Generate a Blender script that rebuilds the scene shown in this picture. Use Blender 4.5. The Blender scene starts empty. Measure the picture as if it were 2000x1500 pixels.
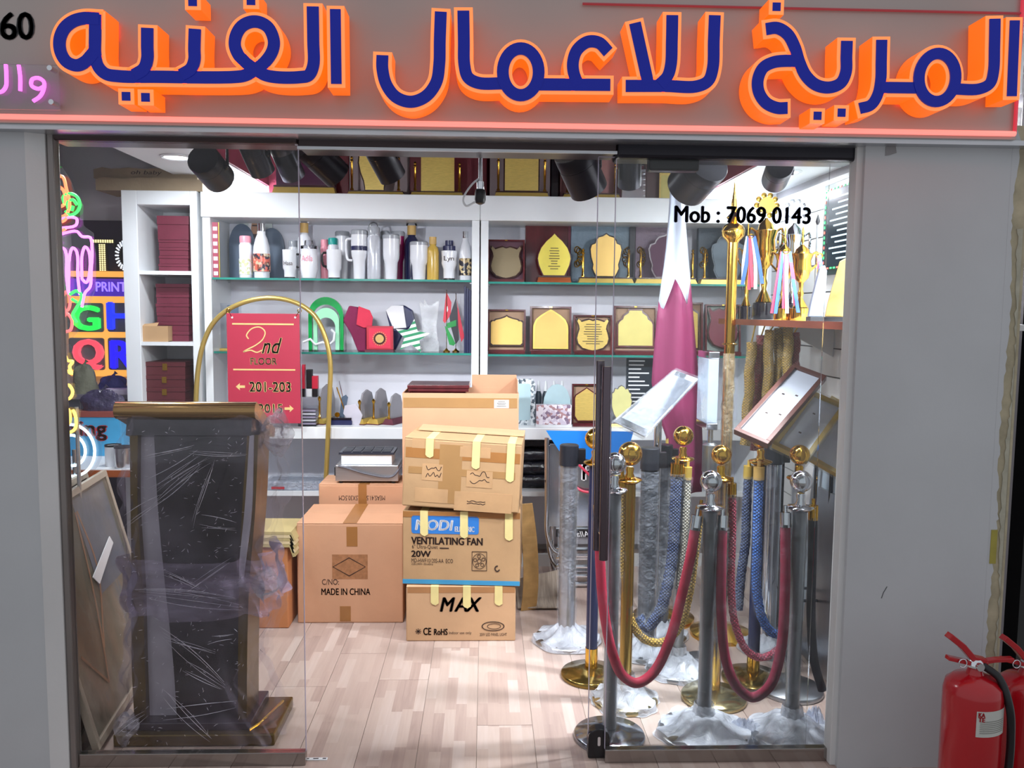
import bpy, bmesh, math, random
from mathutils import Vector, Matrix
RND = random.Random(11)
sc = bpy.context.scene
COL = sc.collection
PI = math.pi

# ------------------------------------------------------------------ camera
FPX = 1600.0
CAMP = Vector((0, 0, 1.6))
yaw, pitch, roll = math.radians(1.9), math.radians(4.98), 0.0095
_r = Vector((math.cos(yaw), -math.sin(yaw), 0))
FW = Vector((math.sin(yaw)*math.cos(pitch), math.cos(yaw)*math.cos(pitch), -math.sin(pitch)))
_u = _r.cross(FW)
RT = _r*math.cos(roll) + _u*math.sin(roll)
UP = _u*math.cos(roll) - _r*math.sin(roll)
cd = bpy.data.cameras.new('camera')
cam = bpy.data.objects.new('camera', cd)
COL.objects.link(cam)
cam.matrix_world = Matrix(((RT.x, UP.x, -FW.x, CAMP.x), (RT.y, UP.y, -FW.y, CAMP.y), (RT.z, UP.z, -FW.z, CAMP.z), (0, 0, 0, 1)))
cd.sensor_width = 36.0
cd.lens = 36.0*FPX/2000.0
cd.clip_start = 0.05
sc.camera = cam

# ------------------------------------------------------------------ world and exposure
w = bpy.data.worlds.new('corridor_light')
sc.world = w
w.use_nodes = True
bg = w.node_tree.nodes['Background']
bg.inputs[0].default_value = (0.92, 0.95, 1.0, 1)
bg.inputs[1].default_value = 0.46
sc.view_settings.view_transform = 'Standard'
sc.view_settings.look = 'None'
sc.view_settings.gamma = 1.0
sc.view_settings.exposure = 0.25
try:
    sc.view_settings.use_curve_mapping = False
except Exception:
    pass

# ------------------------------------------------------------------ pixel helpers (photo frame 2000 x 1500 -> a point at a chosen real depth)
def ray(px, py):
    return FW*FPX + RT*(px-1000.0) + UP*(750.0-py)
def P(px, py, Y):
    d = ray(px, py); return CAMP + d*(Y/d.y)
def G(px, py, z=0.0):
    d = ray(px, py); return CAMP + d*((z-CAMP.z)/d.z)
def GX(px, py, X):
    d = ray(px, py); return CAMP + d*(X/d.x)
def S(Y):
    return (P(1001, 700, Y)-P(1000, 700, Y)).length

# ------------------------------------------------------------------ mesh helpers
class MB:
    def __init__(s): s.v = []; s.f = []
    def add(s, vs, fs):
        n = len(s.v); s.v += [tuple(v) for v in vs]; s.f += [tuple(i+n for i in f) for f in fs]; return s
    def box(s, x0, x1, y0, y1, z0, z1):
        return s.add([(x0,y0,z0),(x1,y0,z0),(x1,y1,z0),(x0,y1,z0),(x0,y0,z1),(x1,y0,z1),(x1,y1,z1),(x0,y1,z1)],
                     [(0,3,2,1),(4,5,6,7),(0,1,5,4),(1,2,6,5),(2,3,7,6),(3,0,4,7)])
    def prism(s, poly, y0, y1):
        n = len(poly)
        vs = [(x, y0, z) for x, z in poly] + [(x, y1, z) for x, z in poly]
        fs = [tuple(range(n)), tuple(range(2*n-1, n-1, -1))]
        fs += [(i, (i+1) % n, n+(i+1) % n, n+i) for i in range(n)]
        return s.add(vs, fs)
    def zprism(s, poly, z0, z1):
        n = len(poly)
        vs = [(x, y, z0) for x, y in poly] + [(x, y, z1) for x, y in poly]
        fs = [tuple(range(n)), tuple(range(2*n-1, n-1, -1))]
        fs += [(i, (i+1) % n, n+(i+1) % n, n+i) for i in range(n)]
        return s.add(vs, fs)
    def ring(s, outer, inner, y0, y1):
        n = len(outer)
        vs = [(x, y0, z) for x, z in outer]+[(x, y0, z) for x, z in inner]+[(x, y1, z) for x, z in outer]+[(x, y1, z) for x, z in inner]
        fs = []
        for i in range(n):
            j = (i+1) % n
            fs += [(i, j, n+j, n+i), (2*n+i, 3*n+i, 3*n+j, 2*n+j), (i, 2*n+i, 2*n+j, j), (n+i, n+j, 3*n+j, 3*n+i)]
        return s.add(vs, fs)
    def lathe(s, prof, c=(0, 0, 0), seg=24, axis='z', M=None):
        vs = []; fs = []
        m = len(prof)
        for r, h in prof:
            for k in range(seg):
                a = 2*PI*k/seg
                p = Vector((max(r, 1e-4)*math.cos(a), max(r, 1e-4)*math.sin(a), h))
                if axis == 'y': p = Vector((p.x, p.z, p.y))
                if axis == 'x': p = Vector((p.z, p.x, p.y))
                if M is not None: p = M @ p
                vs.append(p + Vector(c))
        for i in range(m-1):
            for k in range(seg):
                l = (k+1) % seg
                fs.append((i*seg+k, i*seg+l, (i+1)*seg+l, (i+1)*seg+k))
        fs.append(tuple(range(seg-1, -1, -1)))
        fs.append(tuple(range((m-1)*seg, m*seg)))
        return s.add(vs, fs)
    def tube(s, path, r, seg=8, closed=False, lobes=0, twist=0.0, amp=0.0, flat=1.0):
        path = [Vector(p) for p in path]
        n = len(path); vs = []; fs = []
        up = None; dist = 0.0
        for i, p in enumerate(path):
            if closed: t = path[(i+1) % n]-path[i-1]
            else: t = path[min(i+1, n-1)]-path[max(i-1, 0)]
            if t.length < 1e-9: t = Vector((0, 0, 1))
            t.normalize()
            if up is None:
                up = Vector((0, -1, 0)) if abs(t.y) < 0.9 else Vector((0, 0, 1))
            a = (up - t*up.dot(t))
            if a.length < 1e-6: a = Vector((1, 0, 0)) - t*t.x
            a.normalize(); up = a
            b = t.cross(a)
            if i: dist += (path[i]-path[i-1]).length
            rr = r[i] if isinstance(r, (list, tuple)) else r
            for k in range(seg):
                an = 2*PI*k/seg
                q = rr*(1+amp*abs(math.cos(lobes*0.5*(an+twist*dist)))) if lobes else rr
                vs.append(p + a*(q*math.cos(an)*flat) + b*(q*math.sin(an)))
        for i in range(n if closed else n-1):
            j = (i+1) % n
            for k in range(seg):
                l = (k+1) % seg
                fs.append((i*seg+k, i*seg+l, j*seg+l, j*seg+k))
        if not closed:
            fs.append(tuple(range(seg-1, -1, -1))); fs.append(tuple(range((n-1)*seg, n*seg)))
        return s.add(vs, fs)
    def strip(s, path, hw, y0, y1, cap=0.0):
        """flat bar swept along a 2-D path (x, z), half width hw, between y0 and y1"""
        pts = [Vector((p[0], p[1])) for p in path]
        n = len(pts)
        if cap:
            d0 = (pts[0]-pts[1]).normalized(); d1 = (pts[-1]-pts[-2]).normalized()
            pts[0] = pts[0]+d0*cap; pts[-1] = pts[-1]+d1*cap
        L = []; Rr = []
        for i in range(n):
            t = pts[min(i+1, n-1)]-pts[max(i-1, 0)]
            t = t.normalized() if t.length > 1e-9 else Vector((1, 0))
            nn = Vector((-t.y, t.x))
            L.append(pts[i]+nn*hw); Rr.append(pts[i]-nn*hw)
        vs = []
        for i in range(n):
            vs += [(L[i].x, y0, L[i].y), (Rr[i].x, y0, Rr[i].y), (Rr[i].x, y1, Rr[i].y), (L[i].x, y1, L[i].y)]
        fs = [(0, 1, 2, 3), (4*n-1, 4*n-2, 4*n-3, 4*n-4)]
        for i in range(n-1):
            a = 4*i; b = a+4
            for k in range(4):
                l = (k+1) % 4
                fs.append((a+k, b+k, b+l, a+l))
        return s.add(vs, fs)
    def grid(s, fn, nu, nv):
        vs = [fn(i/(nu-1), j/(nv-1)) for j in range(nv) for i in range(nu)]
        fs = [(j*nu+i, j*nu+i+1, (j+1)*nu+i+1, (j+1)*nu+i) for j in range(nv-1) for i in range(nu-1)]
        return s.add(vs, fs)
    def shift(s, d):
        s.v = [(x+d[0], y+d[1], z+d[2]) for x, y, z in s.v]; return s
    def xf(s, M):
        s.v = [tuple(M @ Vector(v)) for v in s.v]; return s
    def obj(s, name, m, parent=None, smooth=False, bevel=0, loc=None, solid=0):
        me = bpy.data.meshes.new(name)
        me.from_pydata(s.v, [], s.f)
        bm = bmesh.new(); bm.from_mesh(me)
        bmesh.ops.recalc_face_normals(bm, faces=bm.faces[:])
        bm.to_mesh(me); bm.free()
        if smooth:
            me.shade_smooth(); me.set_sharp_from_angle(angle=0.7)
        me.materials.append(m)
        o = bpy.data.objects.new(name, me)
        COL.objects.link(o)
        if parent is not None: o.parent = parent
        if loc is not None: o.location = loc
        if bevel:
            b = o.modifiers.new('bevel', 'BEVEL'); b.width = bevel; b.segments = 2; b.limit_method = 'ANGLE'
        if solid:
            b = o.modifiers.new('solid', 'SOLIDIFY'); b.thickness = solid
        return o

def tag(o, label=None, cat=None, group=None, kind=None):
    if label: o['label'] = label
    if cat: o['category'] = cat
    if group: o['group'] = group
    if kind: o['kind'] = kind
    return o
def thing(name, label, cat, loc=(0, 0, 0), rz=0.0, group=None, rx=0.0, ry=0.0):
    o = bpy.data.objects.new(name, None)
    o.empty_display_size = 0.05
    COL.objects.link(o)
    o.location = loc; o.rotation_euler = (rx, ry, rz)
    return tag(o, label, cat, group)
def copy_tree(o, parent=None, loc=None, rz=None, label=None):
    c = o.copy(); COL.objects.link(c)
    if parent is not None: c.parent = parent
    if loc is not None: c.location = loc
    if rz is not None: c.rotation_euler = (0, 0, rz)
    if label: c['label'] = label
    for ch in list(o.children): copy_tree(ch, c)
    return c
def structure(name, mb, m, **k):
    return tag(mb.obj(name, m, **k), kind='structure')
def crom(pts, n=6, closed=False):
    P_ = [Vector(p) for p in pts]; m = len(P_); out = []
    for i in range(m if closed else m-1):
        p0 = P_[i-1] if (closed or i > 0) else P_[0]*2-P_[1]
        p1 = P_[i]; p2 = P_[(i+1) % m]
        p3 = P_[(i+2) % m] if (closed or i+2 < m) else P_[-1]*2-P_[-2]
        d = lambda a, b: max((b-a).length**0.5, 1e-6)
        t1 = d(p0, p1); t2 = t1+d(p1, p2); t3 = t2+d(p2, p3)
        for k in range(n):
            t = t1+(t2-t1)*k/n
            A1 = p0*((t1-t)/t1)+p1*(t/t1); A2 = p1*((t2-t)/(t2-t1))+p2*((t-t1)/(t2-t1)); A3 = p2*((t3-t)/(t3-t2))+p3*((t-t2)/(t3-t2))
            B1 = A1*((t2-t)/t2)+A2*(t/t2); B2 = A2*((t3-t)/(t3-t1))+A3*((t-t1)/(t3-t1))
            out.append(B1*((t2-t)/(t2-t1))+B2*((t-t1)/(t2-t1)))
    if not closed: out.append(P_[-1])
    return out
def ellipse(cx, cz, rx, rz, n=28, a0=0.0, a1=2*PI):
    full = abs(a1-a0-2*PI) < 1e-6
    return [(cx+rx*math.cos(a0+(a1-a0)*k/(n if full else n-1)), cz+rz*math.sin(a0+(a1-a0)*k/(n if full else n-1))) for k in range(n)]
def mirror(half):
    """right half outline from top centre to bottom centre, x >= 0 -> closed outline"""
    return list(half)+[(-x, z) for x, z in reversed(half) if x > 1e-6]
def rrect(x0, x1, z0, z1, r, n=4):
    out = []
    for cx, cz, a in ((x1-r, z1-r, 0), (x0+r, z1-r, PI/2), (x0+r, z0+r, PI), (x1-r, z0+r, 1.5*PI)):
        for k in range(n+1):
            t = a+PI/2*k/n
            out.append((cx+r*math.cos(t), cz+r*math.sin(t)))
    return out

# ------------------------------------------------------------------ materials
def lin(h):
    if isinstance(h, (tuple, list)): return tuple(h)[:3]
    h = h.lstrip('#'); c = [int(h[i:i+2], 16)/255 for i in (0, 2, 4)]
    return tuple(x/12.92 if x <= 0.04045 else ((x+0.055)/1.055)**2.4 for x in c)
MATS = {}
def mat(name, col='#ffffff', rough=0.5, metal=0.0, var=0.08, scale=9.0, bump=0.0, bscale=60.0, emit=None, estr=0.0, coat=0.0, stretch=None, spec=None):
    if name in MATS: return MATS[name]
    m = bpy.data.materials.new(name); m.use_nodes = True
    nt = m.node_tree; N = nt.nodes; Lk = nt.links
    b = N['Principled BSDF']
    c = lin(col)
    tc = N.new('ShaderNodeTexCoord'); mp = N.new('ShaderNodeMapping')
    if stretch: mp.inputs['Scale'].default_value = stretch
    Lk.new(tc.outputs['Object'], mp.inputs[0])
    nz = N.new('ShaderNodeTexNoise'); nz.inputs['Scale'].default_value = scale; nz.inputs['Detail'].default_value = 4
    Lk.new(mp.outputs[0], nz.inputs['Vector'])
    rp = N.new('ShaderNodeValToRGB')
    rp.color_ramp.elements[0].position = 0.3; rp.color_ramp.elements[1].position = 0.7
    rp.color_ramp.elements[0].color = tuple(x*(1-var) for x in c)+(1,)
    rp.color_ramp.elements[1].color = tuple(min(1, x*(1+var*0.6)) for x in c)+(1,)
    Lk.new(nz.outputs[0], rp.inputs[0])
    Lk.new(rp.outputs[0], b.inputs['Base Color'])
    b.inputs['Roughness'].default_value = rough
    b.inputs['Metallic'].default_value = metal
    if spec is not None: b.inputs['Specular IOR Level'].default_value = spec
    if coat: b.inputs['Coat Weight'].default_value = coat; b.inputs['Coat Roughness'].default_value = 0.08
    if emit:
        b.inputs['Emission Color'].default_value = lin(emit)+(1,)
        b.inputs['Emission Strength'].default_value = estr
    if bump:
        n2 = N.new('ShaderNodeTexNoise'); n2.inputs['Scale'].default_value = bscale; n2.inputs['Detail'].default_value = 5
        Lk.new(mp.outputs[0], n2.inputs['Vector'])
        bp = N.new('ShaderNodeBump'); bp.inputs['Strength'].default_value = bump; bp.inputs['Distance'].default_value = 0.01
        Lk.new(n2.outputs[0], bp.inputs['Height']); Lk.new(bp.outputs[0], b.inputs['Normal'])
    MATS[name] = m
    return m
def film(name, tint='#e8ecff', amount=0.3, rough=0.12, bscale=30.0, bump=0.9, contrast=(0.35, 0.75), stretch=None):
    if name in MATS: return MATS[name]
    m = bpy.data.materials.new(name); m.use_nodes = True
    nt = m.node_tree; N = nt.nodes; Lk = nt.links
    for n in list(N): N.remove(n)
    out = N.new('ShaderNodeOutputMaterial'); mx = N.new('ShaderNodeMixShader'); tr = N.new('ShaderNodeBsdfTransparent')
    pb = N.new('ShaderNodeBsdfPrincipled'); pb.inputs['Base Color'].default_value = lin(tint)+(1,)
    pb.inputs['Roughness'].default_value = rough; pb.inputs['Specular IOR Level'].default_value = 1.0
    tc = N.new('ShaderNodeTexCoord'); mp = N.new('ShaderNodeMapping')
    if stretch: mp.inputs['Scale'].default_value = stretch
    Lk.new(tc.outputs['Object'], mp.inputs[0])
    nz = N.new('ShaderNodeTexNoise'); nz.inputs['Scale'].default_value = bscale; nz.inputs['Detail'].default_value = 6; nz.inputs['Distortion'].default_value = 1.2
    Lk.new(mp.outputs[0], nz.inputs['Vector'])
    bp = N.new('ShaderNodeBump'); bp.inputs['Strength'].default_value = bump; bp.inputs['Distance'].default_value = 0.02
    Lk.new(nz.outputs[0], bp.inputs['Height']); Lk.new(bp.outputs[0], pb.inputs['Normal'])
    n2 = N.new('ShaderNodeTexNoise'); n2.inputs['Scale'].default_value = bscale*0.5; n2.inputs['Detail'].default_value = 5
    Lk.new(mp.outputs[0], n2.inputs['Vector'])
    mr = N.new('ShaderNodeMapRange'); mr.inputs[1].default_value = contrast[0]; mr.inputs[2].default_value = contrast[1]
    mr.inputs[3].default_value = amount*0.45; mr.inputs[4].default_value = min(1, amount*1.8)
    Lk.new(n2.outputs[0], mr.inputs[0])
    Lk.new(mr.outputs[0], mx.inputs[0]); Lk.new(tr.outputs[0], mx.inputs[1]); Lk.new(pb.outputs[0], mx.inputs[2])
    Lk.new(mx.outputs[0], out.inputs[0])
    MATS[name] = m
    return m
def wrapmat(name, tint, s=1.0, base=0.07, streak=0.75):
    """stretch film: nearly clear, with thin bright creases"""
    if name in MATS: return MATS[name]
    m = bpy.data.materials.new(name); m.use_nodes = True
    nt = m.node_tree; N = nt.nodes; Lk = nt.links
    for n in list(N): N.remove(n)
    out = N.new('ShaderNodeOutputMaterial'); mx = N.new('ShaderNodeMixShader'); tr = N.new('ShaderNodeBsdfTransparent')
    pb = N.new('ShaderNodeBsdfPrincipled'); pb.inputs['Base Color'].default_value = lin(tint)+(1,); pb.inputs['Roughness'].default_value = 0.12; pb.inputs['Specular IOR Level'].default_value = 1.0
    tc = N.new('ShaderNodeTexCoord')
    def layer(rot, scl, sc_, lo, hi):
        mp = N.new('ShaderNodeMapping'); mp.inputs['Rotation'].default_value = (0, rot, 0); mp.inputs['Scale'].default_value = scl
        Lk.new(tc.outputs['Object'], mp.inputs[0])
        nz = N.new('ShaderNodeTexNoise'); nz.noise_type = 'RIDGED_MULTIFRACTAL'; nz.inputs['Scale'].default_value = sc_*s; nz.inputs['Detail'].default_value = 3; nz.inputs['Distortion'].default_value = 0.5
        Lk.new(mp.outputs[0], nz.inputs['Vector'])
        mr = N.new('ShaderNodeMapRange'); mr.inputs[1].default_value = lo; mr.inputs[2].default_value = hi
        Lk.new(nz.outputs[0], mr.inputs[0]); return mr.outputs[0], nz.outputs[0]
    l1, h1 = layer(0.5, (1.0, 1, 5), 3.5, 0.52, 0.95)
    l2, h2 = layer(-0.9, (1.2, 1, 5), 4.5, 0.55, 0.95)
    n3 = N.new('ShaderNodeTexNoise'); n3.inputs['Scale'].default_value = 5*s; n3.inputs['Detail'].default_value = 4; Lk.new(tc.outputs['Object'], n3.inputs['Vector'])
    m3 = N.new('ShaderNodeMapRange'); m3.inputs[1].default_value = 0.45; m3.inputs[2].default_value = 0.72; m3.inputs[3].default_value = base; m3.inputs[4].default_value = base+0.28; Lk.new(n3.outputs[0], m3.inputs[0])
    ad = N.new('ShaderNodeMath'); ad.operation = 'MAXIMUM'; Lk.new(l1, ad.inputs[0]); Lk.new(l2, ad.inputs[1])
    ml = N.new('ShaderNodeMath'); ml.operation = 'MULTIPLY_ADD'; ml.use_clamp = True; Lk.new(ad.outputs[0], ml.inputs[0]); ml.inputs[1].default_value = streak; Lk.new(m3.outputs[0], ml.inputs[2])
    bp = N.new('ShaderNodeBump'); bp.inputs['Strength'].default_value = 1.0; bp.inputs['Distance'].default_value = 0.02
    hs = N.new('ShaderNodeMath'); hs.operation = 'ADD'; Lk.new(h1, hs.inputs[0]); Lk.new(h2, hs.inputs[1]); Lk.new(hs.outputs[0], bp.inputs['Height']); Lk.new(bp.outputs[0], pb.inputs['Normal'])
    Lk.new(ml.outputs[0], mx.inputs[0]); Lk.new(tr.outputs[0], mx.inputs[1]); Lk.new(pb.outputs[0], mx.inputs[2]); Lk.new(mx.outputs[0], out.inputs[0])
    MATS[name] = m
    return m
def glassmat(name, tint=(0.97, 0.985, 0.98), refl=1.0, ior=1.45, rough=0.0):
    if name in MATS: return MATS[name]
    m = bpy.data.materials.new(name); m.use_nodes = True
    nt = m.node_tree; N = nt.nodes; Lk = nt.links
    for n in list(N): N.remove(n)
    out = N.new('ShaderNodeOutputMaterial'); mx = N.new('ShaderNodeMixShader'); tr = N.new('ShaderNodeBsdfTransparent')
    gl = N.new('ShaderNodeBsdfGlossy'); gl.inputs['Roughness'].default_value = rough
    tr.inputs[0].default_value = tuple(tint)+(1,)
    fr = N.new('ShaderNodeFresnel'); fr.inputs[0].default_value = ior
    mu = N.new('ShaderNodeMath'); mu.operation = 'MULTIPLY'; mu.inputs[1].default_value = refl
    Lk.new(fr.outputs[0], mu.inputs[0]); Lk.new(mu.outputs[0], mx.inputs[0])
    Lk.new(tr.outputs[0], mx.inputs[1]); Lk.new(gl.outputs[0], mx.inputs[2]); Lk.new(mx.outputs[0], out.inputs[0])
    MATS[name] = m
    return m
def braid(name, col, dark=0.45, scale=30.0):
    if name in MATS: return MATS[name]
    m = mat(name, col, 0.55); nt = m.node_tree; N = nt.nodes; Lk = nt.links; b = N['Principled BSDF']
    tc = N.new('ShaderNodeTexCoord'); outs = []
    for rot in (0.75, -0.75):
        mp = N.new('ShaderNodeMapping'); mp.inputs['Rotation'].default_value = (0, rot, 0); Lk.new(tc.outputs['Object'], mp.inputs[0])
        wv = N.new('ShaderNodeTexWave'); wv.bands_direction = 'Z'; wv.inputs['Scale'].default_value = scale; wv.inputs['Distortion'].default_value = 0.4; Lk.new(mp.outputs[0], wv.inputs['Vector']); outs.append(wv.outputs['Fac'])
    mx = N.new('ShaderNodeMath'); mx.operation = 'MULTIPLY'; Lk.new(outs[0], mx.inputs[0]); Lk.new(outs[1], mx.inputs[1])
    rp = N.new('ShaderNodeValToRGB'); c = lin(col)
    rp.color_ramp.elements[0].color = tuple(x*dark for x in c)+(1,); rp.color_ramp.elements[1].color = tuple(min(1, x*1.15) for x in c)+(1,); rp.color_ramp.elements[1].position = 0.5  # gaps between strands coloured darker to stand for their shade
    Lk.new(mx.outputs[0], rp.inputs[0]); Lk.new(rp.outputs[0], b.inputs['Base Color'])
    bp = N.new('ShaderNodeBump'); bp.inputs['Strength'].default_value = 0.8; bp.inputs['Distance'].default_value = 0.006; Lk.new(mx.outputs[0], bp.inputs['Height']); Lk.new(bp.outputs[0], b.inputs['Normal'])
    return m
def glow(name, col, strength):
    return mat(name, col, rough=0.4, var=0.02, emit=col, estr=strength)

M_ = dict(
    white=mat('white_laminate', '#e6eaee', 0.35, var=0.04, scale=3),
    offwhite=mat('off_white_paint', '#d9dadb', 0.6, var=0.05, scale=2.5, bump=0.05),
    plaster=mat('grey_painted_plaster', '#c3c6ca', 0.75, var=0.06, scale=2.2, bump=0.08, bscale=25),
    signpanel=mat('grey_composite_panel', '#b3aaa6', 0.38, metal=0.1, var=0.08, scale=1.2),
    dframe=mat('dark_bronze_frame', '#4d4244', 0.35, metal=0.6, var=0.15, scale=4),
    gframe=mat('grey_aluminium', '#8d8785', 0.35, metal=0.7, var=0.12, scale=3),
    alu=mat('brushed_aluminium', '#c9cbd0', 0.3, metal=0.9, var=0.08, scale=6, stretch=(1, 1, 20)),
    chrome=mat('polished_chrome', '#dfe2e8', 0.08, metal=1.0, var=0.03),
    steel=mat('satin_steel', '#a9adb2', 0.28, metal=0.95, var=0.07, scale=5),
    gold=mat('polished_brass', '#e0b04a', 0.13, metal=1.0, var=0.06),
    satgold=mat('satin_gold_paint', '#d9bb62', 0.35, metal=0.55, var=0.08),
    plate=mat('brushed_gold_plate', '#d6ba66', 0.4, metal=0.35, var=0.12, scale=40, stretch=(1, 1, 6)),
    plate2=mat('amber_gold_plate', '#e0ba68', 0.4, metal=0.3, var=0.05, scale=6),
    plate3=mat('pale_gold_plate', '#c3b56a', 0.4, metal=0.3, var=0.08, scale=10),
    bronze=mat('bronze_gold_trim', '#8c6f2c', 0.3, metal=0.7, var=0.15),
    black=mat('black_plastic', '#17161b', 0.4, var=0.2),
    blackgl=mat('black_gloss_panel', '#1b1620', 0.15, var=0.2, coat=0.5),
    navy=mat('navy_plastic', '#22264f', 0.35, var=0.1),
    maroon=mat('maroon_leatherette', '#5a1d30', 0.55, var=0.14, scale=30, bump=0.1, bscale=200),
    maroon2=mat('maroon_lacquer_wood', '#591d22', 0.22, var=0.25, scale=14, coat=0.4, stretch=(1, 1, 0.3)),
    redceil=mat('crimson_wall_paint', '#8e2440', 0.55, var=0.06, scale=2),
    carton=mat('brown_cardboard', '#c8a07a', 0.8, var=0.09, scale=4, bump=0.12, bscale=18),
    carton2=mat('orange_brown_cardboard', '#cf9d7b', 0.8, var=0.07, scale=4, bump=0.1, bscale=20),
    carton3=mat('kraft_cardboard', '#b7936b', 0.8, var=0.1, scale=5, bump=0.12, bscale=20),
    cartond=mat('old_grey_cardboard', '#94826a', 0.85, var=0.14, scale=7, bump=0.2),
    tapeb=mat('brown_packing_tape', '#a3703f', 0.25, var=0.08, scale=8),
    tapey=mat('cream_masking_tape', '#e3d391', 0.6, var=0.06, scale=15),
    ink=mat('dark_print_ink', '#38251f', 0.7, var=0.05),
    inkb=mat('navy_vinyl_lettering', '#1d1f4a', 0.4, var=0.04),
    paper=mat('white_paper', '#e8e8ec', 0.7, var=0.04),
    tealedge=mat('green_glass_edge', '#2f8a7d', 0.15, var=0.1),
    glass=glassmat('clear_shop_glass', (0.975, 0.985, 0.985), 0.55),
    shelfgl=glassmat('shelf_glass', (0.93, 0.97, 0.96), 0.8),
    acryl=glassmat('clear_acrylic', (0.94, 0.95, 0.97), 1.1, 1.5, 0.05),
    film=film('stretch_film'),
    filmb=film('bubble_film', '#dfe6f5', 0.42, 0.15, 40, 1.0),
)
for k, v in list(M_.items()): globals()['m_'+k] = v

# ------------------------------------------------------------------ flat lettering, fitted to a box in the local x-z plane, facing -y
def text(s, x0, x1, z0, z1, y, m, parent, name='lettering', ext=0.0006, shear=0.0, flip=False, bold=0.0, upside=False):
    cu = bpy.data.curves.new('t', 'FONT'); cu.body = s; cu.size = 1.0; cu.resolution_u = 3
    cu.shear = shear
    to = bpy.data.objects.new('t', cu)
    COL.objects.link(to)
    dg = bpy.context.evaluated_depsgraph_get()
    me = bpy.data.meshes.new_from_object(to.evaluated_get(dg))
    bpy.data.objects.remove(to); bpy.data.curves.remove(cu)
    xs = [v.co.x for v in me.vertices]; ys = [v.co.y for v in me.vertices]
    if not xs: return None
    a, b, c, d = min(xs), max(xs), min(ys), max(ys)
    for v in me.vertices:
        u = (v.co.x-a)/max(b-a, 1e-6); t = (v.co.y-c)/max(d-c, 1e-6)
        if flip: u = 1-u
        if upside: u = 1-u; t = 1-t
        v.co = (x0+(x1-x0)*u, y, z0+(z1-z0)*t)
    if bold:
        bm = bmesh.new(); bm.from_mesh(me); e = bold*(z1-z0)
        for dx, dz in ((e, 0), (-e, 0), (0, e*0.6), (0, -e*0.6)):
            g = bmesh.ops.duplicate(bm, geom=[f for f in bm.faces if f.index >= 0 and f.index < len(me.polygons)] )
            bmesh.ops.translate(bm, verts=[v for v in g['geom'] if isinstance(v, bmesh.types.BMVert)], vec=(dx, 0, dz))
            for f in g['geom']:
                if isinstance(f, bmesh.types.BMFace): f.index = -1
        bm.to_mesh(me); bm.free()
    me.materials.clear(); me.materials.append(m)
    me.name = name
    o = bpy.data.objects.new(name, me); COL.objects.link(o)
    if parent is not None: o.parent = parent
    return o
# ================================================================== the place
YF = 2.80                      # shop front glass
ZT = P(900, 292, YF).z         # underside of the front head frame
XL = P(128, 700, YF).x         # left / right glass edges
XR = P(1652, 700, YF).x
ZCEIL, ZSOF = 2.75, 2.40
YB = 5.45                      # back wall
XRW = 1.92                     # right wall
XLW = -3.3

# ---- lamps of the room ----
WARMC = (0.93, 0.96, 1.0)
def area_lamp(name, loc, size, power, col=WARMC, parent=None):
    l = bpy.data.lights.new(name, 'AREA'); l.shape = 'DISK'; l.size = size; l.energy = power; l.color = col
    o = bpy.data.objects.new(name, l); COL.objects.link(o); o.location = loc
    if parent: o.parent = parent
    return o
def downlight(x, y, z, label, power):
    t = thing('ceiling_downlight', label, 'downlight', (x, y, z), group='round recessed ceiling downlights')
    MB().lathe([(0.085, 0), (0.088, -0.004), (0.076, -0.010), (0.066, -0.006), (0.066, 0)], seg=28).obj('trim_ring', m_white, t, smooth=True)
    MB().lathe([(0.001, -0.003), (0.066, -0.003), (0.066, -0.001), (0.001, -0.001)], seg=28).obj('diffuser', glow('lamp_diffuser', '#f4f8ff', 9.0), t)
    area_lamp('downlight_lamp', (0, 0, -0.014), 0.12, power, parent=t)
for x, y, lb, pw in ((-1.64, 3.5, 'white round downlight in the left soffit above the podium', 13),
                     (P(353, 323, 4.5).x, 4.45, 'bright round downlight in the left soffit near the black spotlight', 13),
                     (P(459, 362, 5.3).x, 5.25, 'bright round downlight in the left soffit above the shelf header', 11),
                     (1.56, 3.12, 'white round downlight in the right soffit nearest the shop front', 56),
                     (P(1525, 345, 4.7).x, 4.62, 'bright round downlight behind the black spotlight over the trophies', 6),
                     (P(1432, 378, 5.4).x, 5.28, 'bright round downlight in the right soffit farthest from the shop front', 8)):
    downlight(x, y, ZSOF, lb, pw)

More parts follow.
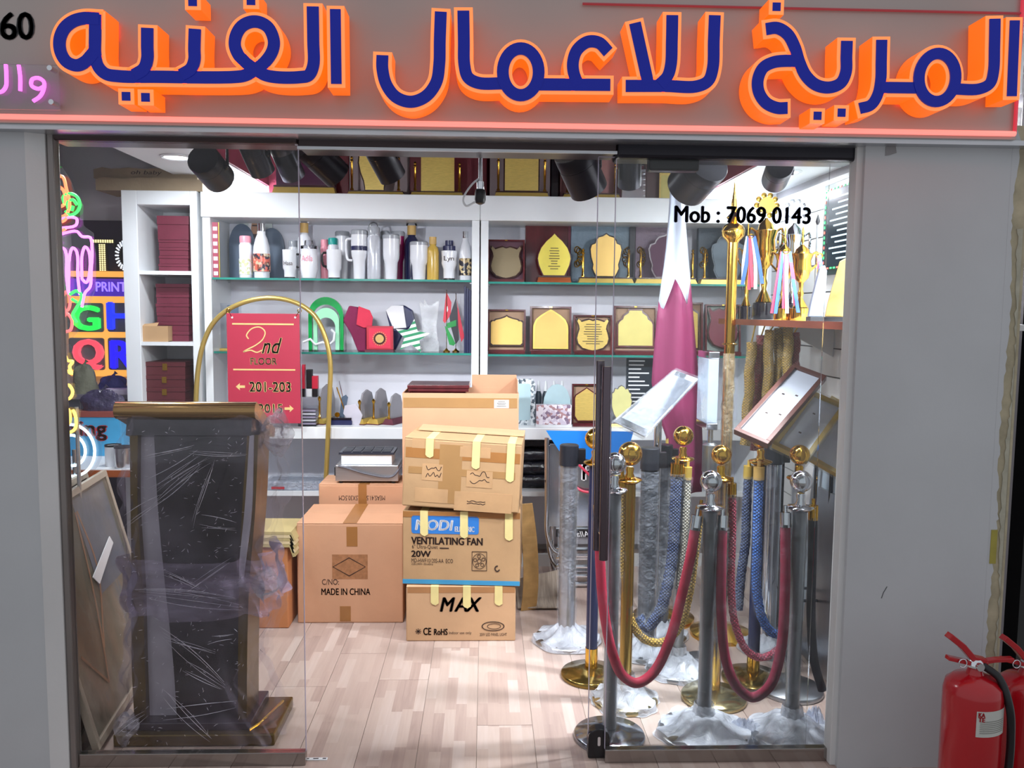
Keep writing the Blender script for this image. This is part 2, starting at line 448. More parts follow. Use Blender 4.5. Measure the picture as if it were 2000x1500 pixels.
# ---- floor: laminate boards ----
def board_mat():
    m = bpy.data.materials.new('beech_strip_laminate'); m.use_nodes = True
    nt = m.node_tree; N = nt.nodes; Lk = nt.links; b = N['Principled BSDF']
    tc = N.new('ShaderNodeTexCoord'); oi = N.new('ShaderNodeObjectInfo')
    sx = N.new('ShaderNodeSeparateXYZ'); Lk.new(tc.outputs['Object'], sx.inputs[0])
    def mth(op, a, bb=None):
        n = N.new('ShaderNodeMath'); n.operation = op
        for i, v in enumerate((a, bb)):
            if v is None: continue
            if isinstance(v, (int, float)): n.inputs[i].default_value = v
            else: Lk.new(v, n.inputs[i])
        return n.outputs[0]
    row = mth('FLOOR', mth('DIVIDE', sx.outputs[0], 0.0431))
    h1 = N.new('ShaderNodeTexWhiteNoise'); h1.noise_dimensions = '2D'
    cb = N.new('ShaderNodeCombineXYZ'); Lk.new(row, cb.inputs[0]); Lk.new(oi.outputs['Random'], cb.inputs[1]); Lk.new(cb.outputs[0], h1.inputs['Vector'])
    yy = mth('FLOOR', mth('ADD', mth('DIVIDE', sx.outputs[1], 0.29), mth('MULTIPLY', h1.outputs['Value'], 3.0)))
    cb2 = N.new('ShaderNodeCombineXYZ'); Lk.new(row, cb2.inputs[0]); Lk.new(yy, cb2.inputs[1]); Lk.new(oi.outputs['Random'], cb2.inputs[2])
    h2 = N.new('ShaderNodeTexWhiteNoise'); h2.noise_dimensions = '3D'; Lk.new(cb2.outputs[0], h2.inputs['Vector'])
    mp = N.new('ShaderNodeMapping'); mp.inputs['Scale'].default_value = (70, 4, 1); Lk.new(tc.outputs['Object'], mp.inputs[0])
    ad = N.new('ShaderNodeVectorMath'); ad.operation = 'ADD'; Lk.new(mp.outputs[0], ad.inputs[0])
    sc2 = N.new('ShaderNodeVectorMath'); sc2.operation = 'SCALE'; sc2.inputs['Scale'].default_value = 40; Lk.new(h2.outputs['Color'], sc2.inputs[0]); Lk.new(sc2.outputs[0], ad.inputs[1])
    nz = N.new('ShaderNodeTexNoise'); nz.inputs['Scale'].default_value = 1.0; nz.inputs['Detail'].default_value = 5; nz.inputs['Distortion'].default_value = 0.6
    Lk.new(ad.outputs[0], nz.inputs['Vector'])
    rp = N.new('ShaderNodeValToRGB'); cr = rp.color_ramp
    cr.elements[0].position = 0.0; cr.elements[0].color = lin('#a38e86')+(1,)
    cr.elements[1].position = 1.0; cr.elements[1].color = lin('#c8b9b2')+(1,)
    e = cr.elements.new(0.25); e.color = lin('#b29d94')+(1,)
    e = cr.elements.new(0.6); e.color = lin('#bca99f')+(1,)
    mixv = mth('ADD', mth('MULTIPLY', h2.outputs['Value'], 0.75), mth('MULTIPLY', mth('SUBTRACT', nz.outputs[0], 0.35), 0.55))
    Lk.new(mixv, rp.inputs[0]); Lk.new(rp.outputs[0], b.inputs['Base Color'])
    b.inputs['Roughness'].default_value = 0.28
    return m
m_board = board_mat()
m_seam = mat('pale_board_seam', '#c9bdb4', 0.6)
fl = structure('floor', MB().box(XLW, XRW+0.1, 2.3, YB+0.05, -0.03, -0.004), m_seam)
bw = 0.2155; bl = 1.21
bmsh = None
for i in range(-16, 10):
    off = RND.random()*bl if i not in (-2, -1, 0) else {-2: 0.05, -1: 0.92, 0: 0.45}[i]
    k = -1
    while True:
        y0 = 2.3-off+ (k+1)*bl; y1 = y0+bl; k += 1
        if y0 > YB: break
        ya, yb = max(y0, 2.3), min(y1, YB)
        if yb-ya < 0.02: continue
        x0 = -0.022+i*bw
        if yb-ya > bl-0.001 and bmsh is not None:
            o = bpy.data.objects.new('floorboard', bmsh); COL.objects.link(o); o.parent = fl; o.location = (x0, ya, 0)
        else:
            o = MB().box(0.0012, bw-0.0012, 0.001, yb-ya-0.001, -0.004, 0).obj('floorboard', m_board, fl, loc=(x0, ya, 0))
            if yb-ya > bl-0.001: bmsh = o.data
structure('floor_outside', MB().box(-4.5, 4.5, -3.0, 2.3, -0.03, 0.0), mat('grey_corridor_tile', '#a49a92', 0.35, var=0.12, scale=3))

# ---- walls, ceiling ----
structure('wall_back', MB().box(XLW, XRW, YB, YB+0.1, 0, ZCEIL), mat('pale_back_wall', '#dcdde2', 0.6, var=0.04, scale=2))
structure('wall_left', MB().box(XLW-0.1, XLW, 2.75, YB+0.1, 0, ZCEIL), mat('dim_plum_wall', '#5a4a5c', 0.6))
structure('ceiling', MB().box(XLW-0.1, XRW+0.1, 2.75, YB+0.1, ZCEIL, ZCEIL+0.08), mat('dark_plum_ceiling', '#3c2f3c', 0.6))
structure('ceiling_soffit_left', MB().box(-1.86, -1.42, 2.96, YB, ZSOF, ZCEIL), m_white)
structure('ceiling_soffit_right', MB().box(1.46, XRW, 2.96, YB, ZSOF, ZCEIL), m_white)
structure('trim_left_fascia', MB().box(-1.42, -1.405, 3.3, YB, ZSOF+0.004, ZCEIL), m_redceil)
structure('trim_right_fascia', MB().box(1.445, 1.46, 3.3, YB, ZSOF+0.004, ZCEIL), m_redceil)
structure('trim_back_fascia', MB().box(-1.405, 1.445, YB-0.012, YB, 2.30, ZCEIL), m_redceil)
structure('ceiling_bulkhead', MB().box(-1.42, 1.46, 2.96, 3.3, 2.44, ZCEIL), m_white)
# right wall: slat panels with recessed joints
wr = structure('wall_right', MB().box(XRW, XRW+0.05, 2.95, YB+0.1, 0, ZCEIL), mat('slat_groove_grey', '#7f7b80', 0.6))
z = 0.02
while z < 2.36:
    z1 = min(z+0.148, 2.385)
    MB().box(XRW-0.014, XRW, 2.96, YB, z, z1).obj('slat', m_offwhite, wr)
    z += 0.156

# ---- shop front: piers, frames, head ----
m_stain = mat('stained_grey_plaster', '#b9bcc0', 0.8, var=0.05, scale=1.5, bump=0.1, bscale=30)
XPL = P(96, 700, 2.74).x
XPR = P(1672, 700, 2.74).x
structure('wall_front_left', MB().box(-3.3, XPL-0.05, 2.74, 2.84, 0, 2.24), m_plaster)
structure('trim_1', MB().add([(XPL-0.05, 2.738, 0), (XPL, 2.765, 0), (XPL, 2.84, 0), (XPL-0.05, 2.84, 0), (XPL-0.05, 2.738, 2.2), (XPL, 2.765, 2.2), (XPL, 2.84, 2.2), (XPL-0.05, 2.84, 2.2)],
          [(0, 3, 2, 1), (4, 5, 6, 7), (0, 1, 5, 4), (1, 2, 6, 5), (2, 3, 7, 6), (3, 0, 4, 7)]), m_offwhite)
XPE = P(1958, 700, 2.74).x
XPE2 = XPE+0.062
structure('wall_front_right', MB().box(XPR, XPE, 2.74, 2.84, 0, 2.24), m_plaster)
# torn wall covering: ragged edge of the grey sheet over bare beige board
def beige():
    m = mat('bare_beige_board', '#b7ad93', 0.85, var=0.25, scale=14, bump=0.15)
    return m
structure('wall_front_return', MB().box(XPE, XPE2, 2.752, 2.84, 0, 2.24), beige())
rg = random.Random(5)
poly = [(XPE-0.01, 0.0)]
zz = 0.0
while zz < 2.2:
    poly.append((XPE+(0.006+0.010*rg.random()+0.006*math.sin(zz*9)), zz)); zz += 0.006+0.022*rg.random()
poly += [(XPE+0.004, 2.22), (XPE-0.01, 2.22)]
structure('trim_2', MB().prism(poly, 2.7395, 2.752), m_plaster)
poly = [(XPE2-0.012, 0.3)]
zz = 0.3
while zz < 1.9:
    poly.append((XPE2-0.018-0.009*rg.random()-0.008*math.sin(zz*7+1), zz)); zz += 0.008+0.025*rg.random()
poly += [(XPE2-0.012, 1.9)]
structure('trim_3', MB().prism(poly, 2.7490, 2.752), mat('chalky_patch', '#b3b09f', 0.85, var=0.2, scale=20))
wfr = bpy.data.objects['wall_front_return']
c_ = P(1940, 1068, 2.738)
MB().box(c_.x-0.010, c_.x+0.012, 2.7375, 2.7393, c_.z-0.06, c_.z+0.06).obj('yellow_tape', mat('yellow_tape', '#a79c45', 0.5, var=0.2), wfr)
wfl = bpy.data.objects['wall_front_right']
c_ = P(1740, 296, 2.738)
MB().prism([(c_.x-0.018, c_.z+0.016), (c_.x+0.016, c_.z+0.018), (c_.x+0.02, c_.z-0.004), (c_.x-0.004, c_.z-0.012), (c_.x-0.018, c_.z-0.014)], 2.7385, 2.7399).obj('peeling_tape', mat('clear_tape_scrap', '#8d8a8c', 0.3), wfl)
c_ = P(1728, 1158, 2.738)
MB().strip([(c_.x+0.008, c_.z+0.022), (c_.x-0.004, c_.z), (c_.x-0.01, c_.z-0.02)], 0.0014, 2.7393, 2.7399).obj('scratch', mat('dark_scuff', '#5a5c60', 0.7), wfl)
structure('wall_corridor_side', MB().box(XPE2+0.3, XPE2+0.6, 3.1, 3.4, 0, 4.5), mat('black_shutter', '#0d0d0f', 0.5))
structure('wall_corridor_end', MB().box(XRW+0.13, XPE2+3.0, 3.6, 3.7, 0, 4.5), mat('dark_shutter', '#141416', 0.5))
# jambs
structure('trim_4', MB().box(XPL, XL, 2.77, 2.815, 0, ZT+0.05), m_gframe, bevel=0.006)
structure('trim_5', MB().box(XR, XR+0.012, 2.78, 2.815, 0, ZT+0.05), mat('black_gasket', '#1c1d22', 0.5))
structure('trim_6', MB().box(XR+0.012, XPR-0.012, 2.768, 2.815, 0, ZT+0.05), m_gframe, bevel=0.004)
structure('trim_7', MB().box(XPR-0.02, XPR+0.004, 2.758, 2.815, 0, ZT+0.09), m_offwhite, bevel=0.003)
XC1 = P(583, 300, YF).x; XC2 = P(1204, 300, YF).x
structure('trim_8', MB().box(XPL, XC1, 2.775, 2.9, ZT+0.006, ZT+0.062), m_dframe, bevel=0.01)
structure('trim_9', MB().box(XC1, XC2, 2.79, 2.93, ZT-0.004, ZT+0.052), m_dframe, bevel=0.004)
structure('trim_10', MB().box(XC1, XC2, 2.780, 2.79, ZT-0.010, ZT-0.001), m_alu)
structure('trim_11', MB().box(XC2, XPR, 2.775, 2.9, ZT-0.022, ZT+0.040), mat('black_head_rail', '#1d1b26', 0.3, metal=0.3), bevel=0.01)
structure('trim_12', MB().box(XPL, XPR, 2.735, 2.94, ZT+0.055, 2.30), m_gframe)
structure('wall_front_head', MB().box(XPL-0.1, XPR+0.1, 2.80, 2.95, 2.2, ZCEIL), m_plaster)
# bottom rails
m_rail = mat('polished_bottom_rail', '#9b9490', 0.12, metal=0.9, var=0.05)
structure('trim_13', MB().box(XL, XC1, 2.785, 2.815, 0, 0.048), m_rail, bevel=0.002)
structure('trim_14', MB().box(XC2+0.0, XR, 2.785, 2.815, 0, 0.048), m_rail, bevel=0.002)

# ---- glass ----
def pane(name, x0, x1, y, z0, z1, edge_left=True, edge_right=False, kind='structure'):
    o = MB().box(x0, x1, y-0.004, y+0.004, z0, z1).obj(name, m_glass)
    if kind: o['kind'] = kind
    me = mat('polished_glass_edge', '#b9b2c6', 0.2, var=0.1)
    if edge_left: MB().box(x0-0.001, x0+0.0012, y-0.0045, y+0.0045, z0, z1).obj('glass_edge', me, o)
    if edge_right: MB().box(x1-0.0012, x1+0.001, y-0.0045, y+0.0045, z0, z1).obj('glass_edge', me, o)
    return o
pane('window_1', XL, XC1, YF, 0.048, ZT+0.006, False, True)
win2 = pane('window_2', XC2, XR, YF, 0.048, ZT-0.022, True, False)
text('Mob : 7069 0143', P(1317, 437, YF).x, P(1581, 437, YF).x, P(1450, 436, YF).z, P(1450, 404, YF).z, YF-0.0052, m_inkb, win2, bold=0.05)
# sliding door pushed open behind the right pane
YD = 2.836
XD = P(1158, 900, YD).x
door = tag(bpy.data.objects.new('door_1', None), kind='structure'); COL.objects.link(door); door.location = (XD, YD, 0)
dz = P(1200, 308, YD).z
MB().box(0, 0.80, -0.004, 0.004, 0.012, dz).obj('pane', m_glass, door)
MB().box(-0.001, 0.0015, -0.0045, 0.0045, 0.012, dz).obj('glass_edge', mat('polished_glass_edge'), door)
MB().box(0, 0.17, -0.0045, 0.0045, dz, dz+0.003).obj('glass_edge', mat('polished_glass_edge'), door)
# hanging clamp
MB().box(0.17, 0.34, -0.03, 0.02, dz-0.045, dz+0.05).obj('hanger_clamp', m_black, door, bevel=0.006)
# pull handle: one tube on each face of the glass
h0 = P(1180, 1085, YD).z; h1 = P(1180, 714, YD).z
m_hand = mat('dark_chrome_handle', '#6a6068', 0.16, metal=0.9, var=0.05)
hx = P(1182, 900, YD-0.05).x-XD
hd = MB().tube([(hx, -0.05, h0), (hx, -0.05, h1)], 0.0155, 16).obj('pull_handle', m_hand, door, smooth=True)
MB().tube([(hx-0.008, 0.05, h0+0.006), (hx-0.008, 0.05, h1+0.014)], 0.0155, 16).obj('pull_handle', m_hand, door, smooth=True)
for zz in (h0+0.08, h1-0.08):
    MB().tube([(hx-0.004, -0.05, zz), (hx-0.004, 0.05, zz)], 0.007, 10).obj('standoff', m_chrome, door, smooth=True)
# lock patch at the foot
lx0 = P(1148, 1490, YD-0.02).x-XD; lx1 = P(1190, 1490, YD-0.02).x-XD
lz1 = P(1170, 1424, YD-0.02).z
poly = [(lx0, 0.003), (lx1, 0.003)]+[((lx0+lx1)/2+(lx1-lx0)/2*math.cos(a*PI/10), lz1-0.035+0.035*math.sin(a*PI/10)) for a in range(0, 11)]
lp = MB().prism(poly, -0.022, 0.022).obj('floor_lock', mat('black_lock_cover', '#101018', 0.25), door, bevel=0.003)
lc = (lx0+lx1)/2
MB().prism(rrect(lc-0.005, lc+0.005, lz1-0.062, lz1-0.028, 0.0045), -0.0235, -0.0222).obj('key_slot', m_chrome, door)

# small floor strike plate
sp = G(617, 1483, 0.0)
t = thing('floor_strike_plate', 'small white metal strike plate on the floor in the doorway', 'strike plate', (sp.x, sp.y, 0))
MB().box(-0.041, 0.041, -0.008, 0.008, 0.0, 0.003).obj('plate', m_white, t, bevel=0.001)
for x in (-0.03, 0, 0.03): MB().box(x-0.006*(1.6 if x == 0 else 1), x+0.006*(1.6 if x == 0 else 1), -0.003, 0.003, 0.003, 0.0034).obj('slot', m_black, t)

# ================================================================== the sign
YP, YL = 2.68, 2.575
sign = thing('shop_sign', 'grey fascia sign with large blue and orange illuminated Arabic letters', 'sign', (0, YP, 0))
zpb = P(900, 252, YP).z
xpr = P(1994, 120, YP).x
MB().box(-3.3, xpr, 0.0, 0.12, zpb-0.004, 2.78).obj('panel', m_signpanel, sign)
MB().box(-3.3, XPE2+0.02, 0.012, 0.13, zpb-0.02, zpb-0.004).obj('bottom_trim', m_alu, sign)
m_led = glow('red_neon_strip', '#ff8c82', 0.85)
zl = P(900, 243, YP-0.01).z
MB().tube([(-3.2, -0.011, zl), (xpr-0.012, -0.011, zl)], 0.0085, 8).obj('neon_strip', m_led, sign, smooth=True)
m_led2 = glow('dim_red_neon_strip', '#c9384a', 0.5)
MB().tube([(xpr-0.012, -0.009, zl), (xpr-0.012, -0.009, 2.7)], 0.006, 8).obj('neon_strip', m_led2, sign, smooth=True)
zt = P(1000, 4, YP-0.01).z
MB().tube([(0.3, -0.009, zt), (xpr-0.012, -0.009, zt)], 0.004, 8).obj('neon_strip', glow('faint_red_neon_strip', '#8a3038', 0.35), sign, smooth=True)
m_face = mat('glossy_blue_acrylic', '#12229a', 0.2, var=0.1, scale=3, spec=0.3, emit='#10209a', estr=0.18)
m_side = glow('orange_lit_acrylic', '#ff7416', 0.56)
m_rim = glow('orange_rim', '#ff9050', 0.62)
def q(pts):
    out = []
    for p in pts:
        wv = P(p[0], p[1], YL); out.append((wv.x, wv.z))
    return out
px1 = S(YL)
def glyph(strokes, dots=(), hwb=10.6, ring=None):
    """one connected piece: list of px polylines; orange lit body + blue face"""
    b = MB(); f = MB(); r = MB()
    y0 = YL-YP
    for si, s in enumerate(strokes):
        e_ = -0.0004*si
        smooth = not (len(s) == 2)
        pts = q(s)
        if smooth: pts = [(v.x, v.y) for v in crom([Vector((a, c)) for a, c in pts], 7)]
        b.strip(pts, (hwb+6.5)*px1, y0+0.004+e_*0.1, -0.012, cap=6.5*px1)
        r.strip(pts, (hwb+6.5)*px1, y0+0.0015, y0+0.004, cap=6.5*px1)
        f.strip(pts, hwb*px1, y0-0.002+e_, y0+0.0015)
    for (cx, cy, rx, ry) in (ring or []):
        c = P(cx, cy, YL)
        def el(dr): return ellipse(c.x, c.z, (rx+dr)*px1, (ry+dr)*px1, 40)
        b.ring(el(hwb+6.5), el(-hwb-6.5), y0+0.004, -0.012)
        r.ring(el(hwb+6.5), el(-hwb-6.5), y0+0.0019, y0+0.004)
        f.ring(el(hwb), el(-hwb), y0-0.0045, y0+0.0015)
    for (cx, cy, h) in dots:
        c = P(cx, cy, YL); hb = h*px1; ho = (h+6.5)*px1
        b.box(c.x-ho, c.x+ho, y0+0.004, -0.012, c.z-ho, c.z+ho)
        r.box(c.x-ho, c.x+ho, y0+0.0015, y0+0.004, c.z-ho, c.z+ho)
        f.box(c.x-hb, c.x+hb, y0, y0+0.0015, c.z-hb, c.z+hb)
    o = b.obj('letter', m_side, sign)
    r.obj('letter_rim', m_rim, o)
    f.obj('letter_face', m_face, o)
# word on the left
glyph([[(186, 28), (186, 70), (186, 105), (191, 128), (206, 144), (232, 149), (300, 150), (465, 150), (482, 146), (499, 136), (518, 121), (532, 100), (535, 80), (525, 55), (508, 44), (490, 43), (472, 52), (461, 70), (459, 90), (467, 109), (478, 120)],
       [(472, 114), (482, 124), (499, 136), (516, 146), (540, 151), (585, 151), (603, 147), (612, 128), (612, 80), (611, 13)],
       [(194, 37), (165, 36), (143, 42), (126, 56), (117, 78), (119, 102), (131, 121), (150, 128), (167, 121), (183, 103)],
       [(288, 55), (288, 90), (288, 116), (281, 135), (262, 147)],
       [(381, 57), (380, 95), (380, 118), (373, 135), (354, 147)]], hwb=11.2)
glyph([[(655, 18), (657, 164)]], hwb=10)
for d in ((376, 3), (490, 1), (246, 188), (284, 190)): glyph([], dots=[(d[0], d[1], 8)])
# word in the middle
glyph([[(747, 108), (747, 135), (755, 166), (774, 190), (803, 199), (832, 188), (852, 161), (858, 125), (859, 80), (861, 23)]], hwb=11.2)
glyph([[(905, 21), (906, 80), (907, 127), (914, 151), (934, 162), (984, 163)], [(1048, 165), (1192, 166)],
       [(1130, 166), (1121, 145), (1119, 122), (1127, 98), (1148, 82), (1170, 84), (1188, 102)]], ring=[(1017, 141, 34, 43)], hwb=11.2)
glyph([[(1222, 168), (1300, 168), (1360, 169), (1383, 158), (1392, 133), (1394, 80), (1396, 30)], [(1240, 45), (1266, 164)], [(1313, 30), (1312, 80), (1310, 127), (1303, 150), (1288, 165)]], hwb=11.2)
# word on the right
glyph([[(1496, 57), (1518, 55), (1538, 67), (1552, 92), (1561, 121), (1574, 148), (1594, 166), (1620, 171), (1642, 162), (1652, 141), (1653, 110), (1654, 80)],
       [(1560, 120), (1536, 119), (1510, 122), (1490, 133), (1480, 156), (1482, 180), (1496, 201), (1518, 211), (1538, 211)]], hwb=11.2)
for d in ((1517, 13), (1597, 226), (1644, 220)): glyph([], dots=[(d[0], d[1], 7.8)])
glyph([[(1722, 78), (1721, 120), (1720, 156), (1714, 185), (1701, 205), (1679, 212)], [(1720, 171), (1798, 172)], [(1862, 174), (1912, 174), (1933, 163), (1940, 140), (1942, 90), (1943, 37)]], ring=[(1830, 152, 36, 45)], hwb=10.6)
glyph([[(1982, 40), (1976, 188)]], hwb=9.6)
# number on the panel
for s, a, b_ in (('6', 2, 32), ('0', 36, 65)):
    c0 = P(a, 77, YP); c1 = P(b_, 25, YP)
    text(s, c0.x, c1.x, c0.z, c1.z, -0.0015, m_black, sign, 'numeral', bold=0.05)

# small pink neon on clear acrylic
ng = thing('pink_neon_sign', 'pink neon script on clear acrylic plate at the sign panel edge', 'neon sign', (0, YP-0.045, 0))
c0 = P(-60, 214, YP-0.03); c1 = P(119, 130, YP-0.03)
MB().box(c0.x, c1.x, 0, 0.005, c0.z, c1.z).obj('acrylic_plate', m_acryl, ng)
m_pink = glow('pink_neon_tube', '#ff6cf0', 1.5)
def npath(pts, y, Y0, n=5):
    r_ = [P(a, b, Y0) for a, b in pts]
    return [(v.x, y, v.z) for v in crom(r_, n)]
yn = -0.007
for pts in ([(-12, 180), (8, 182), (17, 172), (18, 150), (17, 129)], [(42, 130), (45, 155), (45, 180)],
            [(90, 172), (80, 176), (67, 170), (68, 158), (80, 155), (91, 163), (90, 178), (83, 191), (70, 200)]):
    MB().tube(npath(pts, yn, YP-0.037), 0.0058, 8).obj('neon_tube', m_pink, ng, smooth=True)
for a, b in ((103, 136), (106, 202)):
    c = P(a, b, YP-0.03)
    MB().lathe([(0.008, 0), (0.008, 0.035)], (c.x, -0.005, c.z), 14, 'y').obj('standoff', m_chrome, ng, smooth=True)
# ================================================================== wall shelving
YS = 5.0
YI = 5.17                      # where the things on the shelves stand
XS0, XSM, XS1 = P(396, 600, YS).x, P(937, 600, YS).x, P(1500, 600, YS).x
ZH0, ZH1 = P(900, 430, YS).z, P(900, 381, YS).z
ZC = P(750, 833, YS).z         # counter top
ZC0 = P(750, 856, YS).z
ZG1 = [P(670, 544, YS).z, P(1080, 551, YS).z]
ZG2 = [P(750, 689, YS).z, P(1050, 693, YS).z]
def shelf_unit(x0, x1, k, label):
    t = thing('wall_shelf_unit', label, 'shelf unit', (x0, YS, 0), group='white wall shelf units')
    W = x1-x0
    MB().box(0, W-0.002, 0.0, 0.40, ZH0, ZH1).obj('header', m_white, t, bevel=0.004)
    for x in (0.004, W-0.050): MB().box(x, x+0.046, 0.012, 0.40, 0.0, ZH0).obj('upright', m_white, t, bevel=0.002)
    MB().box(0.05, W-0.05, 0.39, 0.405, 0.05, ZH0).obj('back_panel', mat('lilac_white_back', '#dfe0ea', 0.5, var=0.03, scale=2), t)
    for zg in (ZG1[k], ZG2[k]):
        g = MB().box(0.052, W-0.052, 0.026, 0.385, zg-0.012, zg).obj('glass_shelf', m_shelfgl, t)
        MB().box(0.052, W-0.052, 0.0245, 0.026, zg-0.0125, zg).obj('glass_edge', m_tealedge, g)
        for x in (0.052, W-0.062):
            for y in (0.06, 0.33): MB().box(x, x+0.01, y, y+0.02, zg-0.022, zg-0.012).obj('shelf_pin', m_alu, t)
    MB().box(0.05, W-0.05, -0.04, 0.39, ZC0, ZC).obj('counter', m_white, t, bevel=0.004)
    MB().box(0.05, W-0.05, 0.02, 0.39, 0.46, 0.49).obj('lower_shelf', m_white, t)
    MB().box(0.05, W-0.05, 0.06, 0.08, 0.0, 0.08).obj('plinth', m_offwhite, t)
    return t
shelf_unit(XS0, XSM, 0, 'white wall shelf unit holding tumblers and flags behind the cartons')
shelf_unit(XSM, XS1, 1, 'white wall shelf unit holding gold award plaques behind the rope posts')

# tall cabinet on the left
cx0, cx1 = P(243, 600, YS-0.02).x, P(390, 600, YS-0.02).x
CZT = P(300, 372, YS-0.02).z
cab = thing('tall_cabinet', 'tall narrow white open cabinet stacked with maroon boxes', 'cabinet', (cx0, YS-0.02, 0))
CW = cx1-cx0
sx0 = P(273, 600, YS-0.02).x-cx0; sx1 = P(375, 600, YS-0.02).x-cx0
MB().box(0, sx0, 0, 0.42, 0, CZT).obj('side_panel', m_white, cab, bevel=0.003)
MB().box(sx1, CW-0.003, 0, 0.42, 0, CZT).obj('side_panel', m_white, cab, bevel=0.003)
MB().box(sx0, sx1, 0.40, 0.42, 0, CZT).obj('back_panel', m_white, cab)
MB().box(sx0, sx1, 0, 0.42, P(320, 400, YS-0.02).z, CZT).obj('top_panel', m_white, cab, bevel=0.003)
CS = [P(325, 529, YS-0.02).z, P(325, 668, YS-0.02).z]
CS.append(CS[1]-(CS[0]-CS[1])); CS.append(CS[2]-(CS[0]-CS[1])); 
for zz in CS: MB().box(sx0, sx1, 0.004, 0.41, zz-0.022, zz).obj('shelf', m_white, cab)
MB().box(sx0, sx1, 0.03, 0.05, 0, 0.08).obj('plinth', m_white, cab)
# maroon presentation boxes in the cabinet
m_mbox = mat('maroon_box_paper', '#6d2338', 0.5, var=0.1, scale=12, bump=0.06)
m_mbox2 = mat('dark_maroon_box_paper', '#571c24', 0.5, var=0.1, scale=12, bump=0.06)
def gift_box(xa, xb, ya, yb, Y, dep, label, m=m_mbox, clasp=False, grp='maroon boxes in the tall cabinet', zfix=None, rz=0.0):
    c0 = P(xa, yb, Y); c1 = P(xb, ya, Y)
    zb, h = (zfix if zfix else (c0.z, c1.z-c0.z))
    t = thing('gift_box', label, 'box', ((c0.x+c1.x)/2, Y+dep/2, zb), rz, grp)
    hw = (c1.x-c0.x)/2; hl = h*0.62
    MB().box(-hw+0.003, hw-0.003, -dep/2+0.003, dep/2-0.003, 0.0005, hl).obj('tray', m, t)
    MB().box(-hw, hw, -dep/2, dep/2, hl+0.0015, h-0.001).obj('lid', m, t, bevel=0.002)
    if clasp:
        MB().box(-0.014, 0.014, -dep/2-0.003, -dep/2+0.002, h*0.36, h*0.86).obj('clasp', m_gold, t)
    return t
def stack(xa, xb, ys, Y, dep, zb, nm, m=m_mbox, clasp=False, jig=3):
    z = zb
    for i in range(len(ys)-1, 0, -1):
        h = P(xa, ys[i-1], Y).z-P(xa, ys[i], Y).z
        j = RND.uniform(-jig, jig)
        gift_box(xa+j, xb, ys[i-1], ys[i], Y, dep, nm[i-1], m, clasp, zfix=(z, h))
        z += h
ordn = ['top', 'second', 'third', 'fourth', 'fifth', 'sixth', 'seventh']
stack(312, 368, [467, 482, 498, 514, 529], YS+0.06, 0.3, CS[0], ['maroon box in the cabinet\'s uppermost bay, %s from the top of the tall stack' % ordn[i+1] for i in range(4)])
g0 = gift_box(307, 368, 418, 467, YS+0.055, 0.3, 'thick maroon box topping the stack in the cabinet\'s uppermost bay', zfix=(CS[0]+sum([P(312, 467, YS+0.06).z-P(312, 529, YS+0.06).z]), P(312, 418, YS).z-P(312, 467, YS).z-0.004))
stack(304, 369, [553, 574, 592, 610, 628, 646, 666], YS+0.08, 0.3, CS[1], ['maroon box in the cabinet\'s middle bay, %s of six in the stack' % ordn[i] for i in range(6)])
stack(281, 362, [710, 736, 760, 784, 806], YS+0.04, 0.32, CS[2], ['dark red box with a gold clasp in the cabinet\'s lower bay, %s of the stack' % ordn[i] for i in range(4)], m_mbox2, True, 1.5)
# small open carton in the middle bay
c0 = P(277, 668, YS+0.02); c1 = P(329, 638, YS+0.02)
t = thing('small_carton', 'small torn brown carton in front of the maroon boxes in the cabinet', 'carton', (c0.x+(c1.x-c0.x)/2, YS+0.03, CS[1]))
hw = (c1.x-c0.x)/2; h = c1.z-c0.z
b = MB()
b.box(-hw, hw, -0.02, -0.016, 0.0005, h).box(-hw, hw, 0.044, 0.048, 0.0005, h).box(-hw, -hw+0.004, -0.016, 0.044, 0.0005, h).box(hw-0.004, hw, -0.016, 0.044, 0.0005, h).box(-hw, hw, -0.016, 0.044, 0.0005, 0.004)
b.obj('body', m_carton3, t)
MB().add([(-hw, -0.02, h), (hw*0.2, -0.02, h), (hw*0.25, 0.0, h+0.022), (-hw*0.9, 0.01, h+0.012), (-hw, -0.016, h), (hw*0.2, -0.016, h), (hw*0.25, 0.004, h+0.022), (-hw*0.9, 0.014, h+0.012)],
         [(0, 1, 2, 3), (4, 7, 6, 5), (0, 4, 5, 1), (1, 5, 6, 2), (2, 6, 7, 3), (3, 7, 4, 0)]).obj('flap', m_carton3, t)
# flattened cardboard on top of the cabinet
def card_slab(x0, x1, y0p, y1p, Y, dep, zb, label, ragged=3, m=None, txt=None):
    c0 = P(x0, y1p, Y); c1 = P(x1, y0p, Y)
    t = thing('flattened_carton', label, 'cardboard', (c0.x, Y, zb))
    w = c1.x-c0.x; h = c1.z-c0.z
    rr = random.Random(x0)
    n = 12
    poly = [(0, 0)]+[(w*i/n, 0) for i in range(1, n+1)]
    top = [(w*(1-i/n), h*(1-0.14*rr.random()) if 0 < i < n else h*0.8) for i in range(n+1)]
    b = MB().prism(poly+top, 0, dep)
    b.obj('sheet', m or m_cartond, t)
    if txt: text(txt, w*0.36, w*0.66, h*0.30, h*0.75, -0.001, m_ink, t, shear=0.2)
    return t
card_slab(187, 395, 348, 372, YS+0.0, 0.28, CZT, 'folded flat brown carton lying lowest on the tall white cabinet')
zz = CZT+(P(200, 348, YS).z-P(200, 372, YS).z)
card_slab(183, 385, 331, 350, YS+0.02, 0.26, zz+0.001, 'torn flat carton marked oh baby lying uppermost on the tall cabinet', txt='oh baby')

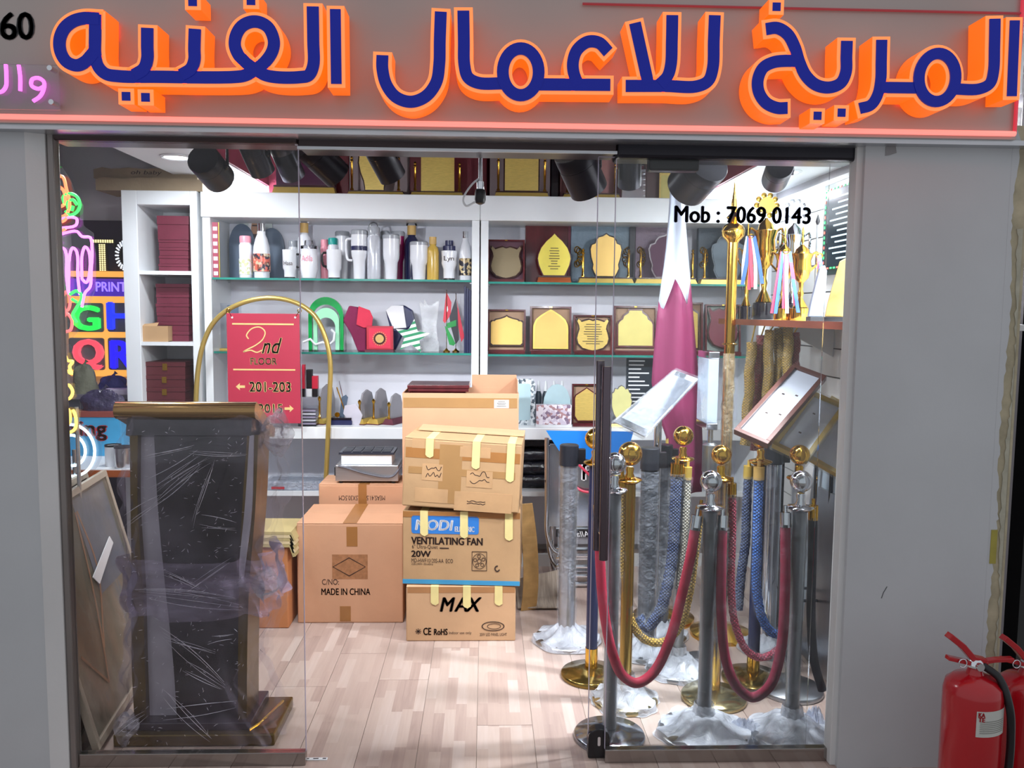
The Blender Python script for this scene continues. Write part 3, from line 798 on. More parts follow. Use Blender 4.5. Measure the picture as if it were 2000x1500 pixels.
# ================================================================== bottles and tumblers, upper shelf
def item(x0, x1, ytop, Y, zb):
    xm = (x0+x1)/2
    c = P(xm, ytop, Y)
    return Vector((c.x, Y, zb)), (x1-x0)*S(Y)/2, c.z-zb
BP = dict(
    cola=([(0.86, 0), (0.90, 0.02), (0.90, 0.10), (0.96, 0.12), (1, 0.45), (0.93, 0.58), (0.72, 0.72), (0.5, 0.80), (0.48, 0.86)], [(0.46, 0.86), (0.46, 1.0)]),
    tumbler=([(0.66, 0), (0.70, 0.03), (0.78, 0.38), (0.95, 0.46), (1, 0.55), (1.0, 0.90)], [(1.03, 0.90), (1.03, 0.975), (0.9, 1.0)]),
    straight=([(0.95, 0), (1, 0.02), (1, 0.78), (0.86, 0.82), (0.86, 0.84)], [(0.9, 0.84), (0.9, 0.97), (0.8, 1.0)]),
    mug=([(0.78, 0.05), (0.80, 0.28), (0.97, 0.36), (1, 0.95), (1.02, 1.0), (0.94, 1.0), (0.92, 0.93)], None),
    wine=([(0.62, 0), (0.78, 0.02), (0.98, 0.25), (1, 0.45), (0.9, 0.72), (0.86, 0.78)], [(0.9, 0.78), (0.9, 0.86), (0.5, 0.88), (0.45, 1.0)]),
    bottle=([(0.97, 0), (1, 0.02), (1, 0.66), (0.9, 0.74), (0.55, 0.80), (0.52, 0.83)], [(0.6, 0.83), (0.6, 1.0)]),
    waist=([(0.72, 0.05), (0.74, 0.28), (0.98, 0.42), (0.93, 0.52), (1, 0.72), (0.98, 0.74)], [(0.78, 0.74), (0.78, 0.86), (0.5, 0.88), (0.5, 1.0)]),
)
m_bw = mat('white_enamel', '#e4e7ee', 0.18, var=0.03, scale=6, coat=0.4)
m_clearlid = mat('smoked_lid', '#9fa3ab', 0.2, var=0.05)
YBO = YI-0.06
def bottle(x0, x1, ytop, kind, label, body=None, lid=None, foot=None, band=None, handle=None, Y=YBO, zb=None, loop=None, txt=None, group='tumblers and flasks on the upper glass shelf', name='tumbler', cat='tumbler'):
    loc, r, h = item(x0, x1, ytop, Y, ZG1[0] if zb is None else zb)
    t = thing(name, label, cat, loc, group=group)
    pb, pl = BP[kind]
    f = lambda pr, e=0: [(a*r+e, b_*h) for a, b_ in pr]
    MB().lathe(f(pb), seg=20).obj('body', body or m_bw, t, smooth=True)
    if pl: MB().lathe(f(pl), seg=20).obj('lid', lid or m_clearlid, t, smooth=True)
    if foot or pb[0][1] > 0: MB().lathe([(pb[0][0]*r*0.98, 0), (pb[0][0]*r*0.98, max(pb[0][1], 0.04)*h)], seg=20).obj('foot', foot or m_black, t, smooth=True)
    if band:
        a, b_, rr, m = band
        MB().lathe([(rr*r, a*h), (rr*r+0.0015, a*h+0.001), (rr*r+0.0015, b_*h-0.001), (rr*r, b_*h)], seg=20).obj('printed_band', m, t, smooth=True)
    if handle:
        sgn, a, b_, m = handle
        pts = crom([Vector((sgn*r*0.9, 0, b_*h)), Vector((sgn*r*1.5, 0, b_*h-0.004)), Vector((sgn*r*1.6, 0, (a+b_)/2*h)), Vector((sgn*r*1.4, 0, a*h+0.006)), Vector((sgn*r*0.85, 0, a*h))], 4)
        MB().tube(pts, r*0.16, 8).obj('handle', m, t, smooth=True)
    if loop:
        MB().tube([(v[0], -0.0, v[1]) for v in ellipse(0, h*1.0, r*0.62, h*0.085, 16, 0, PI)], r*0.13, 6).obj('carry_loop', loop, t, smooth=True)
    if txt:
        s, m = txt
        text(s, -r*0.62, r*0.62, h*0.45, h*0.60, -r*1.02, m, t, 'printed_name')
    return t
def band_mat(name, cols, scale):
    if name in MATS: return MATS[name]
    m = mat(name, cols[0], 0.3)
    nt = m.node_tree; N = nt.nodes; Lk = nt.links
    vo = N.new('ShaderNodeTexVoronoi'); vo.inputs['Scale'].default_value = scale
    tc = N.new('ShaderNodeTexCoord'); Lk.new(tc.outputs['Object'], vo.inputs['Vector'])
    sp = N.new('ShaderNodeSeparateColor'); Lk.new(vo.outputs['Color'], sp.inputs[0])
    rp = N.new('ShaderNodeValToRGB'); rp.color_ramp.interpolation = 'CONSTANT'
    for i, c in enumerate(cols):
        e = rp.color_ramp.elements[i] if i < 2 else rp.color_ramp.elements.new(0.5)
        e.position = i/len(cols); e.color = lin(c)+(1,)
    Lk.new(sp.outputs[0], rp.inputs[0]); Lk.new(rp.outputs[0], N['Principled BSDF'].inputs['Base Color'])
    return m
m_pic = band_mat('colour_picture_wrap', ['#c9b79c', '#8c4a3a', '#d86a5a', '#3a3240', '#e6d8c0'], 70)
m_pic2 = band_mat('dark_picture_wrap', ['#1e1c28', '#d9c79a', '#2a2836', '#b79f74'], 60)
m_flor = band_mat('floral_print', ['#e4e7ee', '#dfe6dc', '#c8cf9c', '#e4e7ee', '#e0e4ea'], 75)
m_pinkp = mat('pink_plastic', '#eb9aaa', 0.35); m_teal = mat('teal_plastic', '#1f9c94', 0.35)
m_cork = mat('bamboo_lid', '#c9a562', 0.5, var=0.15); m_mag = mat('magenta_enamel', '#a01d62', 0.22, coat=0.4)
m_navyg = mat('navy_enamel', '#1c1f45', 0.2, coat=0.5); m_amber = mat('amber_glass_fill', '#c9a64e', 0.2)
m_pinkink = mat('pink_print', '#e07a92', 0.5)
bottle(467, 491, 461, 'straight', 'slim white flask with pink lid and leaf print, leftmost of the drinkware', lid=m_pinkp, band=(0.08, 0.46, 1.0, m_flor))
bottle(494, 526, 437, 'cola', 'curvy white bottle with steel cap and colourful picture band, near the left end', lid=m_chrome, band=(0.12, 0.45, 0.985, m_pic))
bottle(563, 582, 470, 'straight', 'plain white tumbler half hidden behind the mirrored-name mug', Y=YI+0.10)
bottle(552, 579, 488, 'mug', 'white travel mug with black name printed backwards beside the glass edge', txt=('Hasa', m_ink), handle=(1, 0.4, 0.85, m_black), Y=YBO-0.02)
bottle(581, 607, 436, 'bottle', 'pale bottle with beige wooden cap behind the stemless cup', lid=m_cork, Y=YI+0.04, loop=m_bw)
bottle(586, 620, 470, 'wine', 'stemless white cup with pink script and clear pointed lid', lid=m_acryl, txt=('Adila', m_pinkink))
bottle(626, 642, 468, 'straight', 'pink flask standing behind the handled white mug', body=m_pinkp, lid=m_pinkp, Y=YI+0.06)
bottle(640, 660, 465, 'straight', 'white flask with teal lid behind the handled white mug', lid=m_teal, Y=YI+0.03)
bottle(638, 667, 488, 'mug', 'white mug with a large black side handle and black foot', handle=(-1, 0.42, 0.9, m_black))
bottle(655, 682, 452, 'tumbler', 'tall white tumbler with clear lid right of the teal lid', Y=YI+0.07)
bottle(686, 717, 449, 'tumbler', 'white tumbler with navy stripe and big side handle', band=(0.58, 0.67, 1.0, m_navy), handle=(-1, 0.38, 0.82, m_bw), foot=m_bw)
bottle(717, 743, 443, 'straight', 'pale silver flask with wire hook, right of the navy-striped tumbler', body=mat('pearl_enamel', '#cfd3dc', 0.2, metal=0.2), loop=m_steel)
bottle(742, 762, 452, 'straight', 'white tumbler mostly hidden behind the pale silver flask', Y=YI+0.07)
bottle(748, 780, 458, 'tumbler', 'large plain white tumbler with clear lid left of the magenta one', foot=m_bw)
bottle(764, 790, 452, 'tumbler', 'magenta tumbler standing partly behind a white one', body=m_mag, Y=YI+0.07, foot=m_mag)
bottle(790, 818, 441, 'bottle', 'navy flask with a golden cap and carry loop', body=m_navyg, lid=m_cork, loop=m_black, Y=YI+0.05)
bottle(801, 836, 472, 'tumbler', 'wide white tumbler with steel foot in front of the navy flask', foot=m_chrome)
bottle(834, 857, 463, 'bottle', 'amber bottle with a wooden cap', body=m_amber, lid=m_cork)
bottle(862, 893, 470, 'waist', 'white wavy mug with navy flip lid and black foot', lid=m_navy, txt=('Lyn', m_ink))
bottle(897, 921, 452, 'cola', 'curvy white bottle with steel cap and dark picture band, rightmost of the drinkware', lid=m_chrome, band=(0.10, 0.45, 0.985, m_pic2))
# grey arched plaque holding a portrait print
loc, r, h = item(447, 553, 425, YI+0.16, ZG1[0])
t = thing('portrait_plaque', 'grey plaque with two arches and a portrait print of a person in white headdress', 'plaque', loc)
m_slate = mat('slate_blue_plaque', '#55667c', 0.4, var=0.06)
for xc, w, hh in ((-r*0.52, r*0.46, h*0.90), (r*0.55, r*0.44, h*0.84)):
    MB().prism([(xc-w, 0)]+[(xc+w, 0)]+ellipse(xc, hh*0.62, w, hh*0.38, 14, 0, PI), 0, 0.012).obj('arch_plate', m_slate, t)
pr = MB().prism(rrect(-r*0.62, r*0.55, 0.0, h*1.02, 0.01), 0.016, 0.022).obj('backing_card', mat('pale_green_grey_card', '#c9d3d0', 0.6), t)
hz = h
MB().prism([(-r*0.5, hz*0.3), (r*0.42, hz*0.3), (r*0.36, hz*0.7), (r*0.2, hz*1.0), (-r*0.24, hz*1.0), (-r*0.38, hz*0.7)], 0.014, 0.016).obj('headdress_print', m_paper, pr)
MB().prism(ellipse(-r*0.03, hz*0.82, r*0.17, hz*0.17, 20), 0.0125, 0.014).obj('face_print', mat('printed_skin', '#b98d72', 0.6), pr)
MB().prism(ellipse(-r*0.03, hz*0.70, r*0.15, hz*0.09, 16, PI, 2*PI)+[(r*0.10, hz*0.74), (-r*0.16, hz*0.74)], 0.0115, 0.0125).obj('beard_print', mat('printed_dark_hair', '#4a3a38', 0.6), pr)
MB().box(-r*0.16, r*0.10, 0.0115, 0.0125, hz*0.865, hz*0.885).obj('brow_print', mat('printed_dark_hair'), pr)
# patterned strip at the left end
loc, r, h = item(414, 425, 434, YS+0.05, ZG1[0])
t = thing('patterned_strip', 'narrow upright strip of red and white squares at the shelf\'s left end', 'sample strip', loc)
MB().box(-r, r, 0, 0.01, 0, h).obj('strip', mat('dusty_rose_card', '#9a3f55', 0.5), t)
for i in range(7): MB().box(-r*0.7, r*0.75, -0.001, 0.0, h*(0.04+i*0.135), h*(0.11+i*0.135)).obj('square', mat('pale_square', '#e6c9d2', 0.5), t)
MB().box(r+0.002, r+0.007, 0, 0.01, 0, h).obj('gold_edge', m_satgold, t)

# ================================================================== plaques
HALF = dict(
    shield=[(0, .93), (.12, .97), (.24, .94), (.36, .90), (.46, 1.0), (.5, .93), (.44, .80), (.42, .68), (.47, .52), (.5, .38), (.46, .22), (.32, .08), (.12, .02), (0, 0)],
    leaf=[(0, 1), (.08, .93), (.24, .82), (.40, .66), (.48, .50), (.5, .40), (.46, .24), (.36, .06), (.32, 0), (0, 0)],
    point=[(0, 1), (.12, .94), (.28, .85), (.42, .74), (.49, .60), (.5, .50), (.5, 0), (0, 0)],
    ogee=[(0, 1), (.05, .96), (.18, .91), (.34, .87), (.38, .83), (.45, .83), (.5, .78), (.5, .08), (.44, .02), (0, .02)],
    cusp=[(0, 1), (.10, .95), (.24, .92), (.32, .84), (.34, .78), (.46, .74), (.5, .64), (.47, .46), (.40, .28), (.42, .18), (.36, .08), (.30, 0), (0, 0)],
    stepped=[(0, 1), (.18, 1), (.20, .93), (.33, .84), (.36, .75), (.46, .68), (.5, .6), (.5, 0), (0, 0)],
    house=[(0, 1), (.26, .97), (.5, .86), (.5, 0), (0, 0)],
    round=[(0, 1), (.2, .96), (.38, .84), (.48, .66), (.5, .52), (.44, .34), (.34, .18), (.30, .04), (.30, 0), (0, 0)],
    rect=[(0, 1), (.5, 1), (.5, 0), (0, 0)],
    chamf=[(0, 1), (.10, .95), (.45, .78), (.5, .70), (.5, .14), (.38, 0), (0, 0)],
    oval=[(0, 1), (.2, .96), (.36, .84), (.46, .66), (.5, .46), (.48, .2), (.44, 0), (0, 0)],
    scallop=[(0, 1), (.12, .96), (.18, .9), (.3, .92), (.36, .82), (.46, .78), (.44, .66), (.5, .58), (.46, .48), (.44, .40), (.34, .22), (.2, .08), (0, 0)],
)
def outline(kind, x0, x1, z0, z1):
    hl = HALF[kind]; xm = (x0+x1)/2; w = x1-x0
    return [(xm+a*w, z0+b*(z1-z0)) for a, b in mirror(hl)]
def inset(poly, k, zc=None):
    xs = [p[0] for p in poly]; zs = [p[1] for p in poly]
    cx = (min(xs)+max(xs))/2; cz = (min(zs)+max(zs))/2
    sx = 1-2*k/(max(xs)-min(xs)); sz = 1-2*k/(max(zs)-min(zs))
    return [(cx+(x-cx)*sx, cz+(zz-cz)*sz) for x, zz in poly]
m_lining = mat('tan_box_lining', '#a98a72', 0.7, var=0.08)
m_lining2 = mat('plum_box_lining', '#5c3a48', 0.7, var=0.08)
m_bwood = mat('dark_brown_board', '#3a1d18', 0.25, var=0.2, scale=12, coat=0.3)
m_owood = mat('orange_brown_wood', '#a5562c', 0.3, var=0.2, scale=10, stretch=(0.3, 1, 4), coat=0.3)
m_tinyink = mat('grey_engraved_print', '#6a5a3a', 0.6)
def fake_lines(t, x0, x1, z0, z1, n, y, m=None, seed=3):
    rr = random.Random(seed); b = MB(); hgt = (z1-z0)/n
    for i in range(n):
        wv = (0.45+0.5*rr.random())*(x1-x0)/2; xm = (x0+x1)/2; zc = z1-(i+0.5)*hgt
        b.box(xm-wv, xm+wv, y-0.0006, y, zc-hgt*0.16, zc+hgt*0.16)
    return b.obj('engraved_lines', m or m_tinyink, t)
def boxed_plaque(x0, x1, ytop, zb, kind, label, Y=YI, plate=None, frame=None, lining=None, margin=0.1, lines=0, board=None, ratio=(0.08, 0.92), grp='boxed award plaques on the shelves', lean=0.09, wide=1.0):
    loc, r, h = item(x0, x1, ytop, Y, zb)
    t = thing('boxed_plaque', label, 'plaque', loc, group=grp)
    lean = min(lean, 0.09)
    fw = max(0.010, r*0.09)
    A = Matrix.Rotation(-lean, 4, 'X')
    up = 0.012
    b = MB(); d = 0.035
    b.box(-r, r, 0, d, 0, fw).box(-r, r, 0, d, h-fw-up, h-up).box(-r, -r+fw, 0, d, fw, h-fw-up).box(r-fw, r, 0, d, fw, h-fw-up)
    b.xf(A).shift((0, 0, up)).obj('box_frame', frame or m_maroon2, t)
    MB().box(-r+fw, r-fw, d*0.7, d, fw, h-fw-up).xf(A).shift((0, 0, up)).obj('lining', lining or m_lining, t)
    m0 = r*margin
    pb = outline(kind, (-r+fw+m0)*wide, (r-fw-m0)*wide, h*ratio[0], h*ratio[1]-up)
    MB().prism(pb, 0.002, 0.014).xf(A).shift((0, 0, up)).obj('board', board or m_bwood, t)
    MB().prism(inset(pb, max(0.006, r*0.085)), -0.001, 0.002).xf(A).shift((0, 0, up)).obj('plate', plate or m_plate2, t)
    MB().box(-0.008, 0.008, -0.006, 0, h-fw*0.8-up, h-fw*0.2-up).xf(A).shift((0, 0, up)).obj('clasp', m_gold, t)
    MB().box(-r*0.96, r*0.96, -0.03, -0.002, 0, up*1.6).obj('lid_edge', frame or m_maroon2, t)
    if lines:
        w_ = r*0.62
        fl_ = fake_lines(t, -w_, w_, h*0.18, h*0.74, lines, -0.002)
        fl_.data.transform(Matrix.Translation((0, 0, up)) @ A)
    return t
def stand_plaque(x0, x1, ytop, zb, kind, label, Y=YI, plate=None, board=None, base=None, pillars=True, pr=(0.2, 0.8), ybase=0.06, lines=0, grp='standing award plaques', orn=False, rz=0.0, back=None, pl_m=None):
    """stepped base, two turned pillars, shaped board with metal plate"""
    loc, r, h = item(x0, x1, ytop, Y, zb)
    t = thing('standing_plaque', label, 'plaque', loc, rz=rz, group=grp)
    hb = max(0.022, h*ybase); base = base or m_satgold
    bx = MB(); dp = min(0.045, r*0.5)
    bx.add([(-r, -dp, 0), (r, -dp, 0), (r, dp, 0), (-r, dp, 0), (-r*0.93, -dp*0.8, hb*0.8), (r*0.93, -dp*0.8, hb*0.8), (r*0.93, dp*0.8, hb*0.8), (-r*0.93, dp*0.8, hb*0.8)],
           [(0, 3, 2, 1), (4, 5, 6, 7), (0, 1, 5, 4), (1, 2, 6, 5), (2, 3, 7, 6), (3, 0, 4, 7)])
    bx.obj('base', base, t)
    MB().box(-r*0.95, r*0.95, -dp*0.85, dp*0.85, hb*0.8, hb).obj('base_top', m_bwood, t)
    x0_, x1_ = -r+2*r*pr[0], -r+2*r*pr[1]
    pb = outline(kind, x0_, x1_, hb, h)
    MB().prism(pb, -0.006, 0.006).obj('board', board or m_bwood, t)
    MB().prism(inset(pb, max(0.005, r*0.05)), -0.009, -0.006).obj('plate', plate or m_plate, t)
    if lines: fake_lines(t, x0_+0.3*(x1_-x0_), x1_-0.3*(x1_-x0_), hb+0.12*h, h*0.72, lines, -0.0095)
    if pillars:
        ph = (h-hb)*0.62
        for xx in (x0_-(x0_+r)*0.55, x1_+(r-x1_)*0.55):
            q_ = 0.011
            MB().lathe([(q_, 0), (q_, 0.012), (q_*0.6, 0.02), (q_*0.75, ph*0.5), (q_*0.6, ph-0.03), (q_, ph-0.022), (q_*0.5, ph-0.012), (q_*0.9, ph-0.004), (0.001, ph+0.008)], (xx, -0.01, hb), 12).obj('pillar', pl_m or m_gold, t, smooth=True)
    return t
# ---- right unit, upper shelf
zA = ZG1[1]
boxed_plaque(953, 1025, 467, zA, 'shield', 'dull bronze shield plaque in a maroon box, left end of the upper plaque shelf', plate=mat('dull_bronze_plate', '#8f8064', 0.35, metal=0.4), lining=m_lining2, margin=0.02, ratio=(0.03, 0.88))
loc, r, h = item(1027, 1113, 432, YI+0.1, zA)
t = thing('open_case', 'tall glossy maroon case standing open behind the leaf-shaped plaque', 'case', loc)
MB().box(-r, r, 0.0, 0.07, 0, h).obj('lid', m_maroon2, t, bevel=0.004)
MB().box(r-0.012, r+0.004, -0.01, 0.07, 0, h).obj('rim', m_maroon, t)
stand_plaque(1050, 1116, 455, zA, 'leaf', 'leaf-shaped brown plaque with printed yellow oval plate on orange wood base', base=m_owood, board=m_maroon2, plate=mat('bright_yellow_plate', '#efdd5e', 0.4), pillars=False, pr=(0.0, 1.0), ybase=0.14, lines=9)
def case_back(x0, x1, ytop, label, m, orn=()):
    loc, r, h = item(x0, x1, ytop, YI+0.1, zA)
    t = thing('open_case', label, 'case', loc, group='open presentation cases')
    MB().box(-r, r, 0.0, 0.05, 0, h).obj('lid', m, t, bevel=0.003)
    MB().box(r-0.035, r, -0.02, 0.0, 0, h).obj('side_wall', mat('black_case_edge', '#22222c', 0.5), t)
    for sx in orn:
        cx = sx*r*0.80; o = MB()
        for a in range(6):
            an = a*PI/5-PI/2
            o.tube([(v[0], -0.004, v[1]) for v in ellipse(cx+0.02*math.cos(an)*(-sx), h*0.45+0.045*math.sin(an), 0.016, 0.02, 12)], 0.0032, 5, closed=True)
        o.obj('gilt_ornament', m_gold, t, smooth=True)
m_bluesat = mat('blue_grey_satin', '#6e8292', 0.5, var=0.14, scale=40, bump=0.2, bscale=90)
case_back(1116, 1240, 437, 'blue-grey satin case with gilt corner ornaments behind the large gold plaque', m_bluesat, (-1, 1))
case_back(1242, 1330, 437, 'mauve satin case with gilt ornament left of the draped flag', mat('mauve_satin', '#7d6a7c', 0.5, var=0.14, scale=40, bump=0.2, bscale=90), (-1,))
case_back(1365, 1452, 437, 'slate satin case with gilt ornament right of the draped flag', mat('slate_satin', '#44515e', 0.5, var=0.14, scale=40, bump=0.2, bscale=90), (-1,))
stand_plaque(1130, 1238, 455, zA, 'cusp', 'large plain gold cusped plaque on gold base with turned pillars', board=m_blackgl, plate=m_plate2, pr=(0.2, 0.80), ybase=0.12, Y=YI-0.02)
stand_plaque(1240, 1362, 455, zA, 'cusp', 'dark plum cusped plaque on gold base beside the flag', board=mat('plum_board', '#4a3040', 0.3), plate=mat('plum_plate', '#523548', 0.55, spec=0.2), pr=(0.22, 0.85), ybase=0.12, Y=YI-0.02)
stand_plaque(1367, 1470, 455, zA, 'cusp', 'slate grey cusped plaque on gold base behind the brass flagpole', board=mat('slate_board', '#47525c', 0.3), plate=mat('slate_plate', '#566069', 0.55, spec=0.2), pr=(0.22, 0.85), ybase=0.12, Y=YI-0.02)
# ---- right unit, middle shelf
zB = ZG2[1]
boxed_plaque(953, 1027, 604, zB, 'ogee', 'boxed gold plaque with ogee top, leftmost on the middle plaque shelf', ratio=(0.10, 0.88), margin=0.0, plate=m_plate2)
boxed_plaque(1036, 1117, 598, zB, 'point', 'boxed gold plaque with pointed arch and gold border, second on the middle shelf', ratio=(0.06, 0.94), margin=0.06, plate=m_plate2, board=m_satgold)
boxed_plaque(1121, 1197, 615, zB, 'shield', 'boxed gold shield plaque with engraved lines on the middle shelf', lines=9, margin=0.02, ratio=(0.0, 0.94), plate=m_plate)
boxed_plaque(1200, 1286, 597, zB, 'stepped', 'boxed dull gold plaque with mahogany arch left of the flag\'s maroon part', plate=m_plate3, board=m_maroon2, ratio=(0.10, 0.94), margin=0.04)
boxed_plaque(1300, 1376, 590, zB, 'house', 'boxed bright gold plaque peeking out right of the flag', plate=m_plate, ratio=(0.06, 0.92))
boxed_plaque(1380, 1450, 594, zB, 'shield', 'boxed maroon shield plaque behind the brass flagpole', plate=mat('maroon_plate', '#6a2634', 0.5), lining=mat('grey_green_lining', '#8e9a94', 0.7), ratio=(0.08, 0.96), margin=0.02)
# ---- on top of the header
zT = ZH1
m_boxm = mat('upright_maroon_case', '#6b1a26', 0.4, var=0.12, coat=0.2)
m_boxg = mat('upright_grey_case', '#a08f92', 0.6, var=0.06)
def back_case(x0, x1, label, m, dy=0.14):
    loc, r, h = item(x0, x1, 262, YI+dy, zT)
    t = thing('upright_case', label, 'case', loc, group='upright cases on top of the shelf header')
    MB().box(-r+0.002, r-0.002, 0.0, 0.05, 0, h).obj('shell', m, t, bevel=0.004)
    MB().box(-r+0.012, r-0.012, -0.004, 0.0, 0.012, h-0.012).obj('face_panel', m, t)
back_case(540, 655, 'dark plum case behind the long gold base on the header', mat('plum_case', '#4a1f38', 0.35, coat=0.3))
back_case(656, 681, 'crimson case left of the pear-shaped gold plaque on the header', m_boxm)
back_case(683, 799, 'pinkish grey case behind the pear-shaped gold plaque on the header', m_boxg)
back_case(801, 950, 'crimson case behind the gabled gold plaque on the header', m_boxm)
back_case(958, 1075, 'pinkish grey case behind the stepped gold plaque on the header', m_boxg)
back_case(1077, 1093, 'dark narrow case right of the stepped gold plaque on the header', m_blackgl)
back_case(1096, 1205, 'rose brown case behind the large black spotlight on the header', mat('rose_case', '#8a5a58', 0.6))
back_case(1262, 1335, 'brown wooden case with gold plate left of the flag top on the header', mat('brown_case', '#5a3a3a', 0.4))
stand_plaque(535, 655, 290, zT, 'rect', 'long gold stepped base with a dark panel, leftmost on the header', plate=mat('plum_panel', '#4d1f3e', 0.3), board=mat('plum_panel'), pr=(0.05, 0.95), pillars=False, ybase=0.2, Y=YI-0.05)
stand_plaque(680, 789, 268, zT, 'round', 'pear-shaped gold plaque with dark pillars on the header', pr=(0.18, 0.76), ybase=0.09, Y=YI-0.04)
stand_plaque(803, 905, 285, zT, 'house', 'gabled gold plaque with embossed border on the header', pr=(0.2, 0.82), ybase=0.11, Y=YI-0.04, board=m_plate)
stand_plaque(967, 1072, 268, zT, 'stepped', 'stepped-top gold plaque with stout pillars right of the hanging device', pr=(0.17, 0.83), ybase=0.11, Y=YI-0.04)
stand_plaque(1100, 1212, 285, zT, 'house', 'gold plaque base and pillars behind the large black spotlight', pr=(0.2, 0.8), ybase=0.11, Y=YI-0.04, board=mat('rose_case'), plate=mat('rose_plate', '#8f5e5a', 0.4))
t_loc, r_, h_ = item(1286, 1330, 340, YI+0.12, zT)
tp = thing('gold_plate', 'small rectangular gold plate leaning on the brown case left of the flag', 'plate', (t_loc.x, YI+0.08, zT))
MB().box(-r_, r_, 0, 0.008, 0.0, h_).obj('plate', m_plate, tp)
MB().box(-r_*0.85, r_*0.85, -0.001, 0, h_*0.08, h_*0.92).obj('inner_border', m_plate3, tp)
loc, r, h = item(1215, 1262, 330, YI+0.02, zT)
t = thing('mirror_tile_frame', 'silver mirror-tiled frame on the header beside the brown case', 'frame', loc)
MB().box(-r, r, 0, 0.02, 0, h).obj('frame', m_chrome, t, bevel=0.003)
for i in range(6): MB().box(r-0.02, r-0.003, -0.002, 0, h*i/6+0.004, h*(i+1)/6-0.003).obj('mirror_tile', m_chrome, t)
# ================================================================== track spotlights
m_sblack = mat('matt_black_lamp', '#1d1a24', 0.35, metal=0.3, var=0.15)
m_sgrey = mat('dark_grey_lamp', '#3d3c44', 0.3, metal=0.5, var=0.12)
rail = MB().box(-1.35, 1.40, 3.03, 3.065, 2.415, 2.44).obj('trim_15', m_black); rail['kind'] = 'structure'
m_lens = glow('spot_lens', '#e8eeff', 5.0)
def spotlight(a, b, wpx, label, power=150, m=None, ya=3.03, yb=3.12, cone=105, aim=None):
    A = P(a[0], a[1], ya); B = P(b[0], b[1], yb)
    d = B-A; L = d.length
    t = thing('track_spotlight', label, 'spotlight', A, group='track spotlights above the shop front')
    q_ = d.to_track_quat('Z', 'Y').to_matrix().to_4x4()
    r = wpx*S(ya)/2
    MB().lathe([(r*0.96, 0), (r, 0.004), (r, L*0.30), (r*0.985, L*0.305), (r*0.985, L*0.32), (r, L*0.325), (r, L), (r*0.93, L), (r*0.90, L*0.9)], seg=28, M=q_).obj('housing', m or m_sblack, t, smooth=True)
    MB().lathe([(0.001, L*0.92), (r*0.88, L*0.92), (r*0.88, L*0.925), (0.001, L*0.925)], seg=20, M=q_).obj('lens', m_lens, t)
    mid = d*0.4
    top = Vector((mid.x, 3.047-A.y, 2.415-A.z))
    sd = Vector((r+0.006, 0, 0))
    MB().tube([mid+sd, Vector((mid.x+r+0.006, mid.y, mid.z+r+0.02)), Vector((top.x, top.y, mid.z+r+0.03)), top], 0.006, 8).obj('bracket', m_sblack, t, smooth=True)
    MB().lathe([(0.012, 0), (0.012, 0.008)], (mid.x+r, mid.y, mid.z), 12, 'x').obj('pivot_knob', m_sblack, t, smooth=True)
    l = bpy.data.lights.new('spot_lamp', 'SPOT'); l.energy = power; l.spot_size = math.radians(cone); l.spot_blend = 0.7; l.shadow_soft_size = 0.035; l.color = (0.93, 0.96, 1.0)
    o = bpy.data.objects.new('spot_lamp', l); COL.objects.link(o); o.parent = t
    dd = (Vector(aim)-B) if aim else d
    o.location = d*1.02
    o.rotation_euler = dd.to_track_quat('-Z', 'Y').to_euler()
SPW = 34
spotlight((396, 310), (428, 348), 62, 'black spotlight with its round back cap towards the glass, leftmost of the row', SPW, yb=3.16)
spotlight((487, 276), (513, 335), 48, 'dark grey spotlight, second from the left of the row', SPW, m_sgrey)
spotlight((543, 272), (574, 345), 46, 'grey spotlight close beside the glass edge, third from the left', SPW, m_sgrey, ya=3.1, yb=3.2)
spotlight((598, 284), (660, 343), 58, 'black spotlight tilted right, just right of the left glass edge', SPW*0.75)
spotlight((730, 276), (767, 345), 54, 'black spotlight crossing the pear-shaped gold plaque', SPW*0.75)
spotlight((1118, 296), (1150, 370), 76, 'large black spotlight right of the stepped gold plaque', SPW*0.85)
spotlight((1231, 286), (1229, 362), 46, 'dark grey spotlight behind the two glass edges', SPW, m_sgrey)
spotlight((1384, 318), (1341, 366), 86, 'big black spotlight in front of the flag top', SPW*2.6, m_sgrey, ya=3.0, yb=3.14, aim=(0.70, 3.15, 0.0), cone=64)
spotlight((1524, 324), (1513, 352), 52, 'black spotlight hanging over the trophies, rightmost of the row', SPW*2.2, yb=3.18, aim=(0.95, 3.2, 0.0), cone=64)

# hanging sensor on a rod
A = P(938, 388, 3.0)
t = thing('hanging_sensor', 'small black capsule sensor hanging on a thin pale rod with a white cable', 'sensor', (A.x, 3.0, A.z))
zt_ = 2.44-A.z
MB().tube([(0, 0.0, 0.045), (0, 0.0, zt_)], 0.0075, 10).obj('rod', m_alu, t, smooth=True)
MB().tube([(0, 0, 0.03), (0, 0, 0.06)], 0.0135, 12).obj('collar', m_chrome, t, smooth=True)
MB().lathe([(0.006, -0.021), (0.016, -0.016), (0.02, -0.004), (0.02, 0.02), (0.017, 0.032), (0.006, 0.036)], seg=18).obj('capsule', m_black, t, smooth=True)
MB().tube(crom([Vector((0, 0, 0.075)), Vector((-0.03, 0, 0.05)), Vector((-0.062, 0, -0.005)), Vector((-0.05, 0, -0.026)), Vector((-0.018, 0, -0.012))], 6), 0.0036, 8).obj('cable', m_white, t, smooth=True)

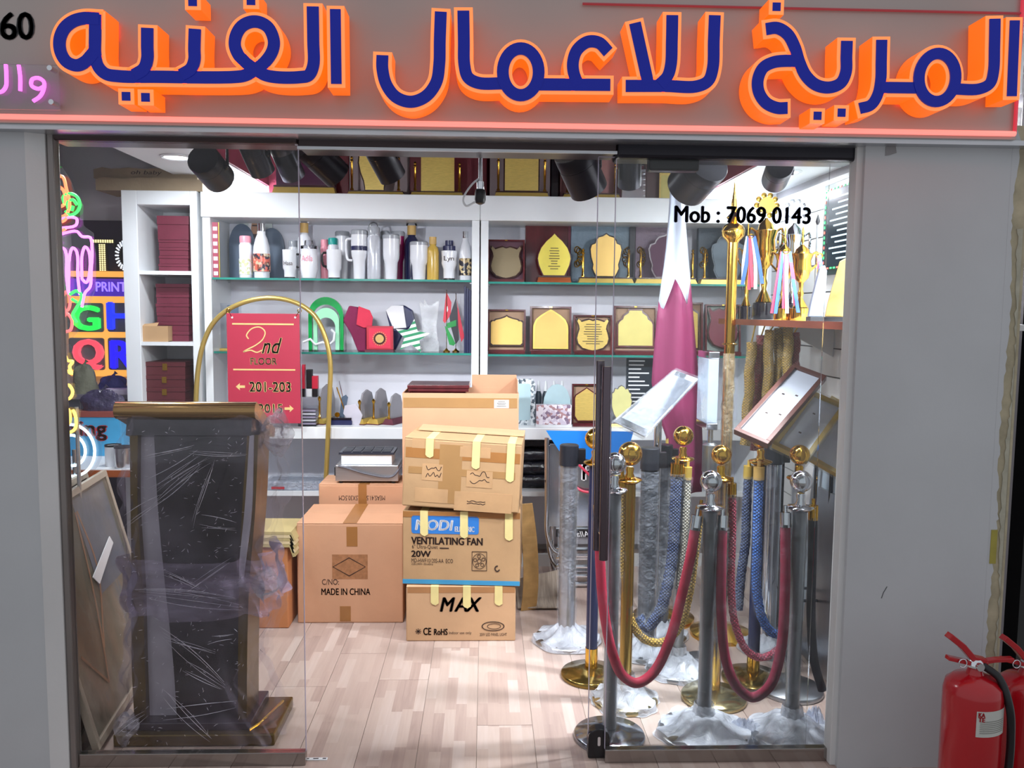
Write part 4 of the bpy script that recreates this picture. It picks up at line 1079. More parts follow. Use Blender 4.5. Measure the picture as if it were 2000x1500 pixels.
# ================================================================== left zone behind the glass
def neon(path, Y0, col, r, parent, y=0.0, n=4, closed=False):
    pts = [P(a, b, Y0) for a, b in path]
    pts = crom(pts, n, closed)
    L_ = parent.location
    return MB().tube([v-L_ for v in pts], r, 7, closed).obj('neon_tube', col, parent, smooth=True)
g_or = glow('orange_neon', '#ff7a50', 2.0); g_gr = glow('green_neon', '#3ff060', 1.6); g_pk = glow('magenta_neon', '#f07af8', 2.2)
g_ye = glow('amber_neon', '#ffd060', 2.0); g_wh = glow('cool_white_neon', '#d8f4ff', 2.4); g_rd = glow('coral_neon', '#ff6a6a', 1.6)
YN = 3.35
c0 = P(96, 640, YN)
t = thing('ice_cream_neon_sign', 'tall neon sundae sign in orange, green and magenta at the left jamb', 'neon sign', (c0.x, YN, 0.75))
lz = lambda px, py: (P(px, py, YN).x-c0.x, P(px, py, YN).z-0.75)
pl = [lz(85, 330), lz(118, 325), lz(136, 352), lz(146, 380), lz(160, 400), lz(160, 440), lz(180, 455), lz(185, 500), lz(185, 560), lz(172, 600), lz(160, 635), lz(140, 660), lz(85, 660)]
MB().prism([(x, zz) for x, zz in pl], 0.008, 0.013).obj('acrylic_backing', m_acryl, t)
MB().tube([(-0.03, 0.02, -0.75), (-0.03, 0.02, 1.3)], 0.008, 8).obj('support_post', m_alu, t, smooth=True)
for path in ([(108, 345), (122, 345), (130, 370), (136, 400), (128, 420), (110, 424)], [(110, 362), (124, 372), (126, 398), (112, 406)], [(108, 378), (116, 385), (112, 394)], [(110, 436), (126, 430), (134, 418)], [(108, 452), (122, 450), (128, 446)]):
    neon(path, YN-0.006, g_or, 0.0062, t)
for path in ([(126, 400), (124, 384), (136, 378), (150, 384), (156, 400), (150, 414), (136, 420), (128, 412)], [(134, 410), (132, 396), (142, 390), (150, 400)], [(140, 412), (143, 402)]):
    neon(path, YN-0.006, g_gr, 0.0062, t)
for path in ([(108, 430), (140, 424), (150, 428), (148, 440), (110, 446)], [(108, 462), (130, 454), (150, 452), (160, 462), (176, 464), (180, 490), (178, 530), (176, 560), (166, 572), (160, 600)],
             [(112, 560), (114, 500), (120, 484), (128, 490), (130, 540), (134, 576)], [(134, 576), (136, 500), (142, 484), (150, 492), (152, 540), (156, 576)], [(160, 545), (160, 500), (166, 482), (174, 492), (174, 540), (168, 552), (160, 545)], [(110, 470), (116, 474)]):
    neon(path, YN-0.006, g_pk, 0.0056, t)
for path in ([(136, 575), (150, 568), (160, 580), (150, 600), (142, 616), (150, 630)], [(118, 556), (122, 566), (120, 580)], [(140, 584), (150, 590)]):
    neon(path, YN-0.006, g_gr, 0.0062, t)
for path in ([(126, 606), (122, 585), (128, 570), (136, 580), (134, 604), (126, 608)], [(124, 620), (130, 612), (140, 624), (138, 644), (128, 648)]):
    neon(path, YN-0.006, g_rd, 0.0058, t)
c1 = P(120, 800, YN)
t = thing('star_neon_sign', 'amber neon star sign below the sundae sign at the left jamb', 'neon sign', (c1.x, YN, 0.3))
lz = lambda px, py: (P(px, py, YN).x-c1.x, P(px, py, YN).z-0.3)
MB().prism([lz(100, 672), lz(135, 672), lz(144, 700), lz(140, 735), (lz(146, 770)), lz(155, 790), lz(152, 850), lz(100, 858)], 0.008, 0.013).obj('acrylic_backing', m_acryl, t)
MB().tube([(0.05, 0.02, -0.3), (0.05, 0.02, 0.9)], 0.008, 8).obj('support_post', m_alu, t, smooth=True)
for path in ([(126, 690), (132, 704), (142, 706), (136, 716), (140, 730), (130, 724), (122, 732)], [(124, 755), (134, 752), (142, 765), (136, 778), (124, 780)], [(128, 800), (134, 800), (136, 825), (128, 830)], [(142, 800), (148, 815), (146, 838), (128, 848)]):
    neon(path, YN-0.006, g_ye, 0.0062, t)
c1 = P(150, 930, 3.6)
t = thing('ring_neon_sign', 'two cool white neon rings on clear acrylic behind the frame picture', 'neon sign', (c1.x, 3.6, 0.5))
cc = P(140, 880, 3.6)-Vector((c1.x, 3.6, 0.5))
for rr in (26, 44): MB().tube([(cc.x+v[0], 0, cc.z+v[1]) for v in ellipse(0, 0, rr*S(3.6), rr*1.15*S(3.6), 32)], 0.006, 7, True).obj('neon_ring', g_wh, t, smooth=True)
MB().lathe([(0.001, 0.008), (56*S(3.6), 0.008), (56*S(3.6), 0.013), (0.001, 0.013)], (cc.x, 0, cc.z), 40, 'y').obj('acrylic_disc', m_acryl, t)
MB().tube([(cc.x, 0.02, -0.5), (cc.x, 0.02, cc.z)], 0.008, 8).obj('support_post', m_alu, t, smooth=True)

# letter display board on the left
YBD = 5.36
c0 = P(150, 735, YBD); c1 = P(262, 535, YBD)
m_amb = glow('warm_backlit_frame', '#f2a94e', 0.85)
bd = thing('letter_sample_board', 'backlit amber board with coloured channel letters G, Q and blue letters', 'display board', (c0.x, YBD, c0.z))
def bl_(px, py): v = P(px, py, YBD); return v.x-c0.x, v.z-c0.z
x0, z0 = bl_(136, 735); x1, z1 = bl_(262, 576)
MB().box(x0, x1, 0, 0.05, z0, z1).obj('backlit_frame', m_amb, bd, bevel=0.01)
m_tile = mat('grey_tile_face', '#6e6c72', 0.4)
for (a, b, c, d) in ((134, 592, 202, 648), (212, 592, 280, 648), (138, 660, 204, 722), (214, 660, 280, 722)):
    xa, za = bl_(a, d); xb, zb = bl_(c, b)
    MB().prism(rrect(xa, xb, za, zb, 0.015), -0.012, 0.0).obj('tile', m_tile, bd)
def chan(ch, a, b, c, d, col, rim=None, y=-0.032):
    xa, za = bl_(a, d); xb, zb = bl_(c, b)
    o = text(ch, xa, xb, za, zb, y, col, bd, 'channel_letter', bold=0.06)
    s_ = o.modifiers.new('solid', 'SOLIDIFY'); s_.thickness = 0.02; s_.offset = -1
    return o
chan('G', 146, 598, 195, 644, glow('green_letter', '#2ee65a', 0.9))
chan('H', 216, 592, 262, 642, glow('blue_letter', '#2a3cf0', 0.9))
chan('Q', 150, 664, 202, 720, glow('red_letter', '#f0586a', 0.8))
chan('R', 222, 666, 262, 718, glow('deep_blue_letter', '#2c1fd0', 0.9))
c2 = P(136, 578, YBD)
ps = thing('purple_print_sign', 'purple strip sign reading PRINT above the letter board', 'sign', (c2.x, YBD, c2.z))
xb = P(262, 545, YBD)-c2
MB().box(0, xb.x, 0, 0.04, 0, xb.z).obj('strip', glow('violet_light_strip', '#5a34c8', 0.42), ps)
text('PRINT', P(188, 568, YBD).x-c2.x, P(247, 568, YBD).x-c2.x, P(200, 569, YBD).z-c2.z, P(200, 551, YBD).z-c2.z, -0.002, glow('lilac_letters', '#a58cf0', 0.7), ps, bold=0.04)
c3 = P(136, 540, YBD)
hs = thing('marquee_letter_shelf', 'amber lit ledge carrying bulb-dotted letters T and O', 'ledge', (c3.x, YBD-0.02, c3.z))
MB().box(0, P(262, 540, YBD).x-c3.x, 0.0, 0.06, 0, 0.035).obj('ledge', m_amb, hs)
MB().box(0, P(262, 540, YBD).x-c3.x, 0.06, 0.075, -0.02, 0.36).obj('backboard', mat('dark_plum_board', '#3a2f46', 0.5), hs)
def dotted(name, label, polys, x, ring=None):
    t_ = thing(name, label, 'letter', (x, YBD-0.0, c3.z+0.035))
    b = MB()
    for poly in polys: b.prism(poly, 0, 0.03)
    if ring: b.ring(ring[0], ring[1], 0, 0.03)
    b.obj('letter_body', mat('dark_letter_shell', '#4a4038', 0.4), t_)
    return t_
m_bulb = glow('warm_bulb', '#fff0b0', 1.0); m_bulbw = glow('white_bulb', '#e8f0ff', 1.0)
def bulbs(t_, pts, m):
    b = MB()
    for x, zz in pts: b.lathe([(0.001, -0.008), (0.005, -0.005), (0.0055, 0.0)], (x, 0, zz), 6, 'y')
    o = b.obj('bulbs', m, t_, smooth=True); o['kind'] = 'stuff'
xT = P(201, 530, YBD).x; hT = P(201, 467, YBD).z-c3.z-0.035
wT = 22*S(YBD)
tT = dotted('marquee_letter', 'bulb-dotted letter T on the amber ledge', [[(-wT, hT), (wT, hT), (wT*1.05, hT*0.72), (wT*0.8, hT*0.86), (wT*0.3, hT*0.88), (wT*0.3, hT*0.08), (wT*0.55, 0), (-wT*0.55, 0), (-wT*0.3, hT*0.08), (-wT*0.3, hT*0.88), (-wT*0.8, hT*0.86), (-wT*1.05, hT*0.72)]], xT)
bulbs(tT, [(wT*(-0.9+0.2*i), hT*zv) for i in range(10) for zv in (0.96, 0.91)]+[(wT*xv, hT*(0.04+0.06*i)) for i in range(14) for xv in (-0.2, 0, 0.2)], m_bulb)
xO = P(246, 530, YBD).x
tO = dotted('marquee_letter', 'bulb-dotted letter O half hidden by the tall cabinet', [], xO, (ellipse(0, hT*0.5, wT*0.9, hT*0.5, 28), ellipse(0, hT*0.5, wT*0.5, hT*0.28, 28)))
bulbs(tO, [(wT*rr*math.cos(a*PI/12), hT*0.5+hT*rr*0.55*math.sin(a*PI/12)) for a in range(24) for rr in (0.62, 0.72, 0.82)], m_bulbw)
# maroon beam along the left ceiling, seen below the dark ceiling
structure('ceiling_beam', MB().box(-3.2, -2.62, 3.2, YB, 2.10, 2.30), m_redceil)

# worktable with clutter
YT = 4.35
tb = thing('work_table', 'white worktable with wooden edge behind the podium at the left', 'table', (P(190, 920, YT).x, YT, 0))
zt2 = P(230, 917, YT).z
tx0, tx1 = -0.75, P(262, 917, YT).x-tb.location.x
MB().box(tx0, tx1, 0, 0.58, zt2-0.035, zt2).obj('table_top', m_white, tb)
MB().box(tx0, tx1+0.003, -0.008, 0.0, zt2-0.04, zt2-0.004).obj('wood_edge', m_owood, tb)
for x in (tx0+0.04, tx1-0.04):
    for y in (0.05, 0.53): MB().box(x-0.02, x+0.02, y-0.02, y+0.02, 0, zt2-0.035).obj('leg', m_alu, tb)
m_cup = mat('brushed_steel_cup', '#c2c4c8', 0.22, metal=0.9, var=0.05, stretch=(8, 8, 0.5))
for x, ya, Yc, lb, mm in ((222, 868, 4.46, 'white mug with dark rim behind the steel cup on the worktable', m_bw), (240, 871, 4.40, 'brushed steel cup with dark rim on the worktable', m_cup)):
    c = P(x, 912, Yc); r = 15*S(Yc); h = P(x, ya, Yc).z-zt2
    tt = thing('mug', lb, 'mug', (c.x, Yc, zt2))
    MB().lathe([(r*0.96, 0), (r, 0.004), (r, h*0.94), (r*0.9, h*0.94), (r*0.88, h*0.5)], seg=24).obj('body', mm, tt, smooth=True)
    MB().lathe([(r*1.02, h*0.92), (r*1.02, h), (r*0.92, h), (r*0.9, h*0.92)], seg=24).obj('rim', m_black, tt, smooth=True)
    MB().tube(crom([Vector((r*0.95, 0, h*0.8)), Vector((r*1.5, 0.01, h*0.75)), Vector((r*1.5, 0.01, h*0.35)), Vector((r*0.95, 0, h*0.25))], 4), 0.006, 8).obj('handle', mm, tt, smooth=True)
# blue poster panel with red lettering
c = P(150, 935, 4.75); c2 = P(236, 815, 4.75)
po = thing('blue_poster_box', 'light blue box with red lettering ending in ing on the worktable', 'box', (c.x, 4.75, zt2))
MB().box(-0.25, c2.x-c.x, 0, 0.12, 0, c2.z-zt2).obj('panel', mat('sky_blue_board', '#3f9fd0', 0.5, var=0.1), po, bevel=0.003)
text('Printing', P(64, 858, 4.75).x-c.x, P(209, 858, 4.75).x-c.x, P(180, 860, 4.75).z-zt2, P(180, 822, 4.75).z-zt2, -0.003, mat('crimson_print', '#b8242f', 0.5), po, bold=0.06)
MB().box(-0.25, c2.x-c.x, -0.004, 0.124, c2.z-zt2, c2.z-zt2+0.03).obj('lid', mat('brick_red_lid', '#8a4038', 0.5), po)
def lump(name, label, cat, x0, x1, ya, yb, Y, dep, m, seed, amp=0.25, zb=None, nu=22, nv=14):
    a = P(x0, yb, Y); b = P(x1, ya, Y)
    z0_ = a.z if zb is None else zb
    rx = (b.x-a.x)/2; rz = (b.z-z0_)
    rr = random.Random(seed); ph = [rr.uniform(0, 6.28) for _ in range(8)]
    def fn(u, v):
        th = u*2*PI; ph_ = v*PI/2
        k = 1+amp*(0.5*math.sin(3*th+ph[0]+4*v)+0.35*math.sin(7*th+ph[1]-6*v)+0.3*math.sin(11*v+ph[2]+2*th))
        k = max(0.5, min(k, 1.25))*0.86
        return (rx*k*math.cos(th)*math.cos(ph_)**0.6, dep/2*k*math.sin(th)*math.cos(ph_)**0.6, rz*math.sin(ph_)*min(k*1.1, 1.0))
    t_ = thing(name, label, cat, ((a.x+b.x)/2, Y+dep/2, z0_))
    MB().grid(fn, nu, nv).obj('bag_body', m, t_, smooth=True)
    k = MB().tube([(0, 0, rz*0.96), (rx*0.08, 0, rz*1.0+0.01), (rx*0.16, 0.005, rz*1.0+0.02)], [0.012, 0.006, 0.014], 6).obj('knot', m, t_, smooth=True)
    return t_
zpo = c2.z+0.03
zlid = zpo
m_bagd = mat('shiny_dark_bag', '#3b3552', 0.22, var=0.3, scale=25, bump=0.8, bscale=45, coat=0.4)
lump('plastic_bag', 'shiny dark crumpled plastic bag on the red-lidded box', 'bag', 146, 242, 762, 806, 4.78, 0.1, m_bagd, 3, zb=zlid)
ob_ = thing('backroom_counter', 'low dark counter below the letter board at the left wall', 'counter', (P(200, 800, 5.1).x, 5.1, 0))
zbc = P(200, 770, 5.1).z
MB().box(-0.5, 0.16, 0, 0.30, 0, zbc-0.03).obj('cabinet_body', mat('dark_slate_panel', '#3a3848', 0.5), ob_)
MB().box(-0.52, 0.165, -0.02, 0.30, zbc-0.03, zbc).obj('top', mat('grey_counter_top', '#6a6674', 0.4), ob_)
lump('fabric_bag', 'olive grey fabric bag slumped below the red letter Q', 'bag', 128, 182, 712, 772, 5.08, 0.14, mat('olive_canvas', '#6f7060', 0.8, var=0.2, bump=0.4), 8, 0.12, zb=zbc)
lump('fabric_bag', 'deep blue fabric bag under the letter board', 'bag', 178, 246, 735, 772, 5.2, 0.14, mat('royal_blue_fabric', '#2a2670', 0.7, var=0.25, bump=0.5), 9, 0.2, zb=zbc)
tt = thing('paper_stack', 'loose stack of pale envelopes beside the tall cabinet', 'papers', (P(232, 765, 5.1).x, 5.14, zbc))
for i in range(4): MB().box(-0.09, 0.08, -0.05, 0.05, 0.008*i, 0.008*i+0.0075).xf(Matrix.Rotation(0.1*(i-1.5), 4, 'Z')).obj('envelope', mat('lilac_paper', '#b8aec4', 0.6), tt)

# leaning framed picture behind the left pane
m_beige = mat('beige_frame_moulding', '#b3a594', 0.5, var=0.08)
def quad_frame(name, label, TL, TR, BR, BL, fw, m, pic, thick=0.025, cat='framed picture', group=None, extra=None):
    """frame spanned by 3-D corners; local x along top edge, local z along left edge"""
    TL, TR, BR, BL = [Vector(v) for v in (TL, TR, BR, BL)]
    ex = ((TR-TL)+(BR-BL)).normalized(); ez = ((TL-BL)+(TR-BR)); ez = (ez-ex*ez.dot(ex)).normalized(); ey = ez.cross(ex)
    W = ((TR-TL).length+(BR-BL).length)/2; H = ((TL-BL).length+(TR-BR).length)/2
    t_ = thing(name, label, cat, (0, 0, 0), group=group)
    t_.matrix_world = Matrix(((ex.x, ey.x, ez.x, BL.x), (ex.y, ey.y, ez.y, BL.y), (ex.z, ey.z, ez.z, BL.z), (0, 0, 0, 1)))
    MB().box(0, W, 0, thick, 0, fw).obj('frame_rail', m, t_, bevel=0.002); MB().box(0, W, 0, thick, H-fw, H).obj('frame_rail', m, t_, bevel=0.002)
    MB().box(0, fw, 0, thick, fw, H-fw).obj('frame_stile', m, t_, bevel=0.002); MB().box(W-fw, W, 0, thick, fw, H-fw).obj('frame_stile', m, t_, bevel=0.002)
    MB().box(fw, W-fw, thick*0.45, thick*0.8, fw, H-fw).obj('picture', pic, t_)
    return t_, W, H
def painting_mat():
    m = mat('abstract_painting', '#4c5042', 0.3, var=0.3)
    nt = m.node_tree; N = nt.nodes; Lk = nt.links
    tc = N.new('ShaderNodeTexCoord'); nz = N.new('ShaderNodeTexNoise'); nz.inputs['Scale'].default_value = 2.6; nz.inputs['Detail'].default_value = 6; nz.inputs['Distortion'].default_value = 1.5
    mp = N.new('ShaderNodeMapping'); mp.inputs['Scale'].default_value = (1, 1, 0.5); Lk.new(tc.outputs['Object'], mp.inputs[0]); Lk.new(mp.outputs[0], nz.inputs['Vector'])
    rp = N.new('ShaderNodeValToRGB'); cr = rp.color_ramp
    for i, (p, c_) in enumerate(((0.28, '#22312f'), (0.42, '#3c4a3a'), (0.52, '#6d6350'), (0.60, '#8a7a68'), (0.72, '#5c6a7a'))):
        e = cr.elements[i] if i < 2 else cr.elements.new(p)
        e.position = p; e.color = lin(c_)+(1,)
    Lk.new(nz.outputs[0], rp.inputs[0]); Lk.new(rp.outputs[0], N['Principled BSDF'].inputs['Base Color'])
    return m
BLp = G(195, 1466, 0.02); TLp = P(55, 1010, 2.86); TRp = P(212, 914, 3.74)
for k, (lb, off) in enumerate((('large beige framed picture tilted on its corner behind the left glass pane', Vector((0, 0, 0))), ('second beige framed picture behind the larger one at the left jamb', Vector((-0.075, -0.02, -0.003))))):
    fp, W, H = quad_frame('framed_picture', lb, TLp+off, TRp+off, BLp+TRp-TLp+off, BLp+off, 0.028, m_beige, painting_mat(), group='beige framed pictures at the left jamb')
    if k == 0:
        MB().box(0.028, W-0.028, 0.004, 0.006, 0.03, H-0.03).obj('plastic_cover', film('loose_picture_film', '#c9b8a6', 0.16, 0.2, 6, 0.7), fp)
        MB().prism([(W*0.45, H*0.60), (W*0.78, H*0.70), (W*0.80, H*0.66), (W*0.50, H*0.55)], 0.0005, 0.0035).obj('paper_label', m_paper, fp)
        MB().box(W*0.50, W*0.93, 0.008, 0.0095, H*0.50, H*0.955).obj('blue_sheet', mat('steel_blue_sheet', '#56637c', 0.35), fp)
        for pts in ([(0.30, 0.16), (0.42, 0.5), (0.5, 0.9)], [(0.30, 0.16), (0.12, 0.36)], [(0.36, 0.3), (0.55, 0.62), (0.52, 0.9)]):
            pp = [Vector((W*a, 0.008, H*b)) for a, b in pts]
            MB().strip([(v.x, v.z) for v in crom(pp, 5)], 0.006, 0.0072, 0.009).obj('brown_tape', mat('brown_strap', '#a5714c', 0.4), fp)
# ================================================================== wrapped podium
YPO = 2.95
pc = P(357, 1450, YPO)
pod = thing('podium', 'black and gold podium wrapped in clear stretch film behind the left pane', 'podium', (pc.x, YPO, 0))
def pl_(px, py, Y=YPO): v = P(px, py, Y); return v.x-pc.x, v.z
s3 = S(YPO)
m_rollg = mat('copper_gold_foil', '#b08a58', 0.16, metal=0.85, var=0.18, scale=6, stretch=(0.4, 4, 4))
xa, z_ = pl_(232, 800); xb, _ = pl_(492, 800)
za = pl_(357, 821)[1]; zb = pl_(357, 786)[1]
rr = (zb-za)/2; zc = (za+zb)/2
# rounded front edge and sloping reading surface
prof = [(-0.0+rr*math.sin(a*PI/8)*-1, zc+rr*math.cos(a*PI/8)) for a in range(0, 9)]
poly = [(y, z) for y, z in prof]+[(0.24, zc-rr-0.10), (0.25, zc-0.10)]
b = MB(); n = len(poly)
b.add([(xa-0.02, y, z) for y, z in poly]+[(xb+0.01, y, z) for y, z in poly], [tuple(range(n)), tuple(range(2*n-1, n-1, -1))]+[(i, (i+1) % n, n+(i+1) % n, n+i) for i in range(n)])
b.shift((0, 0.03, 0)).obj('reading_top', m_rollg, pod, smooth=True)
xn0 = pl_(240, 830)[0]; xn1 = pl_(487, 830)[0]; zn = pl_(357, 852)[1]
MB().add([(xn0, 0.02, zn), (xn1, 0.02, zn), (xn1, 0.2, zn-0.06), (xn0, 0.2, zn-0.06), (xn0, 0.035, za+0.004), (xn1, 0.035, za+0.004), (xn1, 0.2, za-0.08), (xn0, 0.2, za-0.08)], [(0, 3, 2, 1), (4, 5, 6, 7), (0, 1, 5, 4), (1, 2, 6, 5), (2, 3, 7, 6), (3, 0, 4, 7)]).obj('neck', m_blackgl, pod)
# curved centre panel
def col(name, m, Lp, y0, y1):
    """Lp: list of (py, pxleft, pxright)"""
    pts = Lp
    left = [pl_(a, y) for y, a, b_ in pts]; right = [pl_(b_, y) for y, a, b_ in pts]
    lf = [(v.x, v.y) for v in crom([Vector(p) for p in left], 5)]; rg_ = [(v.x, v.y) for v in crom([Vector(p) for p in right], 5)]
    bb = MB(); n = len(lf)
    vs = [(x, y0, z) for x, z in lf]+[(x, y0, z) for x, z in rg_]+[(x, y1, z) for x, z in lf]+[(x, y1, z) for x, z in rg_]
    fs = []
    for i in range(n-1):
        fs += [(i, i+1, n+i+1, n+i), (2*n+i, 3*n+i, 3*n+i+1, 2*n+i+1), (i, 2*n+i, 2*n+i+1, i+1), (n+i, n+i+1, 3*n+i+1, 3*n+i)]
    fs += [(0, n, 3*n, 2*n), (n-1, 3*n-1, 4*n-1, 2*n-1)]
    return bb.add(vs, fs).obj(name, m, pod)
zfoot = 1420
col('centre_panel', m_blackgl, [(852, 292, 478), (1000, 300, 468), (1150, 314, 462), (1300, 330, 460), (zfoot, 338, 460)], 0.04, 0.20)
m_acw = mat('frosted_side_panel', '#b9b2c0', 0.25, var=0.12)
col('side_panel', m_acw, [(852, 262, 292), (1000, 262, 300), (1150, 272, 314), (1300, 276, 330), (zfoot, 280, 338)], 0.06, 0.18)
m_bz = mat('dark_bronze_gold', '#6e5a2c', 0.25, metal=0.7, var=0.2)
col('gold_column', m_bz, [(852, 246, 262), (1000, 248, 262), (1150, 250, 272), (1300, 250, 276), (zfoot, 256, 280)], 0.03, 0.19)
col('gold_column', m_bz, [(852, 478, 500), (1000, 468, 494), (1150, 462, 482), (1300, 460, 478), (zfoot, 460, 478)], 0.03, 0.19)
col('side_panel', m_acw, [(852, 484, 492), (1000, 474, 488), (1100, 464, 476), (1150, 463, 470)], 0.022, 0.03)
zf1 = pl_(357, zfoot)[1]
x0 = pl_(246, 1440)[0]; x1 = pl_(490, 1440)[0]
MB().box(x0, x1, 0.0, 0.26, 0.045, max(zf1+0.004, 0.075)).obj('foot_step', mat('plum_black_step', '#2c2230', 0.2, coat=0.4), pod, bevel=0.004)
x0 = pl_(228, 1450)[0]; x1 = pl_(540, 1450)[0]
MB().box(x0, x1, -0.03, 0.27, 0.0, 0.045).obj('base', m_bz, pod, bevel=0.005)
MB().tube(crom([Vector((x1-0.10, 0.0, 0.048)), Vector((x1-0.06, 0.05, 0.06)), Vector((x1-0.02, 0.18, 0.07))], 5), 0.006, 8).obj('gold_trim', m_gold, pod, smooth=True)
# film: a loose wrap around the whole body
rn = random.Random(21); ph = [rn.uniform(0, 6.28) for _ in range(10)]
def wrapfn(u, v):
    th = u*2*PI
    py = 812+v*640
    zz = pl_(357, py)[1]
    wl = {0: 238, 1: 232, 2: 240, 3: 246, 4: 240, 5: 226}
    k = v*5; i = min(int(k), 4); f = k-i
    L_ = wl[i]*(1-f)+wl[i+1]*f
    wr = {0: 520, 1: 540, 2: 512, 3: 535, 4: 486, 5: 546}
    R_ = wr[i]*(1-f)+wr[i+1]*f
    xl = pl_(L_, py)[0]; xr = pl_(R_, py)[0]
    cxm = (xl+xr)/2; hx = (xr-xl)/2; cy = 0.115; hy = 0.17
    c_ = math.cos(th); s_ = math.sin(th)
    e = 0.42
    x = cxm+hx*math.copysign(abs(c_)**e, c_); y = cy+hy*math.copysign(abs(s_)**e, s_)
    wv = 0.010*math.sin(9*th+14*v+ph[0])+0.008*math.sin(17*th-31*v+ph[1])+0.006*math.sin(5*th+53*v+ph[2])
    return (x*(1)+wv*c_*1.5, y+wv*s_, max(zz, 0.006)+0.008*math.sin(7*th+ph[3]))
MB().grid(wrapfn, 110, 90).obj('stretch_film', film('podium_film', '#cfc2dc', 0.10, 0.1, 9, 0.5, (0.42, 0.7)), pod, smooth=True)
MB().grid(lambda u, v: tuple(a_*1.0 for a_ in wrapfn(u, 0.43+0.17*v)), 90, 22).shift((0, -0.006, 0)).obj('film_band', film('podium_film_band', '#c4b2d4', 0.30, 0.12, 10, 0.8, (0.35, 0.7), (1, 1, 4)), pod, smooth=True)
# creases and glints of the stretched film, both built as thin pale ridges
rc_ = random.Random(77); bc = MB()
def crease_glint(a, b, wd, bend=0.0):
    yf = -0.064+rc_.uniform(-0.004, 0.004); x0_, z0_ = pl_(*a); x1_, z1_ = pl_(*b); n_ = 8
    nx, nz_ = -(z1_-z0_), (x1_-x0_)
    pts_ = [Vector((x0_+(x1_-x0_)*i/(n_-1)+nx*bend*math.sin(PI*i/(n_-1)), yf, z0_+(z1_-z0_)*i/(n_-1)+nz_*bend*math.sin(PI*i/(n_-1)))) for i in range(n_)]
    bc.tube(pts_, [wd*math.sin(PI*(0.06+0.88*i/(n_-1))) for i in range(n_)], 4)
for a, b in (((298, 887), (389, 867)), ((389, 867), (493, 876)), ((303, 942), (400, 880)), ((310, 990), (405, 905)), ((312, 960), (420, 890)), ((395, 1010), (430, 900)), ((260, 1010), (330, 965)), ((333, 1221), (452, 1323)), ((376, 1282), (445, 1323)), ((338, 1343), (424, 1429)), ((300, 1150), (480, 1175)), ((280, 1130), (470, 1150)), ((330, 1235), (430, 1262)), ((250, 1420), (300, 1380)), ((330, 1380), (470, 1360)), ((420, 1240), (465, 1232)), ((400, 1010), (470, 1020)), ((330, 1110), (400, 1140)), ((380, 1140), (460, 1085))):
    for k_ in range(3):
        jx, jy = rc_.uniform(-8, 8), rc_.uniform(-14, 14)
        crease_glint((a[0]+jx, a[1]+jy), (b[0]+jx*0.4, b[1]+jy*0.6), 0.0011 if k_ == 0 else 0.0007, rc_.uniform(-0.05, 0.05))
for i in range(330):  # short sparkles: glints of the film modelled as tiny pale tubes
    px_0, py_0 = rc_.uniform(250, 485), rc_.uniform(835, 1440); an = rc_.gauss(-0.35, 0.7); ln = rc_.uniform(2, 10)
    crease_glint((px_0, py_0), (px_0+ln*math.cos(an), py_0+ln*math.sin(an)), rc_.uniform(0.0004, 0.0009), rc_.uniform(-0.1, 0.1))
o_ = bc.obj('film_creases_glints', film('film_crease_glint', '#eee8f6', 0.55, 0.1, 60, 0.4, (0.2, 0.5)), pod, smooth=True); o_['kind'] = 'stuff'
# gathered film bunches
def bunch(px, py, w, h, seed, dy=-0.03):
    cx_, cz_ = pl_(px, py); rs = random.Random(seed); p_ = [rs.uniform(0, 6.28) for _ in range(4)]
    def fn(u, v):
        th = u*2*PI; k = 1+0.25*math.sin(3*th+p_[0])*math.sin(PI*v)+0.18*math.sin(7*th+9*v+p_[1])
        r_ = math.sin(PI*min(0.98, 0.06+v*0.92))
        return (cx_+w*s3*(v-0.5)+0.0, dy+0.05*r_*k*math.sin(th), cz_+h*s3*0.5*r_*k*math.cos(th))
    MB().grid(fn, 28, 22).obj('film_bunch', film('podium_film_bunch', '#d8d0de', 0.30, 0.12, 26, 1.0), pod, smooth=True)
bunch(528, 855, 70, 80, 2, 0.1); bunch(525, 1135, 60, 50, 4); bunch(250, 1415, 50, 60, 5, -0.01)

# ================================================================== arch stand with the floor directory
YA = 4.925
ac = P(512, 900, YA)
arch = thing('arch_sign_stand', 'gold arch-shaped tube stand holding a red floor directory', 'sign stand', (ac.x, YA, 0))
pts = [P(a, b, YA) for a, b in ((382, 800), (386, 730), (396, 675), (415, 633), (445, 605), (488, 587), (535, 582), (580, 592), (614, 616), (634, 655), (645, 705), (644, 770), (641, 840), (637, 930))]
L0 = pts[0]; R0 = pts[-1]
path = [Vector((L0.x, YA, 0.012))]+crom(pts, 4)+[Vector((R0.x, YA, 0.012))]
MB().tube([v-Vector((ac.x, YA, 0)) for v in path], 0.0145, 10).obj('arch_tube', mat('champagne_gold_tube', '#cdb063', 0.3, metal=0.6, var=0.06), arch, smooth=True)
for v in (L0, R0): MB().box(v.x-ac.x-0.03, v.x-ac.x+0.03, -0.07, 0.02, 0, 0.012).obj('foot_plate', mat('champagne_gold_tube'), arch, bevel=0.003)
c0 = P(447, 826, YA-0.02); c1 = P(585, 613, YA-0.02)
ds = thing('floor_directory_sign', 'hanging red sign with gold script 2nd FLOOR and room numbers', 'sign', (c0.x, YA-0.02, c0.z))
W = c1.x-c0.x; H = c1.z-c0.z
MB().box(0, W, -0.004, 0.004, 0, H).obj('panel', mat('matt_red_acrylic', '#b52a45', 0.45, var=0.06, scale=5), ds, bevel=0.001)
def dl(px, py): v = P(px, py, YA-0.02); return v.x-c0.x, v.z-c0.z
m_goldfoil = mat('mirror_gold_foil', '#efd08a', 0.25, metal=0.1, var=0.08, scale=30)
